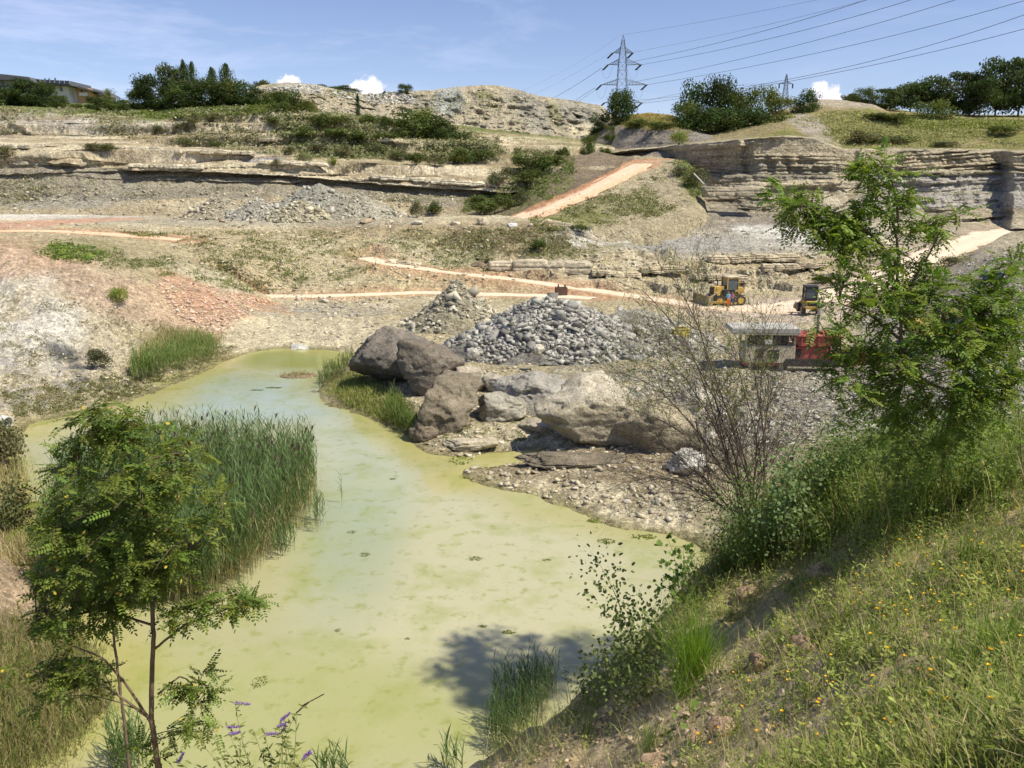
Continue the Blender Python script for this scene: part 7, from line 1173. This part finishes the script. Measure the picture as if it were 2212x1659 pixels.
acacia(B2, [(.030, [B2, (2048, 920, Yr + 1.2), (2072, 774, Yr), (2120, 700, Yr), (2160, 620, Yr), (2200, 560, Yr)]), (.015, [(2072, 774, Yr), (2040, 700, Yr), (2010, 640, Yr)]), (.014, [(2100, 730, Yr), (2170, 720, Yr), (2215, 690, Yr)]), (.013, [(2060, 830, Yr), (2120, 830, Yr), (2180, 840, Yr)]), (.013, [(2055, 850, Yr), (1990, 820, Yr)])],
 [(2040, 650, 110, 66, Yr, 26, .4), (2050, 780, 130, 80, Yr, 34, .5), (2040, 890, 140, 60, Yr + .3, 22, .4), (2130, 930, 90, 50, Yr + .3, 9, .3), (2070, 985, 110, 50, Yr + .8, 13, .4), (2170, 700, 60, 60, Yr, 10, .3), (2130, 780, 70, 70, Yr, 30, .3), (2120, 650, 60, 50, Yr, 14, .3), (2190, 600, 40, 40, Yr, 8, .2), (2190, 760, 60, 80, Yr, 16, .3), (2120, 860, 70, 40, Yr, 16, .3)],
 'second bright green acacia at the right edge with a leaning dark stem', Yr, 6, (.145, .215, .035), ls=.043, leafL=(.14, .23))
# ---- bare willow bush ----
def bare_bush(B, targets, label, seed):
    r = np.random.default_rng(seed); e = empty('bare_bush', tuple(B), label, 'bush'); wood = []; lp, ld = [], []
    BC = np.array((.13, .105, .085))
    def twig(a, d, L, rad, dep):
        n = max(4, int(L / .09)); p = [np.array(a)]; dd = unit(d)
        for _ in range(n): dd = unit(dd + r.normal(0, .13, 3) + np.array((0, 0, .03))); p.append(p[-1] + dd * L / n)
        p = np.array(p); wood.append((*tube(p, np.linspace(rad, rad * .3, len(p)), 4 if rad < .006 else 5), BC * r.uniform(.7, 1.3)))
        if dep > 0:
            for k in range(int(L / .16) + 1): i = r.integers(1, n); s = unit(r.normal(size=3)); s = unit(s - dd * (s @ dd)); twig(p[i], unit(p[i] - p[i - 1]) * .8 + s * .75 + np.array((0, 0, .1)), L * r.uniform(.3, .6), rad * .5, dep - 1)
        elif p[-1][2] > B[2] + 2.0 and p[-1][0] < B[0] + .3 and r.random() < .55: 
            for k in range(1, len(p)): lp.append(p[k]); ld.append(dd + r.normal(0, .5, 3))
    for (u, v, Y, rad) in targets:
        T = P(u, v, Y); c = curve(B + r.normal(0, .1, 3) * (1, 1, 0), T, -.10, 14, .04, r); c = c + np.cumsum(r.normal(0, .012, c.shape), 0); ln = np.linalg.norm(T - B); wood.append((*tube(c, np.linspace(rad, rad * .25, 14), 6), BC))
        for k in range(2, 14):
            for _ in range(2): s = unit(r.normal(size=3)); twig(c[k], unit(c[k] - c[k - 1]) * .8 + s * .8, r.uniform(.5, 1.3), rad * .5 * (1 - k / 22), 1 + (r.random() < .5))
    mk('branches', [(v - B, f, c) for v, f, c in wood], M_bark, e); lp, ld = np.array(lp), np.array(ld); n = len(lp); V, F = ovals(lp, ld, r.normal(size=(n, 3)), r.uniform(.04, .075, n), r.uniform(.009, .014, n)); mk('leaves', [(V - B, F, np.repeat(np.array((.20, .235, .06)) * r.uniform(.6, 1.4, (n, 1)), 6, 0))], M_leaf, e)
hb, _ = hit(1640, 1150); B = np.array(hb) + (0, .3, -.1)
bare_bush(B, [(1385, 620, 14, .02), (1440, 590, 14.5, .018), (1500, 660, 13.5, .015), (1560, 700, 14.5, .015), (1640, 690, 14, .014), (1710, 720, 14, .013), (1330, 800, 14, .016), (1290, 930, 14, .015), (1300, 1010, 14.5, .012), (1390, 1080, 14, .012), (1470, 850, 13, .02), (1560, 820, 14, .016), (1780, 850, 14, .013), (1400, 930, 13.6, .015), (1520, 960, 14.5, .014), (1700, 900, 14.2, .014), (1350, 880, 13.4, .016), (1420, 760, 13.5, .018), (1330, 1060, 13.6, .012), (1490, 1020, 13.4, .014), (1600, 760, 13.4, .016), (1660, 800, 14.8, .014), (1450, 700, 15, .016)], 'big nearly leafless willow bush with tangled grey twigs on the edge of the near bank', 4)
# ---- leafy saplings and brambles ----
def sapling(name, uv, tops, leaf, wid, n, colr, label, cat, seed, Y=None, lobed=False, rad=.006, spread=.1):
    r = np.random.default_rng(seed); hb, _ = hit(*uv); B = np.array(hb) - (0, 0, .03); e = empty(name, tuple(B), label, cat); wood, pp, dd = [], [], []
    for (u, v, dy) in tops:
        c = curve(B + r.normal(0, .05, 3) * (1, 1, 0), P(u, v, B[1] + dy), -.12, 12, .06, r); wood.append((*tube(c, np.linspace(rad, rad * .3, 12), 5), BARK * 1.1)); m = n // len(tops); t = r.uniform(.18, 1, m) * 11; i = np.minimum(t.astype(int), 10); q = c[i] + (c[i + 1] - c[i]) * (t - i)[:, None]; o_ = r.normal(0, spread, (m, 3)); pp.append(q + o_); dd.append(unit(o_) + r.normal(0, .4, (m, 3)))
    pp, dd = np.concatenate(pp), np.concatenate(dd); m = len(pp); nn = np.array((0, -.5, .8)) + r.normal(0, .4, (m, 3)); cc = np.asarray(colr) * r.uniform(.65, 1.4, (m, 1)); mk('stems', [(v - B, f, c) for v, f, c in wood], M_bark, e); sz = leaf * r.uniform(.6, 1.2, m)
    if lobed:
        d = unit(dd); s = unit(np.cross(nn, d)); parts = []
        for a in (-1.15, -.55, 0, .55, 1.15): V, F = ovals(pp, d * math.cos(a) + s * math.sin(a), nn, sz * (1 - .25 * abs(a)), sz * .42); parts.append((V - B, F, np.repeat(cc, 6, 0)))
        mk('leaves', parts, M_leaf, e)
    else: V, F = ovals(pp, dd, nn, sz, sz * wid); mk('leaves', [(V - B, F, np.repeat(cc, 6, 0))], M_leaf, e)
    return e
sapling('round_leaved_sapling', (1690, 1215), [(1700, 935, .2), (1740, 950, .3), (1660, 1000, 0), (1630, 1080, -.1), (1780, 1010, .3), (1720, 1040, -.2), (1600, 1120, 0), (1770, 1110, -.3), (1810, 980, .4)], .062, .85, 1000, (.16, .23, .09), 'leafy sapling with round blue-green leaves beside the bare bush', 'sapling', 8, spread=.11)
sapling('maple_sapling', (1475, 1300), [(1440, 1160, .3), (1475, 1175, 0), (1430, 1220, .1), (1500, 1200, -.1), (1420, 1270, .2), (1480, 1240, 0)], .085, .5, 110, (.14, .22, .05), 'maple sapling with lobed leaves over the water above the big grass tuft', 'sapling', 9, lobed=True, spread=.09)
sapling('bramble', (1400, 1500), [(1275, 1190, .6), (1300, 1230, .4), (1330, 1280, .3), (1370, 1300, .2), (1345, 1380, 0), (1290, 1420, .2), (1400, 1330, 0), (1270, 1450, .3), (1420, 1400, -.2), (1320, 1460, -.2)], .058, .62, 1500, (.16, .20, .065), 'arching bramble at the edge of the near bank left of the grass tuft', 'bramble', 10, rad=.005, spread=.15)
sapling('leafy_herb', (1500, 1560), [(1480, 1525, 0), (1530, 1530, 0), (1450, 1540, 0)], .10, .7, 12, (.17, .26, .05), 'broad-leaved herb on the bare soil of the near bank', 'herb', 12, spread=.04)
sapling('dry_stalk', (2185, 1085), [(2200, 850, .1)], .03, .3, 14, (.22, .18, .09), 'tall brown dead stalk at the right edge of the near bank', 'stalk', 13, rad=.01, spread=.03)
# butterfly bush
Yb = 9.; bx = P(600, 1720, Yb); B = np.array((bx[0], bx[1], ground(bx[0], bx[1]) - .05)); e = empty('butterfly_bush', tuple(B), 'butterfly bush with purple flower spikes at the bottom of the picture over the water', 'bush'); r = np.random.default_rng(5); wood, pp, dd = [], [], []
SP = [(u_, v_, 0, 0, 2) for u_, v_ in ((470, 1600), (520, 1600), (545, 1575), (580, 1620), (620, 1600), (640, 1610), (480, 1640), (450, 1560), (560, 1640), (600, 1650), (660, 1655), (530, 1650), (430, 1600), (415, 1650))] + [(508, 1519, 26, -8, 1), (607, 1556, 22, 40, 1), (600, 1570, 16, 25, 1), (491, 1571, 26, 0, 1), (496, 1586, 20, 10, 1), (572, 1586, 24, 0, 1), (608, 1583, 18, 60, 1), (655, 1640, 22, 50, 1), (385, 1647, 22, 60, 1), (658, 1632, 14, 20, 1), (652, 1525, 44, 28, 0), (640, 1540, 30, 40, 0)]
for k, (u, v, ln, an, liv) in enumerate(SP):
    T = P(u, v, Yb + r.normal(0, .15)); c = curve(B + r.normal(0, .06, 3) * (1, 1, 0), T, -.08, 14, .04, r); wood.append((*tube(c, np.linspace(.006, .0022, 14), 5), np.array((.22, .22, .10))))
    for i in range(5, 14):
        for s in (-1, 1): a = r.uniform(0, 6.28); pp.append(c[i]); dd.append(np.array((math.cos(a), math.sin(a), r.uniform(-.3, .5))))
    if liv == 2: continue
    L_ = ln * Yb / FOC * 1.35; d = np.array((math.cos(R(an)), .1, math.sin(R(an)))); m = 260; t = r.random(m); q = T + d * (t * L_)[:, None]; rr = (.030 if liv else .009) * np.sqrt(1 - t * .75) * r.uniform(.4, 1.1, m); o_ = unit(r.normal(size=(m, 3))); V, F = quads(q + o_ * rr[:, None], o_, np.full(m, .016), .8, r); cc = np.array((.36, .22, .62) if liv else (.14, .09, .06)) * r.uniform(.6, 1.4, (m, 1))
    mk('flower_spike', [(V - B, F, np.repeat(cc, 4, 0))], M_leaf, e)
mk('stems', [(v - B, f, c) for v, f, c in wood], M_bark, e); pp, dd = np.array(pp), np.array(dd); m = len(pp); V, F = ovals(pp, dd, np.array((0, -.4, .9)) + r.normal(0, .3, (m, 3)), r.uniform(.07, .13, m), r.uniform(.018, .03, m)); mk('leaves', [(V - B, F, np.repeat(np.array((.20, .24, .075)) * r.uniform(.7, 1.3, (m, 1)), 6, 0))], M_leaf, e)
sapling('feathery_shrub', (300, 1730), [(250, 1500, .3), (290, 1560, 0), (180, 1560, .2), (150, 1600, .1)], .05, .3, 160, (.16, .19, .06), 'sparse feathery shrub at the foot of the left acacia', 'shrub', 15)
# ---- things floating in the pond ----
def mat_alg(u, v, w_, h_, colr, label, seed):
    r = np.random.default_rng(seed); c = P(u, v, z=.0); a = w_ * c[1] / FOC / 2; b = h_ * c[1] / FOC / 2 / .4; n = 240; q = np.sqrt(r.random(n)); t = r.uniform(0, 6.28, n); p = np.stack([np.cos(t) * q * a, np.sin(t) * q * b, r.uniform(.0, .025, n)], 1); p = p[fbm(p + seed, 6 / max(a, .3), 2) > -.15]; V, F = quads(p, r.normal(0, .35, p.shape) + (0, 0, 1), r.uniform(.3, 1., len(p)) * a * .25, .7, r)
    tag(mesh_np('algae_patch', V, F, M_leaf, np.repeat(np.asarray(colr) * r.uniform(.7, 1.3, (len(p), 1)), 4, 0), loc=tuple(c)), label, 'algae', 'floating algae patches in the pond')
for i, (u, v, w_, h_, lb) in enumerate([(560, 1474, 40, 22, 'largest bright algae patch near the left acacia'), (1027, 1207, 32, 10, 'dark algae patch in the middle of the pond'), (1042, 1353, 22, 5, 'small dark floating patch below the middle of the pond'), (1100, 1366, 34, 8, 'pale green patch right of the small dark one'), (848, 1035, 18, 5, 'small dark patch in the upper pond'), (760, 1150, 22, 8, 'green patch right of the isolated reed clump'), (788, 1198, 26, 9, 'green patch lower right of the isolated reed clump'), (730, 1362, 16, 6, 'tiny patch left of centre'), (995, 995, 56, 26, 'green algae mat in the inlet'), (1020, 1030, 60, 12, 'algae along the spit'), (1300, 1125, 70, 12, 'algae rim below the gravel shore'), (1390, 1160, 60, 12, 'algae rim right of the gravel shore'), (1310, 1170, 44, 12, 'algae patch off the gravel shore'), (590, 838, 40, 4, 'dark weed strip in the far blue water'), (555, 843, 30, 3, 'second dark weed strip in the far blue water'), (1180, 1210, 22, 5, 'thin pale patch right of the middle patch'), (880, 1380, 16, 4, 'small speck patch in the lower pond')]): mat_alg(u, v, w_, h_, (.17, .20, .035) if i in (0, 3, 8, 9, 10, 11, 12) else (.15, .18, .05), lb, i)
# small grassy islet by the far reeds
v, f = ico(4); c0 = P(645, 812, z=0.); A = v * np.array((1.55, 1.0, .16)); A[:, 2] += fbm(A, 1.3, 3) * .12; tag(mesh_np('islet', A, f, M_ground, np.tile(BROWN * 1.5, (len(A), 1)), True, loc=tuple(c0)), kind='structure')
q = rng.normal(0, .5, (260, 3)) * np.array((1.4, .8, 0)); q[:, :2] += c0[:2]; q[:, 2] = .08; grass('dry_grass', q, (.1, .45), (.012, .022), (.1, .9), DRYC, 'dry grass tuft on the little islet in the far pond', per=2)

# undergrowth spilling over the edge of the near bank towards the water
HE = region_hits([(1040, 1640), (1120, 1560), (1230, 1490), (1330, 1400), (1420, 1300), (1530, 1180), (1600, 1150), (1560, 1280), (1430, 1430), (1300, 1530), (1150, 1659)], 900); grass('dry_grass', HE, (.15, .55), (.003, .007), (.2, 1.2), np.concatenate([DRYC, GRN[:3]]), 'rough grass along the broken edge of the near bank', per=3, spread=.1)
leafweed('leafy_weeds', HE[HE[:, 3] > 1240][::3], .045, (.15, .19, .055), 'leafy weeds along the edge of the near bank', per=24, hmax=.5)
for i, (u, v, us_, lb) in enumerate([(1580, 1200, 1, 'dark leafy shrub under the bare willow bush'), (1650, 1150, 1, 'leafy shrub left of the round-leaved sapling'), (1820, 1040, 1, 'leafy shrub between the round-leaved sapling and the acacias')]):
    sapling('leafy_shrub', (u, v + 40), [(u - 50, v - 110, .1), (u, v - 150, .2), (u + 50, v - 120, 0), (u + 30, v - 60, -.2), (u - 40, v - 50, 0), (u + 80, v - 70, .1)], .05, .5, 1300, (.13, .19, .05), lb, 'shrub', 30 + i, spread=.14)

# herbs and tall grass round the feet of the right acacias and along the crest
hp = np.concatenate([np.c_[B_[0] + rng.normal(0, .55, 110), B_[1] - .5 + rng.normal(0, .5, 110), np.zeros(110)] for B_ in ACB]); hp[:, 2] = [ground(x, y) for x, y, _ in hp]
leafweed('tall_herbs', hp, .055, (.15, .20, .05), 'tall leafy herbs round the feet of the right acacias', per=46, hmax=.85); grass('tall_grass', hp, (.4, .95), (.004, .008), (.1, .6), GRN, 'tall grass round the feet of the right acacias', per=5, spread=.2)
hh_ = region_hits([(1640, 1110), (1850, 1020), (2212, 930), (2340, 960), (2212, 1050), (1900, 1130), (1700, 1190)], 1500); grass('tall_grass', hh_, (.2, .6), (.003, .007), (.1, .9), GRN, 'grass over the rounded crest of the near bank', per=4, spread=.1); leafweed('leafy_weeds', hh_[::3], .04, (.18, .22, .06), 'leafy weeds over the rounded crest of the near bank', per=22, hmax=.35)
